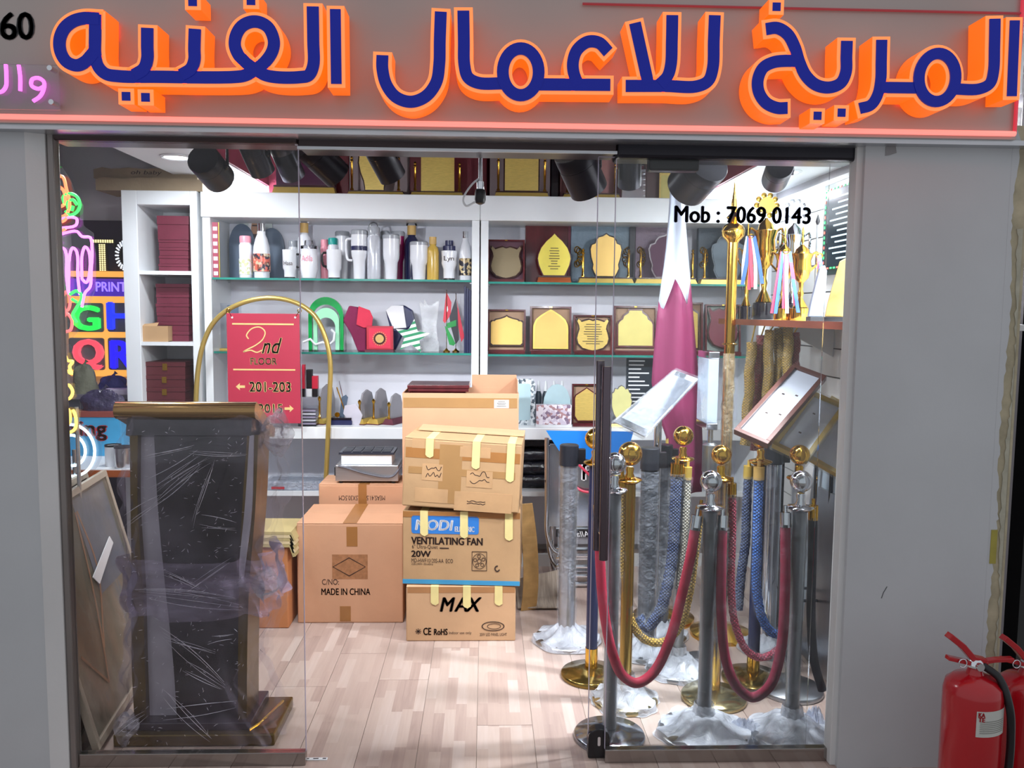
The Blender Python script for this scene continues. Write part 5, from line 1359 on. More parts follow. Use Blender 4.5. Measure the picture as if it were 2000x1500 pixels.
def dtext(s, a, b, c, d, **k):
    x0_, z0_ = dl(a, d); x1_, z1_ = dl(c, b)
    return text(s, x0_, x1_, z0_, z1_, -0.0055, m_goldfoil, ds, **k)
x0_, z0_ = dl(454, 634); x1_, z1_ = dl(574, 632)
MB().box(x0_, x1_, -0.0055, -0.004, z0_, z1_).obj('gold_line', m_goldfoil, ds)
x0_, z0_ = dl(456, 723); x1_, z1_ = dl(577, 721)
MB().box(x0_, x1_, -0.0055, -0.004, z0_, z1_).obj('gold_line', m_goldfoil, ds)
sw = [(v.x, v.z) for v in crom([Vector((dl(a, b)[0], 0, dl(a, b)[1])) for a, b in ((486, 662), (482, 655), (492, 642), (508, 639), (518, 648), (514, 662), (500, 674), (484, 682), (476, 687), (490, 684), (502, 688), (512, 684))], 6)]
MB().strip(sw, 0.0034, -0.0055, -0.004).obj('script_numeral', m_goldfoil, ds)
dtext('nd', 512, 660, 551, 690, shear=0.35, bold=0.03)
dtext('FLOOR', 490, 699, 541, 712, bold=0.03)
dtext('201-203', 488, 746, 568, 765, bold=0.06)
dtext('2015', 505, 789, 552, 806, bold=0.06)
def arrow(px, py, d, w=8, h=7):
    p = [(0, 0), (w, h), (w*0.9, h*0.35), (w*2.2, h*0.35), (w*2.2, -h*0.35), (w*0.9, -h*0.35), (w, -h)]
    x_, z_ = dl(px, py); k = S(YA)
    MB().prism([(x_+a*d*k, z_+b*k) for a, b in p], -0.0055, -0.004).obj('arrow', m_goldfoil, ds)
arrow(461, 755, 1); arrow(574, 798, -1)
for a in (454, 577):
    x_, z_ = dl(a, 620)
    MB().lathe([(0.006, -0.007), (0.006, -0.004)], (x_, 0, z_), 10, 'y').obj('rivet', m_white, ds)
    x2, z2 = dl(446 if a < 500 else 585, 607)
    MB().tube([(x_, -0.006, z_), (x2, 0.0, z2)], 0.002, 6).obj('hanging_wire', m_gold, ds)
    MB().tube([(x2+v[0], 0.0, z2+v[1]) for v in ellipse(0, 0, 0.011, 0.011, 12)], 0.003, 6, True).obj('hanging_ring', m_gold, ds, smooth=True)

# ================================================================== cartons
m_seamt = mat('carton_seam', '#8a6544', 0.8)
def carton(label, x0, x1, Y, dep, zb, h, m, rz=0.0, ry=0.0, name='carton', group=None, tape=None, front_tape=True):
    a = P(x0, 1100, Y); b_ = P(x1, 1100, Y)
    hw = (b_.x-a.x)/2
    t_ = thing(name, label, 'carton', ((a.x+b_.x)/2, Y+dep/2, zb), rz, group, ry=ry)
    MB().box(-hw, hw, -dep/2, dep/2, 0, h-0.004).obj('body', m, t_, bevel=0.006)
    MB().box(-hw+0.001, hw-0.001, -dep/2+0.001, -0.002, h-0.004, h).obj('flap', m, t_, bevel=0.0015)
    MB().box(-hw+0.001, hw-0.001, 0.002, dep/2-0.001, h-0.004, h).obj('flap', m, t_, bevel=0.0015)
    t_['hw'] = hw; t_['dep'] = dep; t_['h'] = h
    return t_, hw
def loc_fn(t_, Y):
    L_ = t_.location
    return lambda px, py: (P(px, py, Y).x-L_.x, P(px, py, Y).z-L_.z)
# carton with diamond mark
Yc = 4.12; hC = P(690, 1022, Yc).z
tC, hw = carton('large square carton printed MADE IN CHINA with a diamond mark', 580, 787, Yc, 0.42, 0, hC, m_carton2)
f = loc_fn(tC, Yc); fy = -0.21-0.0012
def ctext(t_, f, s, a, b, c, d, y, m=m_ink, **k):
    x0_, z0_ = f(a, d); x1_, z1_ = f(c, b)
    return text(s, x0_, x1_, z0_, z1_, y, m, t_, 'printed_text', **k)
def patch(t_, f, a, b, c, d, y, m, name='tape', th=0.0012):
    x0_, z0_ = f(a, d); x1_, z1_ = f(c, b)
    return MB().box(x0_, x1_, y, y+th, z0_, z1_).obj(name, m, t_)
ctext(tC, f, 'C/NO:', 629, 1131, 662, 1142, fy); ctext(tC, f, 'MADE IN CHINA', 628, 1149, 723, 1162, fy, bold=0.02)
cx_, cz_ = f(682, 1107)
dm = [(cx_-0.085, cz_), (cx_, cz_+0.05), (cx_+0.085, cz_), (cx_, cz_-0.05)]
MB().ring(dm, inset(dm, 0.005), fy-0.0005, fy).obj('printed_diamond', m_ink, tC)
patch(tC, f, 649, 1083, 718, 1131, fy+0.0004, mat('rubbed_print', '#a8744e', 0.8, var=0.2, scale=60), 'rubbed_stamp', 0.0008)
patch(tC, f, 677, 1029, 698, 1067, fy, m_tapeb); patch(tC, f, 664, 1184, 685, 1213, fy, m_tapeb)
MB().box(-0.035, 0.035, -0.21, 0.21, hC+0.0003, hC+0.0012).obj('tape', m_tapeb, tC)
# narrow orange carton beside the podium with a paper pad
Yo = 4.05; hO = P(530, 1068, Yo).z
tO_, hwO = carton('narrow plain orange carton partly hidden by the wrapped podium', 470, 562, Yo, 0.26, 0, hO, mat('plain_orange_board', '#c17c4c', 0.75, var=0.05), rz=0.0)
tt = thing('paper_pad', 'cream bent stack of paper sheets on the narrow orange carton', 'paper stack', (tO_.location.x, Yo+0.13, hO))
hwp = hwO+0.035
for i in range(5):
    zz = i*0.016
    poly = [(-hwp, zz), (hwp*0.55, zz), (hwp, zz-0.035+0.0), (hwp, zz-0.022), (hwp*0.55, zz+0.013), (-hwp, zz+0.02+0.006)]
    poly = [(-hwp, zz+0.003), (hwp*0.3, zz), (hwO+0.012, zz), (hwO+0.028, zz-0.05+i*0.004), (hwO+0.042, zz-0.046+i*0.004), (hwO+0.020, zz+0.0145), (hwp*0.3, zz+0.015), (-hwp, zz+0.016)]
    MB().prism(poly, -0.14, 0.13).obj('sheet_bundle', mat('cream_paper' if i % 2 else 'straw_paper', '#d9c59a' if i % 2 else '#b9a673', 0.7), tt)
# carton behind, with an upside-down size print
Ym = 4.60; hM = P(700, 946, Ym).z
tM, hwM = carton('carton with upside-down size print carrying two steel appliances', 624, 800, Ym, 0.27, 0, hM, m_carton2)
f = loc_fn(tM, Ym)
ctext(tM, f, 'MEAS.41.5X40.5X30.5CM', 662, 968, 752, 977, -0.135-0.0012, upside=True)
patch(tM, f, 700, 946, 716, 985, -0.1365, m_tapeb)
MB().box(-0.03, 0.03, -0.135, 0.135, hM+0.0003, hM+0.0012).obj('tape', m_tapeb, tM)
# two appliances on it
a = P(655, 940, Ym+0.02); b_ = P(778, 905, Ym+0.02)
ap = thing('hot_plate', 'low brushed steel appliance with a grey cable on the carton', 'appliance', ((a.x+b_.x)/2, Ym+0.13, hM+0.0012))
w2 = (b_.x-a.x)/2; h2 = b_.z-a.z
MB().box(-w2, w2, -0.11, 0.11, 0.012, h2).obj('body', m_alu, ap, bevel=0.004)
for x in (-w2+0.03, w2-0.03):
    for y in (-0.09, 0.09): MB().lathe([(0.012, 0), (0.012, 0.012)], (x, y, 0), 10).obj('foot', m_black, ap)
MB().box(-w2-0.012, -w2+0.002, -0.07, -0.03, h2*0.35, h2*0.8).obj('knob', m_black, ap)
MB().tube(crom([Vector((-w2*0.9, -0.112, h2*0.95)), Vector((-w2*0.7, -0.118, h2*0.9)), Vector((0.0, -0.122, h2*0.55)), Vector((w2*0.8, -0.12, h2*0.4)), Vector((w2*1.02, -0.10, h2*0.8)), Vector((w2*1.06, -0.03, h2*0.9))], 6), 0.006, 8).obj('power_cable', mat('grey_cable', '#5a5a64', 0.5), ap, smooth=True)
g = thing('grid_grill', 'small steel grill with a dark gridded top stacked on the hot plate', 'appliance', (ap.location.x-0.005, Ym+0.135, hM+0.0012+h2))
w3 = 50*S(Ym); h3 = P(700, 880, Ym).z-P(700, 900, Ym).z
MB().box(-w3, w3, -0.09, 0.09, 0, h3).obj('body', m_white, g, bevel=0.003)
MB().box(-w3-0.012, w3+0.012, -0.10, 0.10, h3, h3+0.012).obj('grid_plate', mat('dark_steel_grid', '#4a4d5c', 0.35, metal=0.6), g)
for i in range(5):
    for j in range(4):
        MB().box(-w3+0.004+i*(2*w3-0.008)/5+0.004, -w3+0.004+(i+1)*(2*w3-0.008)/5-0.004, -0.088+j*0.045, -0.05+j*0.045, h3+0.012, h3+0.016).obj('grid_cell', mat('grid_cell_dark', '#2c2f3e', 0.4, metal=0.5), g)
# stack of three in front
Ym1 = 3.88; d1 = 0.40
h1_ = P(900, 1146, Ym1).z
t1, hwx = carton('carton printed MAX with masking tape strips, lowest of the front stack', 793, 1008, Ym1, d1, 0, h1_, m_carton)
f = loc_fn(t1, Ym1); y1 = -d1/2-0.0014
ctext(t1, f, 'M', 860, 1167, 888, 1194, y1, bold=0.05, shear=0.25); ctext(t1, f, 'A', 888, 1167, 912, 1194, y1, bold=0.05, shear=0.2); ctext(t1, f, 'X', 910, 1167, 940, 1194, y1, bold=0.05, shear=0.25)
ctext(t1, f, 'CE', 827, 1226, 842, 1240, y1, bold=0.03); ctext(t1, f, 'RoHS', 848, 1228, 874, 1240, y1, bold=0.04); ctext(t1, f, 'Indoor use only', 877, 1233, 921, 1240, y1)
ctext(t1, f, '20W LED PANEL LIGHT', 937, 1236, 990, 1242, y1)
cx_, cz_ = f(963, 1223); k = S(Ym1)
MB().ring(ellipse(cx_, cz_, 23*k, 10*k, 28), ellipse(cx_, cz_, 21*k, 8.6*k, 28), y1-0.0005, y1).obj('lamp_drawing', m_ink, t1)
MB().ring(ellipse(cx_+2*k, cz_, 14*k, 6*k, 28), ellipse(cx_+2*k, cz_, 12.8*k, 5*k, 28), y1-0.0005, y1).obj('lamp_drawing', m_ink, t1)
cx_, cz_ = f(817, 1233)
for a in range(4): MB().strip([(cx_-6*k*math.cos(a*PI/4), cz_-6*k*math.sin(a*PI/4)), (cx_+6*k*math.cos(a*PI/4), cz_+6*k*math.sin(a*PI/4))], 0.6*k, y1-0.0005, y1).obj('star_mark', m_ink, t1)
patch(t1, f, 796, 1146, 1006, 1158, y1+0.0006, mat('worn_tape_band', '#ab7a4e', 0.4), th=0.0008)
def tapestrip(t_, f, px, ya, yb, y, h, w=7.5, back=0.1, tip=4):
    """masking tape from the lid down the front, ragged end"""
    x_, z1_ = f(px, ya); _, z0_ = f(px, yb); k_ = S(4)
    ww = w*k_
    MB().prism([(x_-ww, h+0.0012), (x_+ww, h+0.0012), (x_+ww*1.05, z0_+tip*k_), (x_+ww*0.2, z0_), (x_-ww*0.6, z0_+tip*0.6*k_), (x_-ww, z0_+1.5*tip*k_)], y-0.0012, y).obj('masking_tape', m_tapey, t_)
    MB().box(x_-ww, x_+ww, y-0.0012, y+back, h+0.0003, h+0.0014).obj('masking_tape', m_tapey, t_)
for px, yb in ((849, 1182), (912, 1188), (974, 1183)): tapestrip(t1, f, px, 1130, yb, y1-0.0006, h1_)
h2_ = P(900, 1000, Ym1).z-h1_-0.004
t2, hwx = carton('carton printed VENTILATING FAN with a blue logo panel, middle of the front stack', 791, 1021, Ym1+0.015, d1, h1_+0.0016, h2_, m_carton3, rz=math.radians(-4))
f = loc_fn(t2, Ym1); y2 = -d1/2-0.0014
m_blue = mat('printed_blue', '#2f78c8', 0.5, var=0.04); m_blue2 = mat('printed_cyan', '#3a93c4', 0.5, var=0.06)
x0_, z0_ = f(808, 1045); x1_, z1_ = f(941, 1010)
MB().prism(rrect(x0_, x1_, z0_, z1_, 0.012), y2, y2+0.0012).obj('logo_panel', m_blue, t2)
ctext(t2, f, 'MODI', 816, 1018, 890, 1038, y2-0.0006, m_paper, bold=0.05, shear=0.15)
ctext(t2, f, 'ELECTRIC', 894, 1030, 932, 1040, y2-0.0006, m_paper, bold=0.04)
ctext(t2, f, 'VENTILATING FAN', 808, 1052, 948, 1066, y2, bold=0.05)
ctext(t2, f, '6" Ultra-Quiet', 809, 1067, 860, 1076, y2); MB().box(f(864, 1073)[0], f(882, 1073)[0], y2-0.0002, y2+0.001, f(864, 1074)[1], f(864, 1072)[1]).obj('print_dash', m_ink, t2)
ctext(t2, f, '20W', 808, 1079, 846, 1091, y2, bold=0.06)
ctext(t2, f, 'MD-HWF10120S-AA  ECO', 808, 1094, 890, 1102, y2); ctext(t2, f, '220-240V~50-60Hz', 808, 1103, 851, 1107, y2)
x0_, z0_ = f(927, 1116); x1_, z1_ = f(957, 1078)
sqr = [(x0_, z0_), (x1_, z0_), (x1_, z1_), (x0_, z1_)]
MB().ring(sqr, inset(sqr, 0.0025), y2-0.0005, y2).obj('fan_drawing', m_ink, t2)
cx_, cz_ = (x0_+x1_)/2, (z0_+z1_)/2; rr_ = (x1_-x0_)*0.46
MB().ring(ellipse(cx_, cz_, rr_, rr_*1.15, 24), ellipse(cx_, cz_, rr_-0.0022, rr_*1.15-0.0022, 24), y2-0.0005, y2).obj('fan_drawing', m_ink, t2)
MB().ring(ellipse(cx_, cz_, rr_*0.32, rr_*0.36, 16), ellipse(cx_, cz_, rr_*0.24, rr_*0.27, 16), y2-0.0005, y2).obj('fan_drawing', m_ink, t2)
for a in range(5):
    an = a*2*PI/5+0.4
    MB().ring(ellipse(cx_+rr_*0.62*math.cos(an), cz_+rr_*0.7*math.sin(an), rr_*0.27, rr_*0.27, 14), ellipse(cx_+rr_*0.62*math.cos(an), cz_+rr_*0.7*math.sin(an), rr_*0.19, rr_*0.19, 14), y2-0.0005, y2).obj('fan_drawing', m_ink, t2)
cx_, cz_ = f(977, 1111)
MB().strip([(v[0], v[1]) for v in ellipse(cx_, cz_, 0.011, 0.013, 14, 0.4*PI, 1.9*PI)], 0.003, y2-0.0005, y2).obj('moon_mark', m_ink, t2)
h2i = h2_
MB().box(-hwx, hwx, y2-0.0004, y2+0.001, 0.004, 0.026).obj('blue_band', m_blue2, t2)
MB().box(-hwx+0.002, hwx-0.002, y2, y2+0.001, h2_-0.03, h2_-0.002).obj('tape', m_tapeb, t2)
for px, yb in ((833, 1050), (912, 1053), (1000, 1056)): tapestrip(t2, f, px, 1000, yb, y2-0.0012, h2_)
# top carton, tilted, much taped
zb3 = h1_+h2_+0.0035
h3_ = P(900, 862, Ym1).z-zb3
t3, hwx = carton('battered taped carton tilted on top of the front stack', 790, 1018, Ym1+0.0, d1*0.95, zb3+0.013, h3_-0.01, m_carton3, rz=math.radians(-5), ry=math.radians(2.6))
f = loc_fn(t3, Ym1); y3 = -d1*0.95/2-0.0014
hh3 = h3_-0.01
m_tape2 = mat('pale_brown_tape', '#a67f52', 0.28, var=0.06); m_torn = mat('torn_carton_patch', '#bd966c', 0.85, var=0.12)
for (a, b, c, d, m) in ((793, 880, 1018, 899, m_tapeb), (860, 870, 905, 985, m_tape2), (800, 917, 1010, 930, m_tape2), (893, 960, 1006, 997, m_torn), (815, 958, 880, 985, m_torn), (827, 910, 868, 942, m_torn), (915, 918, 966, 950, m_torn), (805, 862, 850, 880, m_torn), (900, 872, 960, 892, m_torn)):
    patch(t3, f, a, b, c, d, y3+RND.uniform(0, 0.0006), m, th=0.0010)
def scrawl(t_, f, x0p, y0p, wp, hp, y, seed):
    rs = random.Random(seed)
    for j in range(2):
        pts_ = []
        for i in range(9):
            a, c = f(x0p+wp*(1-i/8), y0p+j*hp*0.6+hp*0.25*rs.uniform(-1, 1)); pts_.append(Vector((a, 0, c)))
        MB().strip([(v.x, v.z) for v in crom(pts_, 4)], 0.0016, y-0.0004, y).obj('handwriting', m_ink, t_)
scrawl(t3, f, 835, 918, 30, 22, y3-0.0002, 1); scrawl(t3, f, 922, 924, 38, 22, y3-0.0002, 2); scrawl(t3, f, 918, 978, 36, 6, y3-0.0002, 3)
for px, yb in ((840, 898), (932, 915), (1000, 936)): tapestrip(t3, f, px, 850, yb, y3-0.0008, hh3, back=0.3)
# ragged lid edge lifting behind
MB().box(-hwx*0.9, hwx, 0.05, 0.19, hh3+0.002, hh3+0.006).xf(Matrix.Rotation(0.06, 4, 'X')).obj('lifted_flap', m_carton, t3)
# open carton behind on a plain carton
Yo2 = 4.42; zfr = P(890, 768, Yo2).z
tb1, hwb_ = carton('plain brown carton hidden behind the front stack, under the open carton', 800, 1005, Yo2+0.01, 0.36, 0, zfr*0.52, m_carton)
a = P(786, 900, Yo2); b_ = P(1012, 900, Yo2); hw = (b_.x-a.x)/2; hO2 = zfr-zfr*0.52
to2 = thing('open_carton', 'open brown carton with raised flaps holding maroon boxes', 'carton', ((a.x+b_.x)/2, Yo2+0.18, zfr*0.52))
MB().box(-hw, hw, -0.18, -0.175, 0, hO2).obj('front_panel', m_carton2, to2); MB().box(-hw, hw, 0.175, 0.18, 0, hO2).obj('back_panel', m_carton2, to2)
MB().box(-hw, -hw+0.005, -0.175, 0.175, 0, hO2).obj('side_panel', m_carton2, to2); MB().box(hw-0.005, hw, -0.175, 0.175, 0, hO2).obj('side_panel', m_carton2, to2)
MB().box(-hw, hw, -0.175, 0.175, 0, 0.005).obj('bottom_panel', m_carton2, to2)
MB().box(hw-0.26, hw, 0.176, 0.180, hO2, hO2+0.075).obj('raised_flap', m_carton2, to2)
MB().box(hw-0.004, hw, -0.05, 0.175, hO2, hO2+0.06).obj('raised_flap', m_carton2, to2)
f = loc_fn(to2, Yo2)
patch(to2, f, 788, 778, 1010, 796, -0.1815, m_tape2); patch(to2, f, 965, 781, 994, 797, -0.1822, m_paper, 'shipping_label')
x0_, z0_ = f(965, 797)
fake_lines(to2, f(967, 790)[0], f(992, 790)[0], f(967, 795)[1], f(967, 783)[1], 4, -0.1826, m_ink)
zin = zfr*0.52+0.006
hin = P(850, 765, Yo2+0.06).z-zin
tt = thing('gift_box', 'maroon box stack base standing inside the open carton', 'box', (P(855, 760, Yo2+0.1).x, Yo2+0.2, zin), group='maroon boxes in the open carton')
MB().box(-0.15, 0.15, -0.12, 0.12, 0, hin-0.04).obj('tray', m_maroon2, tt); MB().box(-0.155, 0.155, -0.125, 0.125, hin-0.04, hin).obj('lid', m_maroon2, tt, bevel=0.003)
tt = thing('gift_box', 'glossy maroon box with its lid showing above the open carton', 'box', (P(857, 755, Yo2+0.1).x, Yo2+0.195, zin+hin), group='maroon boxes in the open carton')
hh = P(850, 752, Yo2+0.06).z-P(850, 765, Yo2+0.06).z
MB().box(-0.165, 0.165, -0.13, 0.13, 0, hh*0.45).obj('tray', m_maroon2, tt); MB().box(-0.17, 0.17, -0.135, 0.135, hh*0.48, hh).obj('lid', m_maroon2, tt, bevel=0.003)
# torn cardboard folded down at the right of the stack
tt = thing('torn_cardboard', 'torn strip of cardboard hanging beside the front stack', 'cardboard', (P(1030, 1190, 4.32).x, 4.32, 0))
def tc_(u, v):
    py = 985+v*205; px = 1010+u*30+12*math.sin(v*2.6)
    p = P(px, py, 4.32); return (p.x-tt.location.x, 0.04*math.sin(v*5)+0.03*u, max(p.z, 0.002))
MB().grid(tc_, 5, 16).obj('sheet', mat('ragged_kraft', '#b08a55', 0.85, var=0.2, scale=20), tt, solid=0.004)
tt = thing('laminate_offcut', 'grey wood laminate offcut with a curled edge lying by the steel rack', 'offcut', (P(1040, 1190, 4.3).x+0.05, 4.44, 0))
def lo_(u, v):
    return ((u-0.5)*0.26, (v-0.5)*0.30, 0.012+0.13*max(0, v-0.55)*2*(0.5+0.5*u))
MB().grid(lo_, 8, 10).obj('sheet', mat('grey_ash_laminate', '#a79a8c', 0.5, var=0.3, scale=8, stretch=(14, 1, 1)), tt, solid=0.006)

# ================================================================== left unit: middle shelf
zM = ZG2[0]
# green arch trophy
loc, r, h = item(603, 670, 580, YI, zM)
t = thing('green_arch_trophy', 'glossy green arch trophy with pale green inner arch and white figure', 'trophy', loc)
def archpoly(w, hh): return [(w, 0)]+ellipse(0, hh-w*1.05, w, w*1.05, 18, 0, PI)+[(-w, 0)]
def archring(w, wi, hh, hi, y0, y1):
    o_ = archpoly(w, hh); i_ = archpoly(wi, hi); return MB().ring(o_, i_, y0, y1)
archring(r, r*0.80, h, h*0.86, -0.01, 0.02).obj('outer_arch', mat('emerald_acrylic', '#0c9a4a', 0.2, coat=0.4), t)
archring(r*0.74, r*0.52, h*0.80, h*0.62, 0.0, 0.02).obj('inner_arch', mat('mint_acrylic', '#9fe0bb', 0.25), t)
MB().prism(archpoly(r*0.5, h*0.6), 0.012, 0.018).obj('frosted_pane', m_acryl, t)
MB().tube([Vector((x*r, -0.012, z*h)) for x, z in ((-1.3, 0.16), (-0.9, 0.22), (-0.6, 0.12), (-0.2, 0.16), (0.2, 0.12), (0.45, 0.2), (0.5, 0.34), (0.3, 0.4))], 0.008, 7).obj('white_script', m_white, t, smooth=True)
MB().box(-r*1.35, r*1.1, -0.03, 0.03, 0, 0.008).obj('base', m_acryl, t)
# maroon and coral caps
def cloth_fold(name, label, cat, pts, Y, m, zb, thick=0.05, extra=None):
    v = [P(a, b, Y) for a, b in pts]
    xm = sum(p.x for p in v)/len(v)
    t_ = thing(name, label, cat, (xm, Y, zb))
    poly = [(p.x-xm, max(p.z-zb, 0)) for p in v]
    MB().prism(poly, -thick/2, thick/2).obj('folded_cloth', m, t_, bevel=0.008)
    if extra:
        for nm, pp, mm, y0 in extra:
            MB().prism([(P(a, b, Y).x-xm, max(P(a, b, Y).z-zb, 0)) for a, b in pp], y0-0.012, y0).obj(nm, mm, t_, bevel=0.003)
    return t_
m_mcl = mat('maroon_felt', '#7d1d4a', 0.8, var=0.12, bump=0.2); m_rcl = mat('coral_felt', '#d2324e', 0.75, var=0.1, bump=0.2)
cloth_fold('draped_scarf', 'maroon and coral fabric scarf draped on a stand on the middle shelf', 'scarf', [(671, 626), (683, 597), (700, 600), (716, 640), (716, 689), (700, 689), (686, 650)], YI+0.02, m_mcl, zM, 0.06,
           [('coral_panel', [(698, 634), (702, 598), (724, 606), (730, 620), (728, 640), (712, 640)], m_rcl, -0.032)])
cloth_fold('baseball_cap', 'white and navy folded cap behind the striped star', 'cap', [(754, 606), (764, 598), (789, 596), (806, 606), (812, 630), (790, 648), (772, 689), (766, 689), (764, 646)], YI+0.08, m_navy, zM, 0.06,
           [('white_panel', [(755, 606), (766, 597), (789, 597), (795, 640), (770, 642)], m_paper, -0.032)])
loc, r, h = item(716, 767, 637, YI-0.10, zM)
t = thing('emblem_box', 'small red box with a round gold emblem on the middle shelf', 'box', loc)
MB().box(-r, r, 0.0, 0.05, 0.016, h).obj('lid', mat('bright_red_box', '#b21f33', 0.35, var=0.08, coat=0.2), t, bevel=0.002)
MB().box(-r*0.82, r*0.82, -0.003, 0, h*0.16, h*0.92).obj('red_panel', m_rcl, t)
MB().lathe([(0.001, -0.007), (r*0.32, -0.007), (r*0.32, -0.003)], (0, 0, h*0.52), 20, 'y').obj('emblem', m_cork, t)
MB().lathe([(r*0.36, -0.006), (r*0.44, -0.006), (r*0.44, -0.003), (r*0.36, -0.003)], (0, 0, h*0.52), 20, 'y').obj('emblem_ring', m_bwood, t)
b = MB()
for a in range(20): b.box(r*0.5*math.cos(a*PI/10)-0.003, r*0.5*math.cos(a*PI/10)+0.003, -0.005, -0.003, h*0.52+r*0.5*math.sin(a*PI/10)-0.003, h*0.52+r*0.5*math.sin(a*PI/10)+0.003)
b.obj('emblem_text_ring', m_cork, t)
MB().box(-r*1.08, r*1.08, -0.03, 0.05, 0, 0.016).obj('tray', m_maroon, t)
# striped star
loc, r, h = item(772, 838, 631, YI-0.09, zM)
t = thing('striped_star', 'star-shaped cut-out with green and white stripes leaning on the middle shelf', 'star', loc)
def starp(r1, r2, zc, rot): return [((r1 if k % 2 == 0 else r2)*math.cos(rot+k*PI/5), zc+(r1 if k % 2 == 0 else r2)*math.sin(rot+k*PI/5)) for k in range(10)]
m_str = mat('green_white_stripes', '#ffffff', 0.5)
nt = m_str.node_tree; wvn = nt.nodes.new('ShaderNodeTexWave'); wvn.inputs['Scale'].default_value = 9; wvn.bands_direction = 'Z'; wvn.inputs['Distortion'].default_value = 0
tcn = nt.nodes.new('ShaderNodeTexCoord'); mpn = nt.nodes.new('ShaderNodeMapping'); mpn.inputs['Rotation'].default_value = (0, 0.25, 0)
nt.links.new(tcn.outputs['Object'], mpn.inputs[0]); nt.links.new(mpn.outputs[0], wvn.inputs['Vector'])
rpn = nt.nodes.new('ShaderNodeValToRGB'); rpn.color_ramp.interpolation = 'CONSTANT'; rpn.color_ramp.elements[0].color = lin('#1c8a5c')+(1,); rpn.color_ramp.elements[1].position = 0.45; rpn.color_ramp.elements[1].color = lin('#e6ece8')+(1,)
nt.links.new(wvn.outputs['Fac'], rpn.inputs[0]); nt.links.new(rpn.outputs[0], nt.nodes['Principled BSDF'].inputs['Base Color'])
sp_ = starp(r*1.05, r*0.46, 0, PI/2-0.12); zmin = min(p[1] for p in sp_)
MB().prism([(x, z-zmin) for x, z in sp_], 0, 0.012).obj('star_panel', m_str, t)
MB().box(-0.02, 0.02, 0.012, 0.05, 0, 0.012).obj('rear_foot', m_acryl, t)
# crystal trophy
loc, r, h = item(820, 858, 585, YI+0.02, zM)
t = thing('crystal_trophy', 'clear jagged crystal trophy on a square base on the middle shelf', 'trophy', loc)
m_cr = film('cut_crystal', '#eef2f6', 0.3, 0.05, 12, 0.8)
MB().prism([(-r*0.55, h*0.2), (-r, h*0.95), (-r*0.6, h*0.9), (-r*0.5, h), (-r*0.1, h*0.88), (r*0.5, h*0.93), (r, h*1.0), (r*0.7, h*0.5), (r*0.85, h*0.2)], -0.02, 0.02).obj('crystal', m_cr, t)
MB().box(-r, r, -0.03, 0.03, 0, h*0.2).obj('crystal_base', m_cr, t, bevel=0.003)
# table flags
loc, r, h = item(858, 908, 566, YI, zM)
t = thing('table_flags', 'pair of small table flags on gold stands, one red and one red, black and green', 'flags', loc)
for x, hh in ((-r*0.42, h*0.98), (r*0.30, h*0.92)):
    MB().lathe([(0.022, 0), (0.022, 0.006), (0.010, 0.014), (0.004, 0.022)], (x, 0, 0), 14).obj('flag_base', m_gold, t, smooth=True)
    MB().tube([(x, 0, 0.02), (x, 0, hh)], 0.0022, 6).obj('flag_pole', m_gold, t)
    MB().lathe([(0.001, 0), (0.005, 0.004), (0.001, 0.012)], (x, 0, hh), 8).obj('finial', m_chrome, t, smooth=True)
def flagpoly(name, pts, m, y): MB().prism([(x*r, z*h) for x, z in pts], y-0.002, y).obj(name, m, t)
m_fr = mat('flag_red_satin', '#d02a44', 0.4); m_fk = mat('flag_black_satin', '#2a2733', 0.4); m_fg = mat('flag_green_satin', '#129040', 0.4)
flagpoly('red_flag', [(-0.45, 0.97), (-0.05, 0.80), (-0.1, 0.6), (-0.55, 0.46), (-0.7, 0.5)], m_fr, 0.004)
flagpoly('crescent', [(-0.42, 0.72), (-0.34, 0.74), (-0.30, 0.68), (-0.36, 0.64), (-0.42, 0.66)], m_paper, 0.001)
flagpoly('black_band', [(0.28, 0.86), (0.42, 0.7), (0.55, 0.2), (0.3, 0.12), (-0.1, 0.42), (-0.2, 0.56)], m_fk, -0.004)
flagpoly('red_band', [(0.30, 0.90), (0.5, 0.70), (0.98, 0.24), (0.72, 0.16), (0.5, 0.4), (0.40, 0.78)], m_fr, -0.006)
flagpoly('green_band', [(-0.42, 0.46), (0.34, 0.52), (0.34, 0.42), (-0.35, 0.38)], m_fg, -0.0075)
flagpoly('green_band', [(-0.56, 0.42), (-0.38, 0.40), (0.28, 0.14), (0.14, 0.10), (-0.2, 0.12)], m_fg, -0.007)
# navy folder strip
loc, r, h = item(908, 921, 560, YI+0.02, zM)
t = thing('navy_binder', 'narrow navy binder upright at the right end of the middle shelf', 'binder', (loc.x-0.002, loc.y, loc.z))
for i in range(3): MB().box(-r+i*r*0.7, -r+i*r*0.7+r*0.62, -0.1, 0.1, 0, h-0.012*i).obj('cover', m_navy, t, bevel=0.001)
# clear pieces left of the red sign
loc, r, h = item(428, 470, 592, YI, zM)
t = thing('acrylic_trophy', 'clear acrylic trophy with grey panel behind the gold arch on the middle shelf', 'trophy', loc)
MB().prism(rrect(-r, r, 0.012, h, 0.01), -0.006, 0.006).obj('clear_plate', m_acryl, t)
MB().box(-r*0.2, r*0.8, -0.009, -0.006, h*0.5, h*0.96).obj('grey_panel', m_slate, t)
MB().box(-r*1.0, r*1.0, -0.03, 0.03, 0, 0.012).obj('base', m_satgold, t)
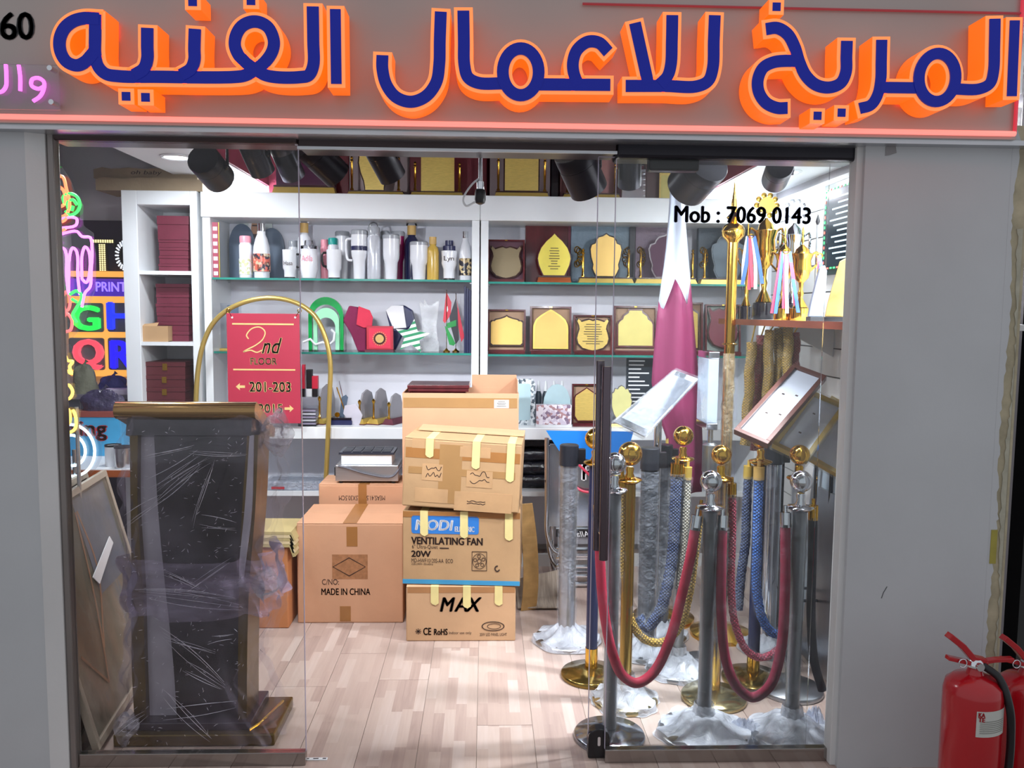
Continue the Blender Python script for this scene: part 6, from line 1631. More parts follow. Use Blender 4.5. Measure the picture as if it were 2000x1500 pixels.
# ---- counter, left unit
zK = ZC
def desk_plaque(x0, x1, ytop, label, base, board, Y=5.08, yaw=1.15, disc=False):
    """plaque seen almost edge-on"""
    loc, r, h = item(x0, x1, ytop, Y, zK)
    t_ = thing('desk_plaque', label, 'plaque', (loc.x+0.02, Y+0.08, zK), rz=-0.42, group='plaques on the counter seen edge-on')
    hb = 0.035
    L_ = 0.10
    def bx(w0, w1, z0, z1, l0, l1):
        return MB().add([(-w0, -l0, z0), (w0, -l0, z0), (w0, l0, z0), (-w0, l0, z0), (-w1, -l1, z1), (w1, -l1, z1), (w1, l1, z1), (-w1, l1, z1)], [(0, 3, 2, 1), (4, 5, 6, 7), (0, 1, 5, 4), (1, 2, 6, 5), (2, 3, 7, 6), (3, 0, 4, 7)])
    bx(r, r*0.65, 0.006, hb, L_, L_*0.9).obj('base', base, t_)
    bx(r*1.04, r*1.04, 0, 0.006, L_*1.02, L_*1.02).obj('felt', m_maroon, t_)
    prof = [(0, hb)]+[]
    # board standing in the y-z plane
    pts_ = [(-L_*0.75, hb), (L_*0.75, hb), (L_*0.75, h*0.6), (L_*0.5, h*0.9), (0, h), (-L_*0.5, h*0.9), (-L_*0.75, h*0.6)]
    MB().add([(-0.006, y, z) for y, z in pts_]+[(0.006, y, z) for y, z in pts_], [tuple(range(7)), tuple(range(13, 6, -1))]+[(i, (i+1) % 7, 7+(i+1) % 7, 7+i) for i in range(7)]).obj('board', board, t_)
    ph_ = (h-hb)*0.62
    MB().lathe([(0.008, 0), (0.009, 0.01), (0.005, 0.016), (0.006, ph_*0.5), (0.0045, ph_-0.02), (0.009, ph_-0.012), (0.011, ph_), (0.001, ph_+0.012)], (0, -L_*0.85, hb), 12).obj('pillar', m_gold, t_, smooth=True)
desk_plaque(616, 640, 752, 'gold-based plaque behind the right leg of the gold arch', m_satgold, mat('grey_board', '#8c8a90', 0.4))
desk_plaque(694, 719, 763, 'gold-based grey plaque seen edge-on, left of the pair', m_satgold, mat('grey_board'))
desk_plaque(721, 747, 760, 'gold-based grey plaque seen edge-on, right of the pair', m_satgold, mat('grey_board'))
desk_plaque(752, 776, 770, 'grey plaque on a maroon base beside the open carton', m_maroon, mat('grey_board'))
loc, r, h = item(646, 688, 745, 5.08, zK)
t = thing('desk_pen_set', 'navy desk base with slanted pens and grey discs on the counter', 'pen set', (loc.x, 5.1, zK))
MB().prism(rrect(-r, r, 0, 0.03, 0.008), -0.05, 0.05).obj('base', m_navy, t)
MB().box(-r*0.95, r*0.95, -0.045, 0.045, 0.03, 0.045).obj('upper_base', m_blackgl, t, bevel=0.002)
MB().tube([(r*0.4, 0, 0.045), (-r*0.5, 0, h*0.86)], 0.004, 7).obj('pen', m_gold, t); MB().tube([(r*0.0, 0.03, h*0.6), (-r*0.35, 0.03, h)], 0.003, 7).obj('pen', m_chrome, t)
MB().prism([(-r*0.3, 0.045), (r*0.15, 0.045), (r*0.5, h*0.62), (r*0.3, h*0.68), (-r*0.1, h*0.62)], 0.012, 0.02).obj('slate_disc', m_slate, t)
MB().lathe([(0.001, 0.0), (0.016, 0.0), (0.016, 0.008), (0.001, 0.008)], (-r*0.4, -0.03, 0.062), 12, 'y').obj('gold_disc', m_gold, t)
tt = thing('stone_disc', 'pale grey shield-shaped stone leaning beside the pen set', 'stone', (P(686, 828, 5.06).x, 5.07, zK))
MB().prism([(0.0, 0), (0.05, 0.0), (0.07, 0.06), (0.03, 0.13), (-0.04, 0.12), (-0.05, 0.07)], -0.006, 0.006).obj('stone', mat('pale_lilac_stone', '#c3c0cc', 0.4), tt, bevel=0.002)
tt = thing('stamp_set', 'red and black self-inking stamps on the counter beside the red sign', 'stamps', (P(604, 790, 5.12).x, 5.14, zK))
z_b = P(600, 775, 5.12).z-zK
MB().box(-0.06, 0.05, -0.05, 0.05, 0, z_b).obj('clear_tray', m_acryl, tt)
for x, m1, top in ((-0.045, m_fr, 0.20), (0.0, m_black, 0.17), (0.035, m_fr, 0.13)):
    MB().box(x-0.018, x+0.018, -0.02, 0.02, z_b+0.05, z_b+top).obj('stamp_grip', m1, tt, bevel=0.003)
    MB().box(x-0.016, x+0.016, -0.018, 0.018, z_b, z_b+0.05).obj('stamp_base', m_black if m1 is m_fr else m_white, tt, bevel=0.002)
tt = thing('paper_tray', 'clear tray of papers on the counter below the stamps', 'tray', (P(602, 820, 5.02).x, 5.03, zK))
MB().box(-0.055, 0.055, -0.04, 0.04, 0, 0.12).obj('clear_tray', m_acryl, tt)
for i in range(5): MB().box(-0.05, 0.05, -0.035, 0.035, 0.01+0.02*i, 0.02+0.02*i).obj('paper_bundle', m_paper if i % 2 else mat('lilac_paper', '#b8aec4', 0.6), tt)
# under-counter bundle behind the podium
tt = thing('wrapped_bundle', 'film-wrapped white bundle with a red label on the low shelf', 'bundle', (P(560, 980, 5.0).x, 5.13, 0.49))
zz = P(560, 945, 5.0).z-0.49
MB().box(-0.14, 0.2, -0.09, 0.1, 0, zz).obj('contents', mat('grey_blue_goods', '#9aa3b4', 0.6, var=0.3, scale=30), tt, bevel=0.006)
MB().box(-0.15, 0.21, -0.1, 0.11, 0, zz+0.01).obj('film_cover', m_filmb, tt, bevel=0.01)
MB().box(-0.10, -0.02, -0.102, -0.1, 0.01, zz*0.5).obj('red_label', mat('crimson_print', '#b8242f', 0.5), tt)
# ================================================================== rope posts (right)
m_navyv = mat('navy_tube', '#252c4e', 0.35, var=0.08)
m_greyp = mat('film_grey_post', '#9fa4a8', 0.3, metal=0.5, var=0.08, scale=3)
m_belt = mat('dark_belt_post', '#4b5058', 0.25, metal=0.7, var=0.1)
m_pfilm = film('post_film', '#e3e9f8', 0.13, 0.12, 34, 1.0)
m_bfilm = film('base_film', '#e9effc', 0.75, 0.14, 16, 1.0)
def post_base(px, py):
    return G(px, py, 0.03)
def rope_post(label, ball, base, mball, mpost, mbase, rbase=0.135, film_=False, lower=None, wrapbase=False, filmpost=False, zdisc=0.022):
    b_ = G(base[0], base[1], 0.03)
    X, Y = b_.x, b_.y
    # keep the post vertical below its ball
    c = P(ball[0], ball[1], Y); X = c.x
    rb = (ball[2] if len(ball) > 2 else 22)*S(Y)
    zc = c.z
    t_ = thing('rope_post', label, 'rope post', (X, Y, 0), group='rope barrier posts')
    MB().lathe([(rbase*0.98, 0), (rbase, 0.004), (rbase, zdisc*0.7), (rbase*0.96, zdisc), (rbase*0.5, zdisc+0.012), (0.05, zdisc+0.02), (0.03, zdisc+0.022)], seg=40).obj('base_disc', mbase, t_, smooth=True)
    z0 = zdisc+0.02
    zcol = zc-rb-0.062
    MB().tube([(0, 0, z0), (0, 0, zcol)], 0.0255, 20).obj('post', mpost, t_, smooth=True)
    if lower:
        MB().tube([(0, 0, z0), (0, 0, z0+0.09)], 0.0275, 20).obj('sleeve', lower, t_, smooth=True)
    MB().lathe([(0.026, -0.012), (0.046, 0), (0.05, 0.005), (0.046, 0.010), (0.020, 0.016), (0.014, 0.032), (0.017, 0.05), (0.013, 0.058)], (0, 0, zcol), 24).obj('collar', mball, t_, smooth=True)
    MB().lathe([(rb*math.sin(PI*(0.06+0.94*k/14)), -rb*math.cos(PI*(0.06+0.94*k/14))) for k in range(15)], (0, 0, zc), 24).obj('ball', mball, t_, smooth=True)
    if filmpost: MB().tube([(0.002*math.sin(i*2.1), 0.002*math.cos(i*1.7), z0+(zcol-z0)*i/24) for i in range(25)], [0.030+0.0025*math.sin(i*2.7) for i in range(25)], 14).obj('film_sleeve', m_pfilm, t_, smooth=True)
    if wrapbase:
        rs = random.Random(int(px_(label))); p_ = [rs.uniform(0, 6.28) for _ in range(4)]
        def fn(u, v):
            th = u*2*PI
            k = 1+0.05*math.sin(5*th+p_[0]+3*v)+0.04*math.sin(11*th-7*v+p_[1])
            r_ = (rbase*1.06*(1-v)+0.036*v)*k if v < 0.8 else 0.036*k+0.2*rbase*(1-v)
            zz = zdisc+0.004+0.10*v**2.2+0.008*math.sin(9*th+p_[2])*(1-v)
            if v < 0.08: zz = 0.004
            return (r_*math.cos(th), r_*math.sin(th), zz)
        MB().grid(fn, 56, 22).obj('base_wrap', m_bfilm, t_, smooth=True)
    return t_, X, Y, zcol
def px_(s): return sum(ord(c) for c in s)
RP = {}
RP['B'] = rope_post('rope post with gold ball and navy tube behind the door handle', (1163, 857, 21), (1160, 1308), m_gold, m_navyv, mat('dark_gold_base', '#8d7640', 0.15, metal=0.9, var=0.15), lower=m_gold)
RP['C'] = rope_post('silver rope post with film-wrapped foot nearest the door lock', (1201, 905, 22), (1190, 1426), m_chrome, m_greyp, mat('steel_base', '#9aa0aa', 0.15, metal=0.95), filmpost=True)
RP['D'] = rope_post('brass rope post with gold ball just right of the door handle', (1231, 886, 24), (1224, 1357), m_gold, mat('antique_brass_tube', '#b3924e', 0.2, metal=0.9, var=0.1), mat('pale_gold_base', '#b9ad84', 0.15, metal=0.9), filmpost=False, wrapbase=True)
RP['F'] = rope_post('film-wrapped rope post whose gold ball stands before the maroon flag', (1335, 851, 20), (1335, 1300), m_gold, m_greyp, m_steel, wrapbase=True)
RP['G'] = rope_post('gold ball rope post between the silver post and the braided red rope', (1409, 888, 20), (1393, 1352), m_gold, m_gold, mat('pale_gold_base'), wrapbase=False, filmpost=True)
RP['H'] = rope_post('silver ball rope post with wide film-wrapped base at front centre', (1389, 940, 22), (1374, 1420), m_chrome, m_greyp, m_steel, 0.172, wrapbase=True, filmpost=True)
RP['I'] = rope_post('gold ball rope post with navy tube beside the bright blue rope', (1487, 856, 20), (1468, 1316), m_gold, m_navyv, mat('dark_gold_base'), lower=m_gold)
RP['K'] = rope_post('gold ball rope post directly behind the rightmost silver one', (1562, 888, 20), (1540, 1336), m_gold, m_greyp, m_steel, filmpost=True)
RP['L'] = rope_post('silver ball rope post with film heap at its foot near the right jamb', (1565, 940, 22), (1538, 1424), m_chrome, m_greyp, m_steel, 0.16, wrapbase=True, filmpost=True)
# belt posts with flat caps
def belt_post(label, px, ytop, base, m, filmed=True, rbase=0.13, w=19):
    b_ = G(base[0], base[1], 0.02); c = P(px, ytop, b_.y)
    r = w*S(b_.y)
    t_ = thing('belt_post', label, 'belt post', (c.x, b_.y, 0), group='belt barrier posts')
    MB().lathe([(rbase, 0), (rbase, 0.018), (rbase*0.95, 0.026), (0.05, 0.04), (0.03, 0.042)], seg=36).obj('base_disc', m_steel, t_, smooth=True)
    h = c.z
    MB().tube([(0, 0, 0.04), (0, 0, h-0.10)], r*0.9, 18).obj('post', m, t_, smooth=True)
    MB().lathe([(r, h-0.10), (r, h-0.004), (r*0.9, h), (0.001, h)], seg=20).obj('belt_head', mat('charcoal_cap', '#30323a', 0.3, metal=0.4), t_, smooth=True)
    MB().box(r*0.8, r*1.7, -0.012, 0.012, h-0.095, h-0.02).obj('belt_clip', m_black, t_, bevel=0.003)
    if filmed:
        MB().tube([(0, 0, 0.04+(h-0.15)*i/20) for i in range(21)], [r*1.08+0.002*math.sin(i*2.3) for i in range(21)], 14).obj('film_sleeve', m_pfilm, t_, smooth=True)
        rs = random.Random(px); p_ = [rs.uniform(0, 6.28) for _ in range(3)]
        def fn(u, v):
            th = u*2*PI; k = 1+0.04*math.sin(6*th+p_[0])
            return (k*(rbase*1.04*(1-v)+0.04*v)*math.cos(th), k*(rbase*1.04*(1-v)+0.04*v)*math.sin(th), 0.03+0.06*v*v+0.006*math.sin(8*th+p_[1]) if v > 0.05 else 0.006)
        MB().grid(fn, 48, 14).obj('base_wrap', m_bfilm, t_, smooth=True)
belt_post('film-wrapped belt post standing alone left of the door handle', 1112, 868, (1096, 1245), m_steel, rbase=0.16)
belt_post('dark belt post in film behind the brass rope post', 1270, 874, (1262, 1270), m_belt)
belt_post('slim dark belt post left of the flag fabric', 1300, 868, (1296, 1236), m_belt, w=15)
belt_post('tall chrome belt post left of the rightmost gold ball', 1512, 864, (1492, 1262), m_chrome)

# ropes
def rope(label, pts, r, m, braided=False, clear=True, ends=None, name='barrier_rope', strand=26.0):
    v = crom([P(a, b, y) for a, b, y in pts], 10 if not braided else 16)
    o0 = v[0]
    t_ = thing(name, label, 'rope', o0, group='barrier ropes')
    loc_ = [p-o0 for p in v]
    if braided: MB().tube(loc_, r*0.82, 14, lobes=4, twist=2*PI*strand/4, amp=0.22).obj('rope', m, t_, smooth=True)
    else: MB().tube(loc_, r, 12).obj('rope', m, t_, smooth=True)
    if clear:
        n_ = len(loc_)
        MB().tube(loc_, [r*(1.34+0.10*math.sin(i*0.31)+0.06*math.sin(i*0.73+1)) for i in range(n_)], 10).obj('clear_sleeve', film('rope_clear_film', '#e6ecf8', 0.07, 0.1, 30, 1.0), t_, smooth=True)
    for k, e in enumerate(ends or ()):
        if e is None: continue
        i = 0 if k == 0 else -1; d = (loc_[i]-loc_[1 if k == 0 else -2]).normalized()
        MB().tube([loc_[i]-d*0.01, loc_[i]+d*0.045], r*1.12, 12).obj('end_cap', e, t_, smooth=True)
        MB().tube([loc_[i]+d*0.045, loc_[i]+d*0.07], r*0.4, 8).obj('hook', e, t_, smooth=True)
    return t_
m_red = mat('red_velvet', '#d8264e', 0.6, var=0.1); m_red2 = mat('wine_velvet', '#b02a50', 0.65, var=0.12)
m_bnavy = braid('navy_braid', '#3a4f80', 0.3); m_bblue = braid('bright_blue_braid', '#3f7fe0', 0.3)
m_bwhite = braid('ivory_braid', '#c9c5b4'); m_bgold = braid('gold_braid', '#dfb54a', 0.4); m_bred = braid('rose_braid', '#b83050')
m_blk = mat('black_velvet', '#20222c', 0.7)
YC, YH, YLp = RP['C'][2], RP['H'][2], RP['L'][2]
rope('sagging red velvet rope in clear film from the door handle to the centre silver post', [(1170, 1010, YC-0.02), (1172, 1090, YC-0.04), (1178, 1180, YC-0.05), (1194, 1268, YC-0.05), (1215, 1318, YC-0.05), (1243, 1334, YC-0.05), (1275, 1315, YC-0.04), (1308, 1250, YC-0.03), (1332, 1160, YH-0.02), (1350, 1080, YH-0.01), (1358, 1030, YH)], 0.0185, m_red, ends=(m_chrome, m_chrome))
rope('sagging red velvet rope in film between the two front silver posts', [(1411, 1030, YH), (1409, 1100, YH-0.02), (1409, 1200, YH-0.04), (1418, 1290, YH-0.05), (1440, 1342, YH-0.06), (1470, 1362, YH-0.06), (1503, 1340, YLp-0.06), (1525, 1270, YLp-0.05), (1533, 1160, YLp-0.03), (1534, 1080, YLp-0.01), (1534, 1024, YLp)], 0.0185, m_red2, ends=(m_chrome, m_chrome))
YG, YI_, YFp, YDp = RP['G'][2], RP['I'][2], RP['F'][2], RP['D'][2]
rope('rose braided rope in clear film looping behind the front red rope', [(1430, 965, YG), (1430, 1050, YG), (1428, 1150, YG), (1436, 1220, YG), (1460, 1272, YG), (1490, 1284, YG+0.02), (1520, 1268, YG+0.03), (1535, 1240, YG+0.04)], 0.0165, m_bred, True, ends=(m_gold, None))
rope('bright blue braided rope hanging from the rear gold ball post', [(1482, 932, YI_-0.04), (1480, 1000, YI_-0.04), (1479, 1080, YI_-0.04), (1478, 1150, YI_-0.04), (1488, 1205, YI_-0.04), (1506, 1234, YI_-0.03), (1524, 1240, YI_-0.02)], 0.021, m_bblue, True, ends=(m_cork, None))
rope('navy braided rope hanging left of the bright blue one', [(1462, 930, YI_+0.03), (1458, 1000, YI_+0.03), (1456, 1060, YI_+0.03), (1448, 1120, YI_+0.03), (1442, 1190, YI_+0.03)], 0.021, m_bnavy, True, ends=(m_satgold, None))
rope('thick navy braided rope hanging from the wrapped post by the flag', [(1322, 925, YFp-0.05), (1318, 1000, YFp-0.05), (1314, 1080, YFp-0.05), (1302, 1150, YFp-0.06), (1286, 1200, YFp-0.06), (1262, 1224, YFp-0.05), (1246, 1205, YFp-0.03)], 0.026, m_bnavy, True, ends=(m_gold, None))
rope('ivory braided rope hanging beside the thick navy one', [(1343, 932, YFp-0.045), (1341, 980, YFp-0.045), (1338, 1040, YFp-0.045), (1334, 1100, YFp-0.045), (1326, 1150, YFp-0.045)], 0.0165, m_bwhite, True, ends=(m_satgold, None))
rope('gold braided rope looping from the brass post to the centre silver post', [(1216, 950, YDp), (1217, 1040, YDp), (1220, 1120, YDp), (1232, 1210, YDp), (1258, 1248, YDp), (1296, 1254, YDp), (1328, 1222, YDp-0.02), (1346, 1160, YDp-0.04), (1356, 1090, YDp-0.05), (1366, 1010, YDp-0.05)], 0.0175, m_bgold, True, ends=(m_gold, m_gold))
rope('dark velvet rope sagging at the far right beside the jamb', [(1588, 1010, YLp+0.02), (1586, 1100, YLp+0.02), (1584, 1200, YLp), (1590, 1290, YLp-0.02), (1606, 1348, YLp-0.03)], 0.0165, m_blk, ends=(m_gold, None))
# film heap at the corner
def heap(label, px, py, w, d, h, seed):
    c = G(px, py, 0.0); rs = random.Random(seed); p_ = [rs.uniform(0, 6.28) for _ in range(6)]
    t_ = thing('film_heap', label, 'plastic film', (c.x, c.y, 0), group='crumpled film heaps on the floor')
    def fn(u, v):
        th = u*2*PI; k = 1+0.18*math.sin(3*th+p_[0]+4*v)+0.12*math.sin(7*th+p_[1]-9*v)+0.08*math.sin(13*th+5*v+p_[2])
        r_ = 1-v
        return (w*r_*k*math.cos(th), d*r_*k*math.sin(th), 0.003+h*(1-r_**2)*(0.7+0.3*math.sin(5*th+p_[3]+6*v)+0.2*math.sin(11*th-13*v)))
    MB().grid(fn, 60, 24).obj('crumpled_film', film('heap_film', '#e9efff', 0.85, 0.16, 18, 1.0), t_, smooth=True)
heap('crumpled clear film heap between the two front silver post bases', 1452, 1432, 0.10, 0.05, 0.05, 4)
heap('crumpled clear film heap against the right jamb', 1590, 1425, 0.06, 0.06, 0.08, 6)

# ================================================================== steel tube rack with blue panel
YR = 4.62
rc = P(1100, 1150, YR)
rk = thing('steel_sign_rack', 'stack of bent steel tube sign frames with a blue panel behind the belt post', 'sign rack', (rc.x, YR, 0))
def rl(px, py, dy=0.0): v = P(px, py, YR+dy); return Vector((v.x-rc.x, dy, v.z))
for dy, (xa, xb, ya, yb) in ((0.0, (1068, 1180, 855, 1085)), (0.06, (1072, 1184, 870, 1115)), (0.12, (1078, 1188, 880, 1145))):
    p = [rl(xb, yb, dy), rl(xa+40, yb, dy), rl(xa+14, yb-10, dy), rl(xa+1, yb-40, dy), rl(xa, yb-100, dy), rl(xa, ya, dy)]
    MB().tube([p[0]]+crom(p[1:], 5), 0.0135, 10).obj('bent_tube', m_chrome, rk, smooth=True)
for py in (1032, 1072, 1090, 1106, 1124, 1140):
    MB().tube([rl(1086, py, 0.03), rl(1180, py, 0.03)], 0.0115, 8).obj('rung', m_chrome, rk, smooth=True)
for px in (1092, 1168):
    b_ = rl(px, 1150, 0.05)
    MB().tube([Vector((b_.x, 0.05, 0.0)), Vector((b_.x, 0.05, rl(px, 1030, 0.05).z))], 0.012, 8).obj('leg', m_chrome, rk, smooth=True)
a = rl(1072, 1028, 0.02); b_ = rl(1200, 868, 0.02)
MB().box(a.x, b_.x, 0.02, 0.03, a.z, b_.z).obj('steel_sheet', mat('mirror_steel_sheet', '#b7bcc6', 0.15, metal=0.9, var=0.2, scale=3), rk)
a = rl(1086, 1048, 0.015); b_ = rl(1170, 1036, 0.015)
MB().box(a.x, b_.x, 0.008, 0.018, a.z, b_.z).obj('name_strip', m_black, rk)
text('Alla', rl(1127, 1048).x, rl(1153, 1048).x, rl(1127, 1049).z, rl(1127, 1038).z, 0.006, m_paper, rk, flip=True, shear=0.3)
pts = [rl(1066, 840)]+[rl(a_, b2) for a_, b2 in ((1080, 862), (1092, 880), (1112, 890), (1150, 896), (1200, 896), (1225, 880), (1236, 842))]
MB().prism([(v.x, v.z) for v in pts], -0.022, -0.014).obj('blue_panel', mat('bright_blue_panel', '#1976d0', 0.4, var=0.04), rk)
MB().tube([rl(1128, 905, -0.012), rl(1172, 948, -0.012)], 0.008, 6).obj('red_stripe', mat('prohibition_red', '#d0405a', 0.5), rk)
MB().tube([Vector((v[0], -0.012, v[1])) for v in ellipse(rl(1150, 930).x, rl(1150, 930).z, 0.10, 0.09, 28, PI*0.95, PI*1.75)], 0.008, 6).obj('red_ring', mat('prohibition_red'), rk)
text('P', rl(1138, 940).x, rl(1160, 940).x, rl(1138, 938).z, rl(1138, 906).z, 0.010, m_paper, rk, bold=0.08)
# black wrapped rolls on the low shelf
tt = thing('black_wrapped_rolls', 'black glossy plastic-wrapped bundle on the low shelf beside the cartons', 'bundle', (P(1050, 955, 5.05).x, 5.14, 0.49))
zb_ = P(1050, 862, 5.0).z-0.49
for i in range(4): MB().tube([(-0.13, 0, 0.045+i*0.085), (0.16, 0.01, 0.045+i*0.085)], [0.044+0.004*math.sin(k*2) for k in range(2)], 12).obj('roll', mat('black_poly', '#20202a', 0.15, var=0.3, bump=0.7, bscale=40), tt, smooth=True)

# ================================================================== counter, right unit
loc, r, h = item(986, 1046, 740, 5.10, ZC)
t = thing('mirror_tile_frame', 'pale blue framed panel edged with mirror mosaic on the counter', 'frame', loc)
m_mos = band_mat('mirror_mosaic', ['#c9d3da', '#7d8a94', '#e6eef2', '#55616c', '#aab6be'], 70)
MB().prism([(-r, 0), (r, 0), (r, h*0.9), (r*0.8, h), (-r*0.8, h), (-r, h*0.9)], 0, 0.016).obj('mosaic_border', m_mos, t)
MB().prism(inset(rrect(-r, r, 0, h, 0.02), 0.03), -0.004, 0).obj('pale_panel', mat('ice_blue_panel', '#b9d6de', 0.3), t)
for i, px in enumerate((1052, 1066, 1082, 1098)):
    loc, r, h = item(px-6, px+6, 744, 5.22, ZC)
    t = thing('marker_tube', ['leftmost', 'second', 'third', 'rightmost'][i]+' of four dark tubes with white pointed nozzles on the counter', 'tube', loc, group='nozzle tubes behind the oval panel')
    MB().lathe([(0.019, 0), (0.02, h*0.68), (0.014, h*0.74), (0.014, h*0.76)], seg=14).obj('tube', mat('slate_tube', '#3a4652', 0.35), t, smooth=True)
    MB().lathe([(0.014, h*0.76), (0.011, h*0.86), (0.006, h), (0.001, h)], seg=12).obj('nozzle', m_white, t, smooth=True)
loc, r, h = item(1061, 1116, 750, 5.14, ZC)
t = thing('oval_panel', 'pale blue oval-topped panel rising behind the mosaic box', 'panel', loc)
MB().prism(outline('oval', -r, r, 0, h), 0, 0.01).obj('panel', mat('ice_blue_panel'), t)
MB().box(-r*0.8, r*0.8, 0.01, 0.04, 0, 0.012).obj('rear_foot', m_acryl, t)
loc, r, h = item(1047, 1116, 790, 5.06, ZC)
t = thing('mosaic_box', 'small box covered in shattered mirror mosaic on the counter', 'box', loc)
MB().box(-r, r, -0.03, 0.03, 0.012, h).obj('box_body', band_mat('pink_mirror_mosaic', ['#d9cfe0', '#8f7a92', '#f0eaf4', '#b78f94', '#9aa0b8'], 60), t, bevel=0.002)
MB().box(-r*1.02, r*1.02, -0.035, 0.035, 0, 0.012).obj('box_base', m_white, t)
boxed_plaque(1118, 1176, 750, ZC, 'chamf', 'boxed gold plaque with pointed top on the counter behind the door handle', Y=5.06, plate=m_plate, frame=m_maroon2, board=m_maroon2, ratio=(0.06, 0.92), margin=0.02, grp='boxed award plaques on the counter')
loc, r, h = item(1224, 1278, 700, 5.2, ZC)
t = thing('text_panel', 'dark panel with white lines of text behind the flag', 'panel', loc)
MB().box(-r, r, 0, 0.02, 0, h).obj('panel', mat('dark_slate_glass', '#2b333c', 0.25), t)
b = MB(); rs = random.Random(9)
for i in range(14): b.box(-r*0.85, -r*0.85+r*1.6*rs.uniform(0.5, 1), -0.001, 0, h*(0.95-i*0.062), h*(0.97-i*0.062))
b.obj('text_lines', m_paper, t)
stand_plaque(1192, 1236, 752, ZC, 'scallop', 'scalloped pale gold plaque on the counter right of the door handle', Y=5.08, plate=mat('pale_lemon_plate', '#d6d08e', 0.4), board=mat('grey_scallop', '#6a6468', 0.4), pillars=False, pr=(0, 1))

# ================================================================== flag
YFL = 4.15
fc = P(1322, 860, YFL)
fg = thing('draped_flag', 'tall draped maroon and white serrated flag on a pole', 'flag', (fc.x, YFL, 0))
prof_ = [(318, 1309, 1330), (400, 1306, 1338), (500, 1298, 1346), (600, 1284, 1354), (680, 1277, 1360), (745, 1272, 1366), (800, 1282, 1370), (868, 1306, 1372), (960, 1310, 1370)]
def fedge(py):
    for (a, l0, r0), (b, l1, r1) in zip(prof_, prof_[1:]):
        if a <= py <= b:
            k = (py-a)/(b-a); return l0+(l1-l0)*k, r0+(r1-r0)*k
    return prof_[-1][1:]
def fpt(u, py):
    l, r_ = fedge(py); px = l+(r_-l)*u
    p = P(px, py, YFL)
    depth = -0.05*math.sin(PI*u)-0.014*math.sin(u*3*PI+py*0.004)
    return Vector((p.x-fc.x, depth, p.z))
def serr(u):       # boundary between white and maroon, in px rows
    tri = [(0, 588), (0.08, 600), (0.16, 604), (0.40, 545), (0.80, 595), (1.0, 548)]
    for (a, y0), (b, y1) in zip(tri, tri[1:]):
        if a <= u <= b: return y0+(y1-y0)*(u-a)/(b-a)
    return 548
us = [0, 0.08, 0.16, 0.24, 0.32, 0.40, 0.5, 0.6, 0.7, 0.8, 0.9, 1.0]
nu = len(us)
def fabric(rows, m, name):
    vs = []; fs = []
    nr = len(rows[0])
    for i in range(nu):
        for j in range(nr): vs.append(fpt(us[i], rows[i][j]))
    for i in range(nu-1):
        for j in range(nr-1): fs.append((i*nr+j, (i+1)*nr+j, (i+1)*nr+j+1, i*nr+j+1))
    return MB().add(vs, fs).obj(name, m, fg, smooth=True, solid=0.003)
m_fwh = mat('white_satin', '#d3dbee', 0.5, var=0.05); m_fma = mat('maroon_satin', '#7c2650', 0.6, var=0.08, scale=3)
fabric([[318+(serr(u)-318)*j/8 for j in range(9)] for u in us], m_fwh, 'white_field')
fabric([[serr(u)+(960-serr(u))*j/14 for j in range(15)] for u in us], m_fma, 'maroon_field')
px0 = fpt(0.5, 318)
MB().tube([(px0.x, 0.012, 0.05), (px0.x, 0.012, px0.z+0.03)], 0.011, 10).obj('pole', m_satgold, fg, smooth=True)
MB().lathe([(0.16, 0), (0.16, 0.02), (0.05, 0.05), (0.014, 0.06)], (px0.x, 0.012, 0), 28).obj('pole_base', m_gold, fg, smooth=True)
MB().lathe([(0.012, 0), (0.02, 0.01), (0.012, 0.03), (0.001, 0.07)], (px0.x, 0.012, px0.z+0.03), 14).obj('finial', m_gold, fg, smooth=True)

# brass flagpole
YGP = 3.95
gc = P(1424, 700, YGP)
gp = thing('brass_flagpole', 'tall brass flagpole with spear finial, lower half wrapped in film', 'flagpole', (gc.x, YGP, 0))
zd = P(1427, 470, YGP).z; zs = P(1427, 350, YGP).z; zw = P(1425, 690, YGP).z
MB().lathe([(0.15, 0), (0.15, 0.02), (0.06, 0.05), (0.03, 0.06)], (0, 0, 0), 32).obj('base_disc', m_gold, gp, smooth=True)
MB().tube([(0, 0, 0.06), (0, 0, zd)], 0.0255, 18).obj('pole', m_gold, gp, smooth=True)
MB().lathe([(0.026, -0.01), (0.032, 0.0), (0.052, 0.02), (0.056, 0.045), (0.046, 0.07), (0.022, 0.085), (0.018, 0.09)], (0, 0, zd), 24).obj('crown', m_gold, gp, smooth=True)
k = zs-zd-0.09
MB().lathe([(0.018, 0), (0.034, 0.02), (0.012, 0.045), (0.016, 0.06), (0.006, k*0.7), (0.001, k)], (0, 0, zd+0.09), 16).obj('spear_finial', m_gold, gp, smooth=True)
MB().tube([(v[0], v[1], zw+0.045) for v in ellipse(0, 0, 0.034, 0.034, 16)], 0.004, 6, True).obj('cord_ring', m_gold, gp, smooth=True)
MB().tube([(0, 0, 0.1+(zw-0.1)*i/30) for i in range(31)], [0.030+0.003*math.sin(i*2.7) for i in range(31)], 14).obj('film_sleeve', film('pole_film', '#d9cfb4', 0.32, 0.12, 40, 1.0), gp, smooth=True)

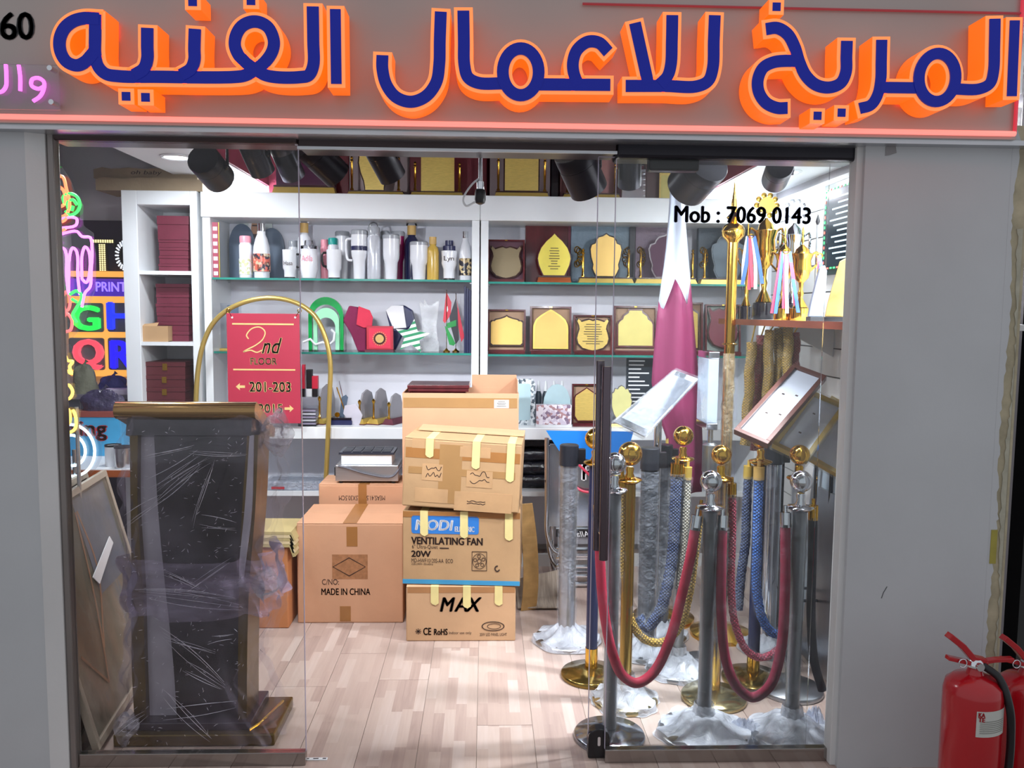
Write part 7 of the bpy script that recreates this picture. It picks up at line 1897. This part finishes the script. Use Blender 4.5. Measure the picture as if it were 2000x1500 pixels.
# silver tray sign in film, tilted
YTS = 3.75
ts = thing('tilted_sign_holder', 'silver sign holder wrapped in film, tilted on its stand before the flag', 'sign holder', (P(1285, 1236, YTS).x, YTS, 0))
q4 = [(1200, 822), (1318, 722), (1366, 740), (1262, 852)]
v4 = [P(a, b, YTS+dy)-ts.location for (a, b), dy in zip(q4, (-0.02, 0.1, 0.1, -0.02))]
n_ = (v4[1]-v4[0]).cross(v4[3]-v4[0]).normalized()
if n_.y > 0: n_ = -n_
def slabq(v, th, name, m, par, off=0.0, k=1.0):
    c_ = sum(v, Vector())/4
    vv = [c_+(p-c_)*k+n_*off for p in v]
    return MB().add(vv+[p-n_*th for p in vv], [(0, 1, 2, 3), (7, 6, 5, 4), (0, 4, 5, 1), (1, 5, 6, 2), (2, 6, 7, 3), (3, 7, 4, 0)]).obj(name, m, par, bevel=0.003)
slabq(v4, 0.03, 'tray', m_chrome, ts)
slabq(v4, 0.002, 'insert_sheet', mat('grey_white_sheet', '#98a0b0', 0.4), ts, 0.003, 0.84)
slabq(v4, 0.05, 'film_wrap', film('tray_film', '#e8eefa', 0.22, 0.08, 30, 1.0), ts, 0.008, 1.05)
cm = sum(v4, Vector())/4
MB().tube([(cm.x, cm.y+0.01, 0.02), (cm.x, cm.y+0.01, cm.z-0.02)], 0.018, 14).obj('post', m_chrome, ts, smooth=True)
MB().lathe([(0.10, 0), (0.10, 0.02), (0.03, 0.03)], (cm.x, cm.y+0.01, 0), 30).obj('base_disc', m_steel, ts, smooth=True)
# acrylic sign holder seen edge-on
YAS = 3.62
a = P(1386, 838, YAS)
ah = thing('acrylic_sign_holder', 'upright clear acrylic sign block on a chrome post right of the flag', 'sign holder', (a.x, YAS, 0))
z1_ = P(1386, 700, YAS).z; z0_ = P(1386, 826, YAS).z
MB().box(-0.02, 0.028, -0.02, 0.16, z0_, z1_).obj('acrylic_block', film('thick_acrylic', '#cfe0f5', 0.5, 0.05, 3, 0.1), ah, bevel=0.004)
for zz in (z0_-0.03, z1_): MB().box(-0.02, 0.03, -0.022, 0.162, zz, zz+0.03).obj('metal_cap', m_chrome, ah, bevel=0.003)
MB().tube([(0.004, 0, 0.02), (0.004, 0, z0_-0.03)], 0.013, 12).obj('post', m_chrome, ah, smooth=True)
MB().lathe([(0.034, 0), (0.034, 0.12), (0.02, 0.13)], (0.004, 0, z0_-0.22), 16).obj('clamp', m_steel, ah, smooth=True)
MB().lathe([(0.09, 0), (0.09, 0.02), (0.03, 0.03)], (0.004, 0, 0), 30).obj('base_disc', m_steel, ah, smooth=True)

# tilted sign frames on the right
def sign_frame(label, corners, Ys, mfr, mpanel, post=True, filmed=False, fw=0.02, marks=()):
    TL, TR, BR, BL = [P(a, b, y) for (a, b), y in zip(corners, Ys)]
    t_, W, H = quad_frame('tilted_sign', label, TL, TR, BR, BL, fw, mfr, mpanel, 0.03, 'sign frame', 'tilted sign frames at the right')
    if filmed: MB().box(-0.006, W+0.006, -0.006, 0.036, -0.006, H+0.006).obj('film_wrap', film('frame_film', '#eef0e6', 0.15, 0.1, 22, 1.0), t_)
    for (u, v) in marks: MB().box(W*u-0.006, W*u+0.006, 0.0125, 0.0135, H*v-0.004, H*v+0.004).obj('print_mark', m_ink, t_)
    return t_, BL, BR, TL, TR
m_dbr = mat('walnut_frame', '#54302a', 0.35, var=0.15, coat=0.2); m_gfr = mat('gilt_frame', '#b79a4a', 0.3, metal=0.6, var=0.15)
m_wpan = mat('white_sign_panel', '#b4b9c6', 0.45, var=0.03)
Yq = 3.45
sign_frame('walnut framed white sign tilted above the rear gold ball', [(1555, 712), (1620, 735), (1500, 868), (1433, 838)], [3.61, 3.51, 3.26, 3.36], m_dbr, m_wpan, marks=((0.35, 0.62), (0.68, 0.66), (0.35, 0.34), (0.68, 0.38)))
sign_frame('gilt framed white sign in film, tilted behind the walnut one', [(1600, 768), (1668, 798), (1576, 898), (1508, 866)], [3.66, 3.57, 3.39, 3.48], m_gfr, m_wpan, filmed=True, marks=((0.4, 0.7), (0.4, 0.35)))
sign_frame('pale gilt framed sign in film, lowest of the tilted ones at the right', [(1640, 780), (1730, 830), (1646, 930), (1556, 880)], [3.74, 3.65, 3.50, 3.59], m_gfr, m_wpan, filmed=True)
# rack carrying the tilted frames
rk2 = thing('frame_rack', 'dark metal rack under the tilted sign frames', 'rack', (P(1560, 1236, 3.6).x, 3.55, 0))
for x, y, zz in ((-0.04, 0.05, 0.98), (0.12, 0.05, 0.98), (0.12, 0.22, 0.98), (-0.04, 0.22, 0.98)):
    MB().tube([(x, y, 0), (x, y, zz)], 0.009, 8).obj('leg', m_belt, rk2, smooth=True)
for zz in (0.3, 0.96):
    MB().tube([(-0.04, 0.05, zz), (0.12, 0.05, zz)], 0.007, 8).obj('crossbar', m_belt, rk2, smooth=True); MB().tube([(-0.04, 0.22, zz), (0.12, 0.22, zz)], 0.007, 8).obj('crossbar', m_belt, rk2, smooth=True)

# gold braided rope bundle hanging under the trophy shelf
YRB = 4.25
zsh = 1.575
for i, (px, yt_, yb_, m) in enumerate(((1462, 668, 870, m_bgold), (1480, 655, 880, m_bred), (1497, 645, 880, m_bgold), (1516, 642, 850, m_bgold), (1534, 638, 800, m_bgold), (1547, 650, 790, m_bred))):
    a = P(px+6, yt_, YRB+0.05*(i % 2)); b_ = P(px-6+2*i, yb_, YRB-0.05+0.05*(i % 2))
    mm = [a+(b_-a)*k/24+Vector((0.004*math.sin(k*0.7+i), 0, 0)) for k in range(25)]
    t_ = thing('hanging_rope', ['far left gold braided rope', 'left rose braided rope', 'second gold braided rope from the left', 'third gold braided rope from the left', 'rightmost gold braided rope', 'far right rose braided rope'][i]+' in the bundle under the trophy shelf', 'rope', mm[-1], group='braided ropes hanging under the trophy shelf')
    MB().tube([p-mm[-1] for p in mm], 0.021, 12, lobes=4, twist=60, amp=0.28).obj('rope', m, t_, smooth=True)
    MB().tube([p-mm[-1] for p in mm[::3]], 0.029, 10).obj('clear_sleeve', film('rope_sleeve', '#efe6d0', 0.16, 0.15, 40, 0.8), t_, smooth=True)
    MB().tube([mm[0]-mm[-1], Vector((mm[0].x-mm[-1].x, 0.0, zsh-0.028-mm[-1].z))], 0.004, 6).obj('hanging_cord', m_satgold, t_)

# ================================================================== trophy shelf on the right wall
XE = GX(1640, 628, 1.36).x
ysh0, ysh1 = GX(1650, 628, 1.36).y, GX(1432, 613, 1.36).y
sh = thing('trophy_shelf', 'brown-edged wall shelf along the right wall carrying trophies', 'shelf', (1.36, ysh0-0.25, zsh))
LY = ysh1-ysh0+0.50
MB().box(0, XRW-0.014-1.36, 0, LY, -0.022, 0).obj('shelf_board', m_offwhite, sh)
MB().box(-0.008, 0.0, 0, LY, -0.028, 0.002).obj('brown_edge', mat('rust_brown_edging', '#8e4a38', 0.5), sh)
for y in (0.3, LY-0.3): MB().add([(0.2, y-0.01, -0.022), (0.54, y-0.01, -0.022), (0.54, y-0.01, -0.2), (0.2, y+0.01, -0.022), (0.54, y+0.01, -0.022), (0.54, y+0.01, -0.2)], [(0, 1, 2), (5, 4, 3), (0, 3, 4, 1), (1, 4, 5, 2), (2, 5, 3, 0)]).obj('bracket', m_offwhite, sh)
def at_shelf(px, py, dx=0.12):
    d = GX(px, py, 1.36+dx); return d.x, d.y
def cup(label, px, ybot, ytop, dx, m, style=0, medal=True, group='trophies on the wall shelf', wpx=30):
    x, y = at_shelf(px, ybot, dx)
    h = P(px, ytop, y).z-zsh
    r = wpx*S(y)
    t_ = thing('trophy_cup', label, 'trophy', (x, y, zsh), group=group)
    MB().lathe([(r*0.75, 0), (r*0.78, 0.01), (r*0.75, h*0.13), (r*0.5, h*0.14)], seg=20).obj('plinth', m_blackgl if style != 1 else m, t_, smooth=True)
    MB().lathe([(r*0.6, h*0.14), (r*0.45, h*0.17), (r*0.16, h*0.24), (r*0.24, h*0.29), (r*0.14, h*0.33), (r*0.2, h*0.40)], seg=20).obj('stem', m, t_, smooth=True)
    MB().lathe([(r*0.2, h*0.40), (r*0.55, h*0.45), (r*0.72, h*0.55), (r*0.66, h*0.63), (r*0.85, h*0.70), (r*0.80, h*0.705), (r*0.5, h*0.6)], seg=20).obj('bowl', m, t_, smooth=True)
    for sg in (-1, 1):
        MB().tube(crom([Vector((sg*r*0.6, 0, h*0.68)), Vector((sg*r*1.15, 0, h*0.72)), Vector((sg*r*1.2, 0, h*0.60)), Vector((sg*r*0.85, 0, h*0.55)), Vector((sg*r*0.62, 0, h*0.52))], 4), r*0.09, 6).obj('handle', m, t_, smooth=True)
    MB().lathe([(r*0.6, h*0.705), (r*0.5, h*0.75), (r*0.14, h*0.79), (r*0.12, h*0.80)], seg=16).obj('lid', m, t_, smooth=True)
    if medal:
        zc = h*0.90; rr = h*0.09
        MB().lathe([(0.001, -0.006), (rr*0.72, -0.006), (rr*0.72, 0.006), (0.001, 0.006)], (0, 0, zc), 20, 'y').obj('medallion', m_satgold if m is m_gold else m_steel, t_, smooth=True)
        b = MB()
        for a in range(10): b.lathe([(0.001, -0.005), (rr*0.26, 0), (0.001, 0.005)], (rr*0.9*math.cos(a*PI/5), 0, zc+rr*0.9*math.sin(a*PI/5)), 8, 'y')
        b.obj('wreath', m, t_, smooth=True)
    else:
        MB().lathe([(0.001, 0), (r*0.12, h*0.04), (r*0.05, h*0.09), (r*0.1, h*0.13), (0.001, h*0.19)], (0, 0, h*0.80), 12).obj('finial', m, t_, smooth=True)
    return t_, x, y, h, r
cup('tall gold trophy cup with round medallion top, behind the phone number', 1490, 618, 376, 0.20, m_gold, wpx=27)
cup('silver trophy cup with ornate round top, third along the wall shelf', 1545, 620, 388, 0.26, m_chrome, wpx=25)
cup('gold trophy cup with wide handles at the front edge of the shelf', 1528, 616, 440, 0.06, m_gold, 1, False, wpx=22)
cup('shorter gold trophy cup with broad handles nearest the stone awards', 1562, 622, 440, 0.12, m_gold, 1, False, wpx=25)
cup('gold trophy cup hidden behind the brass pole at the shelf\'s far end', 1456, 612, 430, 0.06, m_gold, 0, False, wpx=15)
# medal ribbons
def ribbons(label, px, ytop, ybot, dx, n, cols, seed):
    x, y = at_shelf(px, 615, dx)
    t_ = thing('medal_ribbons', label, 'ribbons', (x, y, zsh), group='striped medal ribbons hanging from the trophies')
    rs = random.Random(seed); k = S(y)
    zt_ = P(px, ytop, y).z-zsh; zb_ = max(P(px, ybot, y).z-zsh, 0.006)
    for i in range(n):
        ox = (i-(n-1)/2)*7*k; top = Vector((ox*0.35, -0.03, zt_)); low = Vector((ox+rs.uniform(-5, 5)*k, -0.035-0.004*i, zb_+rs.uniform(0, 0.05)))
        mid = (top+low)/2+Vector((rs.uniform(-4, 4)*k, -0.006, 0))
        pth = crom([top, mid, low], 6)
        wd = 3.6*k
        vs = []
        for p in pth: vs += [p+Vector((-wd, 0, 0)), p+Vector((wd, 0.002, 0))]
        MB().add(vs, [(2*j, 2*j+1, 2*j+3, 2*j+2) for j in range(len(pth)-1)]).obj('ribbon', cols[i % len(cols)], t_, solid=0.001)
    MB().tube([(0, -0.015, 0), (0, -0.015, zt_)], 0.0025, 6).obj('hanger_rod', m_gold, t_)
    MB().tube([(v[0], -0.03, zt_+v[1]) for v in ellipse(0, 0, 0.014, 0.01, 12)], 0.003, 6, True).obj('medal_ring', m_gold, t_)
m_rb = mat('blue_ribbon', '#3a66d0', 0.5); m_rr = mat('red_ribbon', '#cf3a55', 0.5); m_rw = mat('white_ribbon', '#d5d9e8', 0.5)
ribbons('bunch of red, white and blue ribbons hanging left of the tall gold trophy', 1458, 462, 572, 0.04, 6, [m_rw, m_rb, m_rr, m_rr, m_rw, m_rb], 2)
ribbons('bunch of ribbons spilling over the shelf edge in the middle', 1526, 492, 614, 0.025, 7, [m_rr, m_rb, m_rw, m_rr, m_rw, m_rr, m_rb], 4)
ribbons('short ribbon pair beside the thin spear at the right', 1590, 500, 545, 0.10, 2, [m_rr, m_rb], 6)
# thin spear pole, stone awards, picture plaque
x, y = at_shelf(1592, 560, 0.20)
t = thing('award_spear', 'thin blue-grey spear-tipped pole standing among the stone awards', 'pole', (x, y, zsh))
hh = P(1592, 418, y).z-zsh
MB().lathe([(0.03, 0), (0.03, 0.012), (0.006, 0.02)], seg=16).obj('foot', m_black, t, smooth=True)
MB().tube([(0, 0, 0.01), (0, 0, hh*0.9)], 0.005, 8).obj('shaft', m_steel, t, smooth=True)
MB().lathe([(0.005, 0), (0.011, hh*0.03), (0.001, hh*0.1)], (0, 0, hh*0.9), 10).obj('spear_tip', m_black, t, smooth=True)
def stone_award(label, px0, px1, ytop, dx, m, rot=0.0):
    x, y = at_shelf((px0+px1)/2, 618, dx)
    h = P((px0+px1)/2, ytop, y).z-zsh; r = (px1-px0)/2*S(y)
    t_ = thing('stone_award', label, 'award', (x, y, zsh), rz=rot)
    MB().prism([(-r*0.9, 0.02), (r*0.7, 0.02), (r*0.9, h*0.4), (r, h*0.9), (r*0.7, h), (r*0.2, h*0.95), (-r*0.3, h*0.6), (-r*0.7, h*0.3)], -0.012, 0.012).obj('stone_slab', m, t_, bevel=0.003)
    MB().box(-r*0.9, r*0.8, -0.025, 0.025, 0, 0.02).obj('black_foot', m_black, t_, bevel=0.002)
stone_award('grey-blue slanted stone award on black foot on the wall shelf', 1576, 1610, 518, 0.07, mat('blue_grey_stone', '#8f9bb0', 0.45, var=0.25, scale=20))
stone_award('tan rock-shaped award with painted palm scene at the shelf end', 1610, 1652, 505, 0.05, mat('sunset_stone', '#c7a45e', 0.5, var=0.4, scale=14), rot=-0.5)
# LED menu board on the right wall
ylb0, ylb1 = GX(1668, 430, XRW-0.05).y, GX(1606, 430, XRW-0.05).y
zl0 = P(1630, 535, (ylb0+ylb1)/2).z; zl1 = P(1630, 352, (ylb0+ylb1)/2).z
lb = thing('led_writing_board', 'dark LED writing board with green glowing border on the right wall', 'led board', (XRW-0.014, ylb0, zl0))
LW = ylb1-ylb0; LH = zl1-zl0
MB().box(-0.03, 0, 0, LW, 0, LH).obj('frame', mat('dark_green_frame', '#1e3434', 0.4), lb, bevel=0.004)
MB().box(-0.034, -0.03, 0.03, LW-0.03, 0.03, LH-0.03).obj('screen', mat('led_screen', '#0f1c26', 0.2, emit='#123040', estr=0.2), lb)
g1 = glow('green_led', '#4aff7a', 1.6); r1 = glow('red_led', '#ff6a5a', 1.6); w1 = glow('pale_led_text', '#c8e6f4', 0.7)
bG = MB(); bR = MB()
for i in range(16):
    for (yy, zz) in ((0.035, 0.04+i*(LH-0.08)/15), (LW-0.035, 0.04+i*(LH-0.08)/15)):
        (bR if i % 3 == 1 else bG).box(-0.037, -0.034, yy-0.004, yy+0.004, zz-0.007, zz+0.007)
for i in range(8):
    for (yy, zz) in ((0.05+i*(LW-0.1)/7, 0.035), (0.05+i*(LW-0.1)/7, LH-0.035)):
        (bR if i % 3 == 0 else bG).box(-0.037, -0.034, yy-0.01, yy+0.01, zz-0.004, zz+0.004)
o = bG.obj('green_lights', g1, lb); o = bR.obj('red_lights', r1, lb)
b = MB()
for i in range(12): b.box(-0.0365, -0.034, LW*0.2, LW*(0.5+0.3*((i*7) % 5)/5), LH*(0.16+i*0.06), LH*(0.16+i*0.06)+0.008)
b.obj('text_lines', w1, lb)
# leaning panels at the low right
for i, (px, yt_, lbv, m) in enumerate(((1596, 930, 'white leaning board behind the rightmost rope post', m_white), (1616, 925, 'pale blue-grey leaning board beside the right wall', mat('pale_blue_board', '#a9b9c6', 0.4)), (1632, 1000, 'grey leaning frame panel next to the right jamb', m_steel))):
    Yl = 3.55-0.16*i
    c = P(px, 1250, Yl); zt_ = P(px, yt_, Yl).z
    t_ = thing('leaning_board', lbv, 'board', (c.x+0.06, Yl, 0), ry=0.07, group='boards leaning by the right wall')
    MB().box(-0.008, 0.008, -0.02, 0.5, 0.003, zt_).obj('board', m, t_, bevel=0.002)
    MB().box(-0.011, 0.011, -0.024, -0.018, 0.003, zt_).obj('edge_strip', m_paper, t_)
    MB().box(-0.012, -0.008, 0.02, 0.06, zt_*0.55, zt_*0.9).obj('yellow_tag', mat('yellow_tag', '#cdbb3a', 0.5), t_)

# ================================================================== fire extinguishers outside
m_fe = mat('signal_red_enamel', '#b5121f', 0.22, var=0.06, coat=0.4)
def extinguisher(px, ytop, Y, label, lab=True):
    c = P(px, 1320, Y)
    t_ = thing('fire_extinguisher', label, 'fire extinguisher', (c.x, Y, 0), group='red fire extinguishers')
    r = 57*S(Y); zs_ = P(px, 1322, Y).z
    MB().lathe([(r*0.92, 0), (r, 0.012), (r, zs_-0.045), (r*0.93, zs_-0.018), (r*0.7, zs_), (r*0.3, zs_+0.012), (r*0.22, zs_+0.03)], seg=36).obj('cylinder', m_fe, t_, smooth=True)
    MB().lathe([(0.018, 0), (0.024, 0.006), (0.024, 0.02), (0.016, 0.03)], (0, 0, zs_+0.028), 16).obj('valve', m_chrome, t_, smooth=True)
    z0 = zs_+0.05
    hz_ = P(px, ytop, Y).z-z0
    def bar(name, pts, w, hgt, m):
        MB().strip([(x, z) for x, z in pts], hgt, -w, w).obj(name, m, t_, bevel=0.002)
    bar('upper_lever', [(0.03, z0), (-0.01, z0+0.01), (-0.045, z0+hz_*0.55), (-0.088, z0+hz_*0.93)], 0.014, 0.009, m_fe)
    bar('lower_handle', [(0.035, z0-0.006), (-0.02, z0-0.004), (-0.088, z0+0.012)], 0.012, 0.006, m_fe)
    bar('rear_grip', [(0.02, z0-0.002), (0.06, z0+0.004), (0.115, z0+0.006)], 0.010, 0.006, m_fe)
    MB().tube([(-0.048+v[0], -0.016, z0+v[1]) for v in ellipse(0, 0, 0.012, 0.013, 16)], 0.0018, 6, True).obj('pull_ring', m_chrome, t_, smooth=True)
    MB().lathe([(0.012, -0.03), (0.012, -0.018)], (0.0, 0, zs_+0.042), 14, 'y').obj('gauge', m_chrome, t_, smooth=True)
    hp = crom([Vector((0.018, -0.01, zs_+0.04)), Vector((0.05, -0.04, zs_+0.015)), Vector((r*0.82, -r*0.8, zs_-0.06)), Vector((r*0.98, -r*0.75, zs_-0.16)), Vector((r*0.95, -r*0.75, zs_-0.28)), Vector((r*0.55, -r*1.05, zs_-0.40))], 7)
    MB().tube(hp, 0.0115, 10).obj('hose', m_black, t_, smooth=True)
    if lab:
        a0, a1 = -PI/2-0.42, -PI/2+0.72
        z_0 = P(px, 1442, Y-r).z; z_1 = P(px, 1392, Y-r).z
        def fn(u, v): a = a0+(a1-a0)*u; return ((r+0.0008)*math.cos(a), (r+0.0008)*math.sin(a), z_0+(z_1-z_0)*v+0.006*u)
        lo = MB().grid(fn, 14, 2).obj('label', mat('grey_white_sticker', '#c9cbc6', 0.5), t_, smooth=True)
        def curved(x0_, x1_, z0_, z1_, n):
            b_ = MB()
            for i in range(n):
                zz = z1_-(z1_-z0_)*i/n
                def f2(u, v): a = a0+(a1-a0)*(x0_+(x1_-x0_)*u); return ((r+0.0014)*math.cos(a), (r+0.0014)*math.sin(a), z_0+(z_1-z_0)*(zz-0.03*v)+0.006*(x0_+(x1_-x0_)*u))
                b_.grid(f2, 8, 2)
            return b_
        curved(0.10, 0.92, 0.1, 0.62, 7).obj('fine_print', mat('grey_fine_print', '#8a8a84', 0.6), lo)
        for s_, za, zb in (('KA', 0.80, 0.97), ('TE', 0.62, 0.79)):
            am = a0+(a1-a0)*0.14
            o_ = text(s_, -0.0085, 0.0085, 0, 0.013*(zb-za)/0.17, 0, mat('crimson_print'), lo, 'maker_letters', bold=0.08)
            Mx = Matrix.Translation(((r+0.0016)*math.cos(am), (r+0.0016)*math.sin(am), z_0+(z_1-z_0)*za)) @ Matrix.Rotation(am+PI/2, 4, 'Z')
            o_.data.transform(Mx)
    return t_
extinguisher(1903, 1236, 2.36, 'red fire extinguisher with white label in front of the right pier')
extinguisher(2006, 1240, 2.50, 'second red fire extinguisher cut by the photo\'s right edge', False)
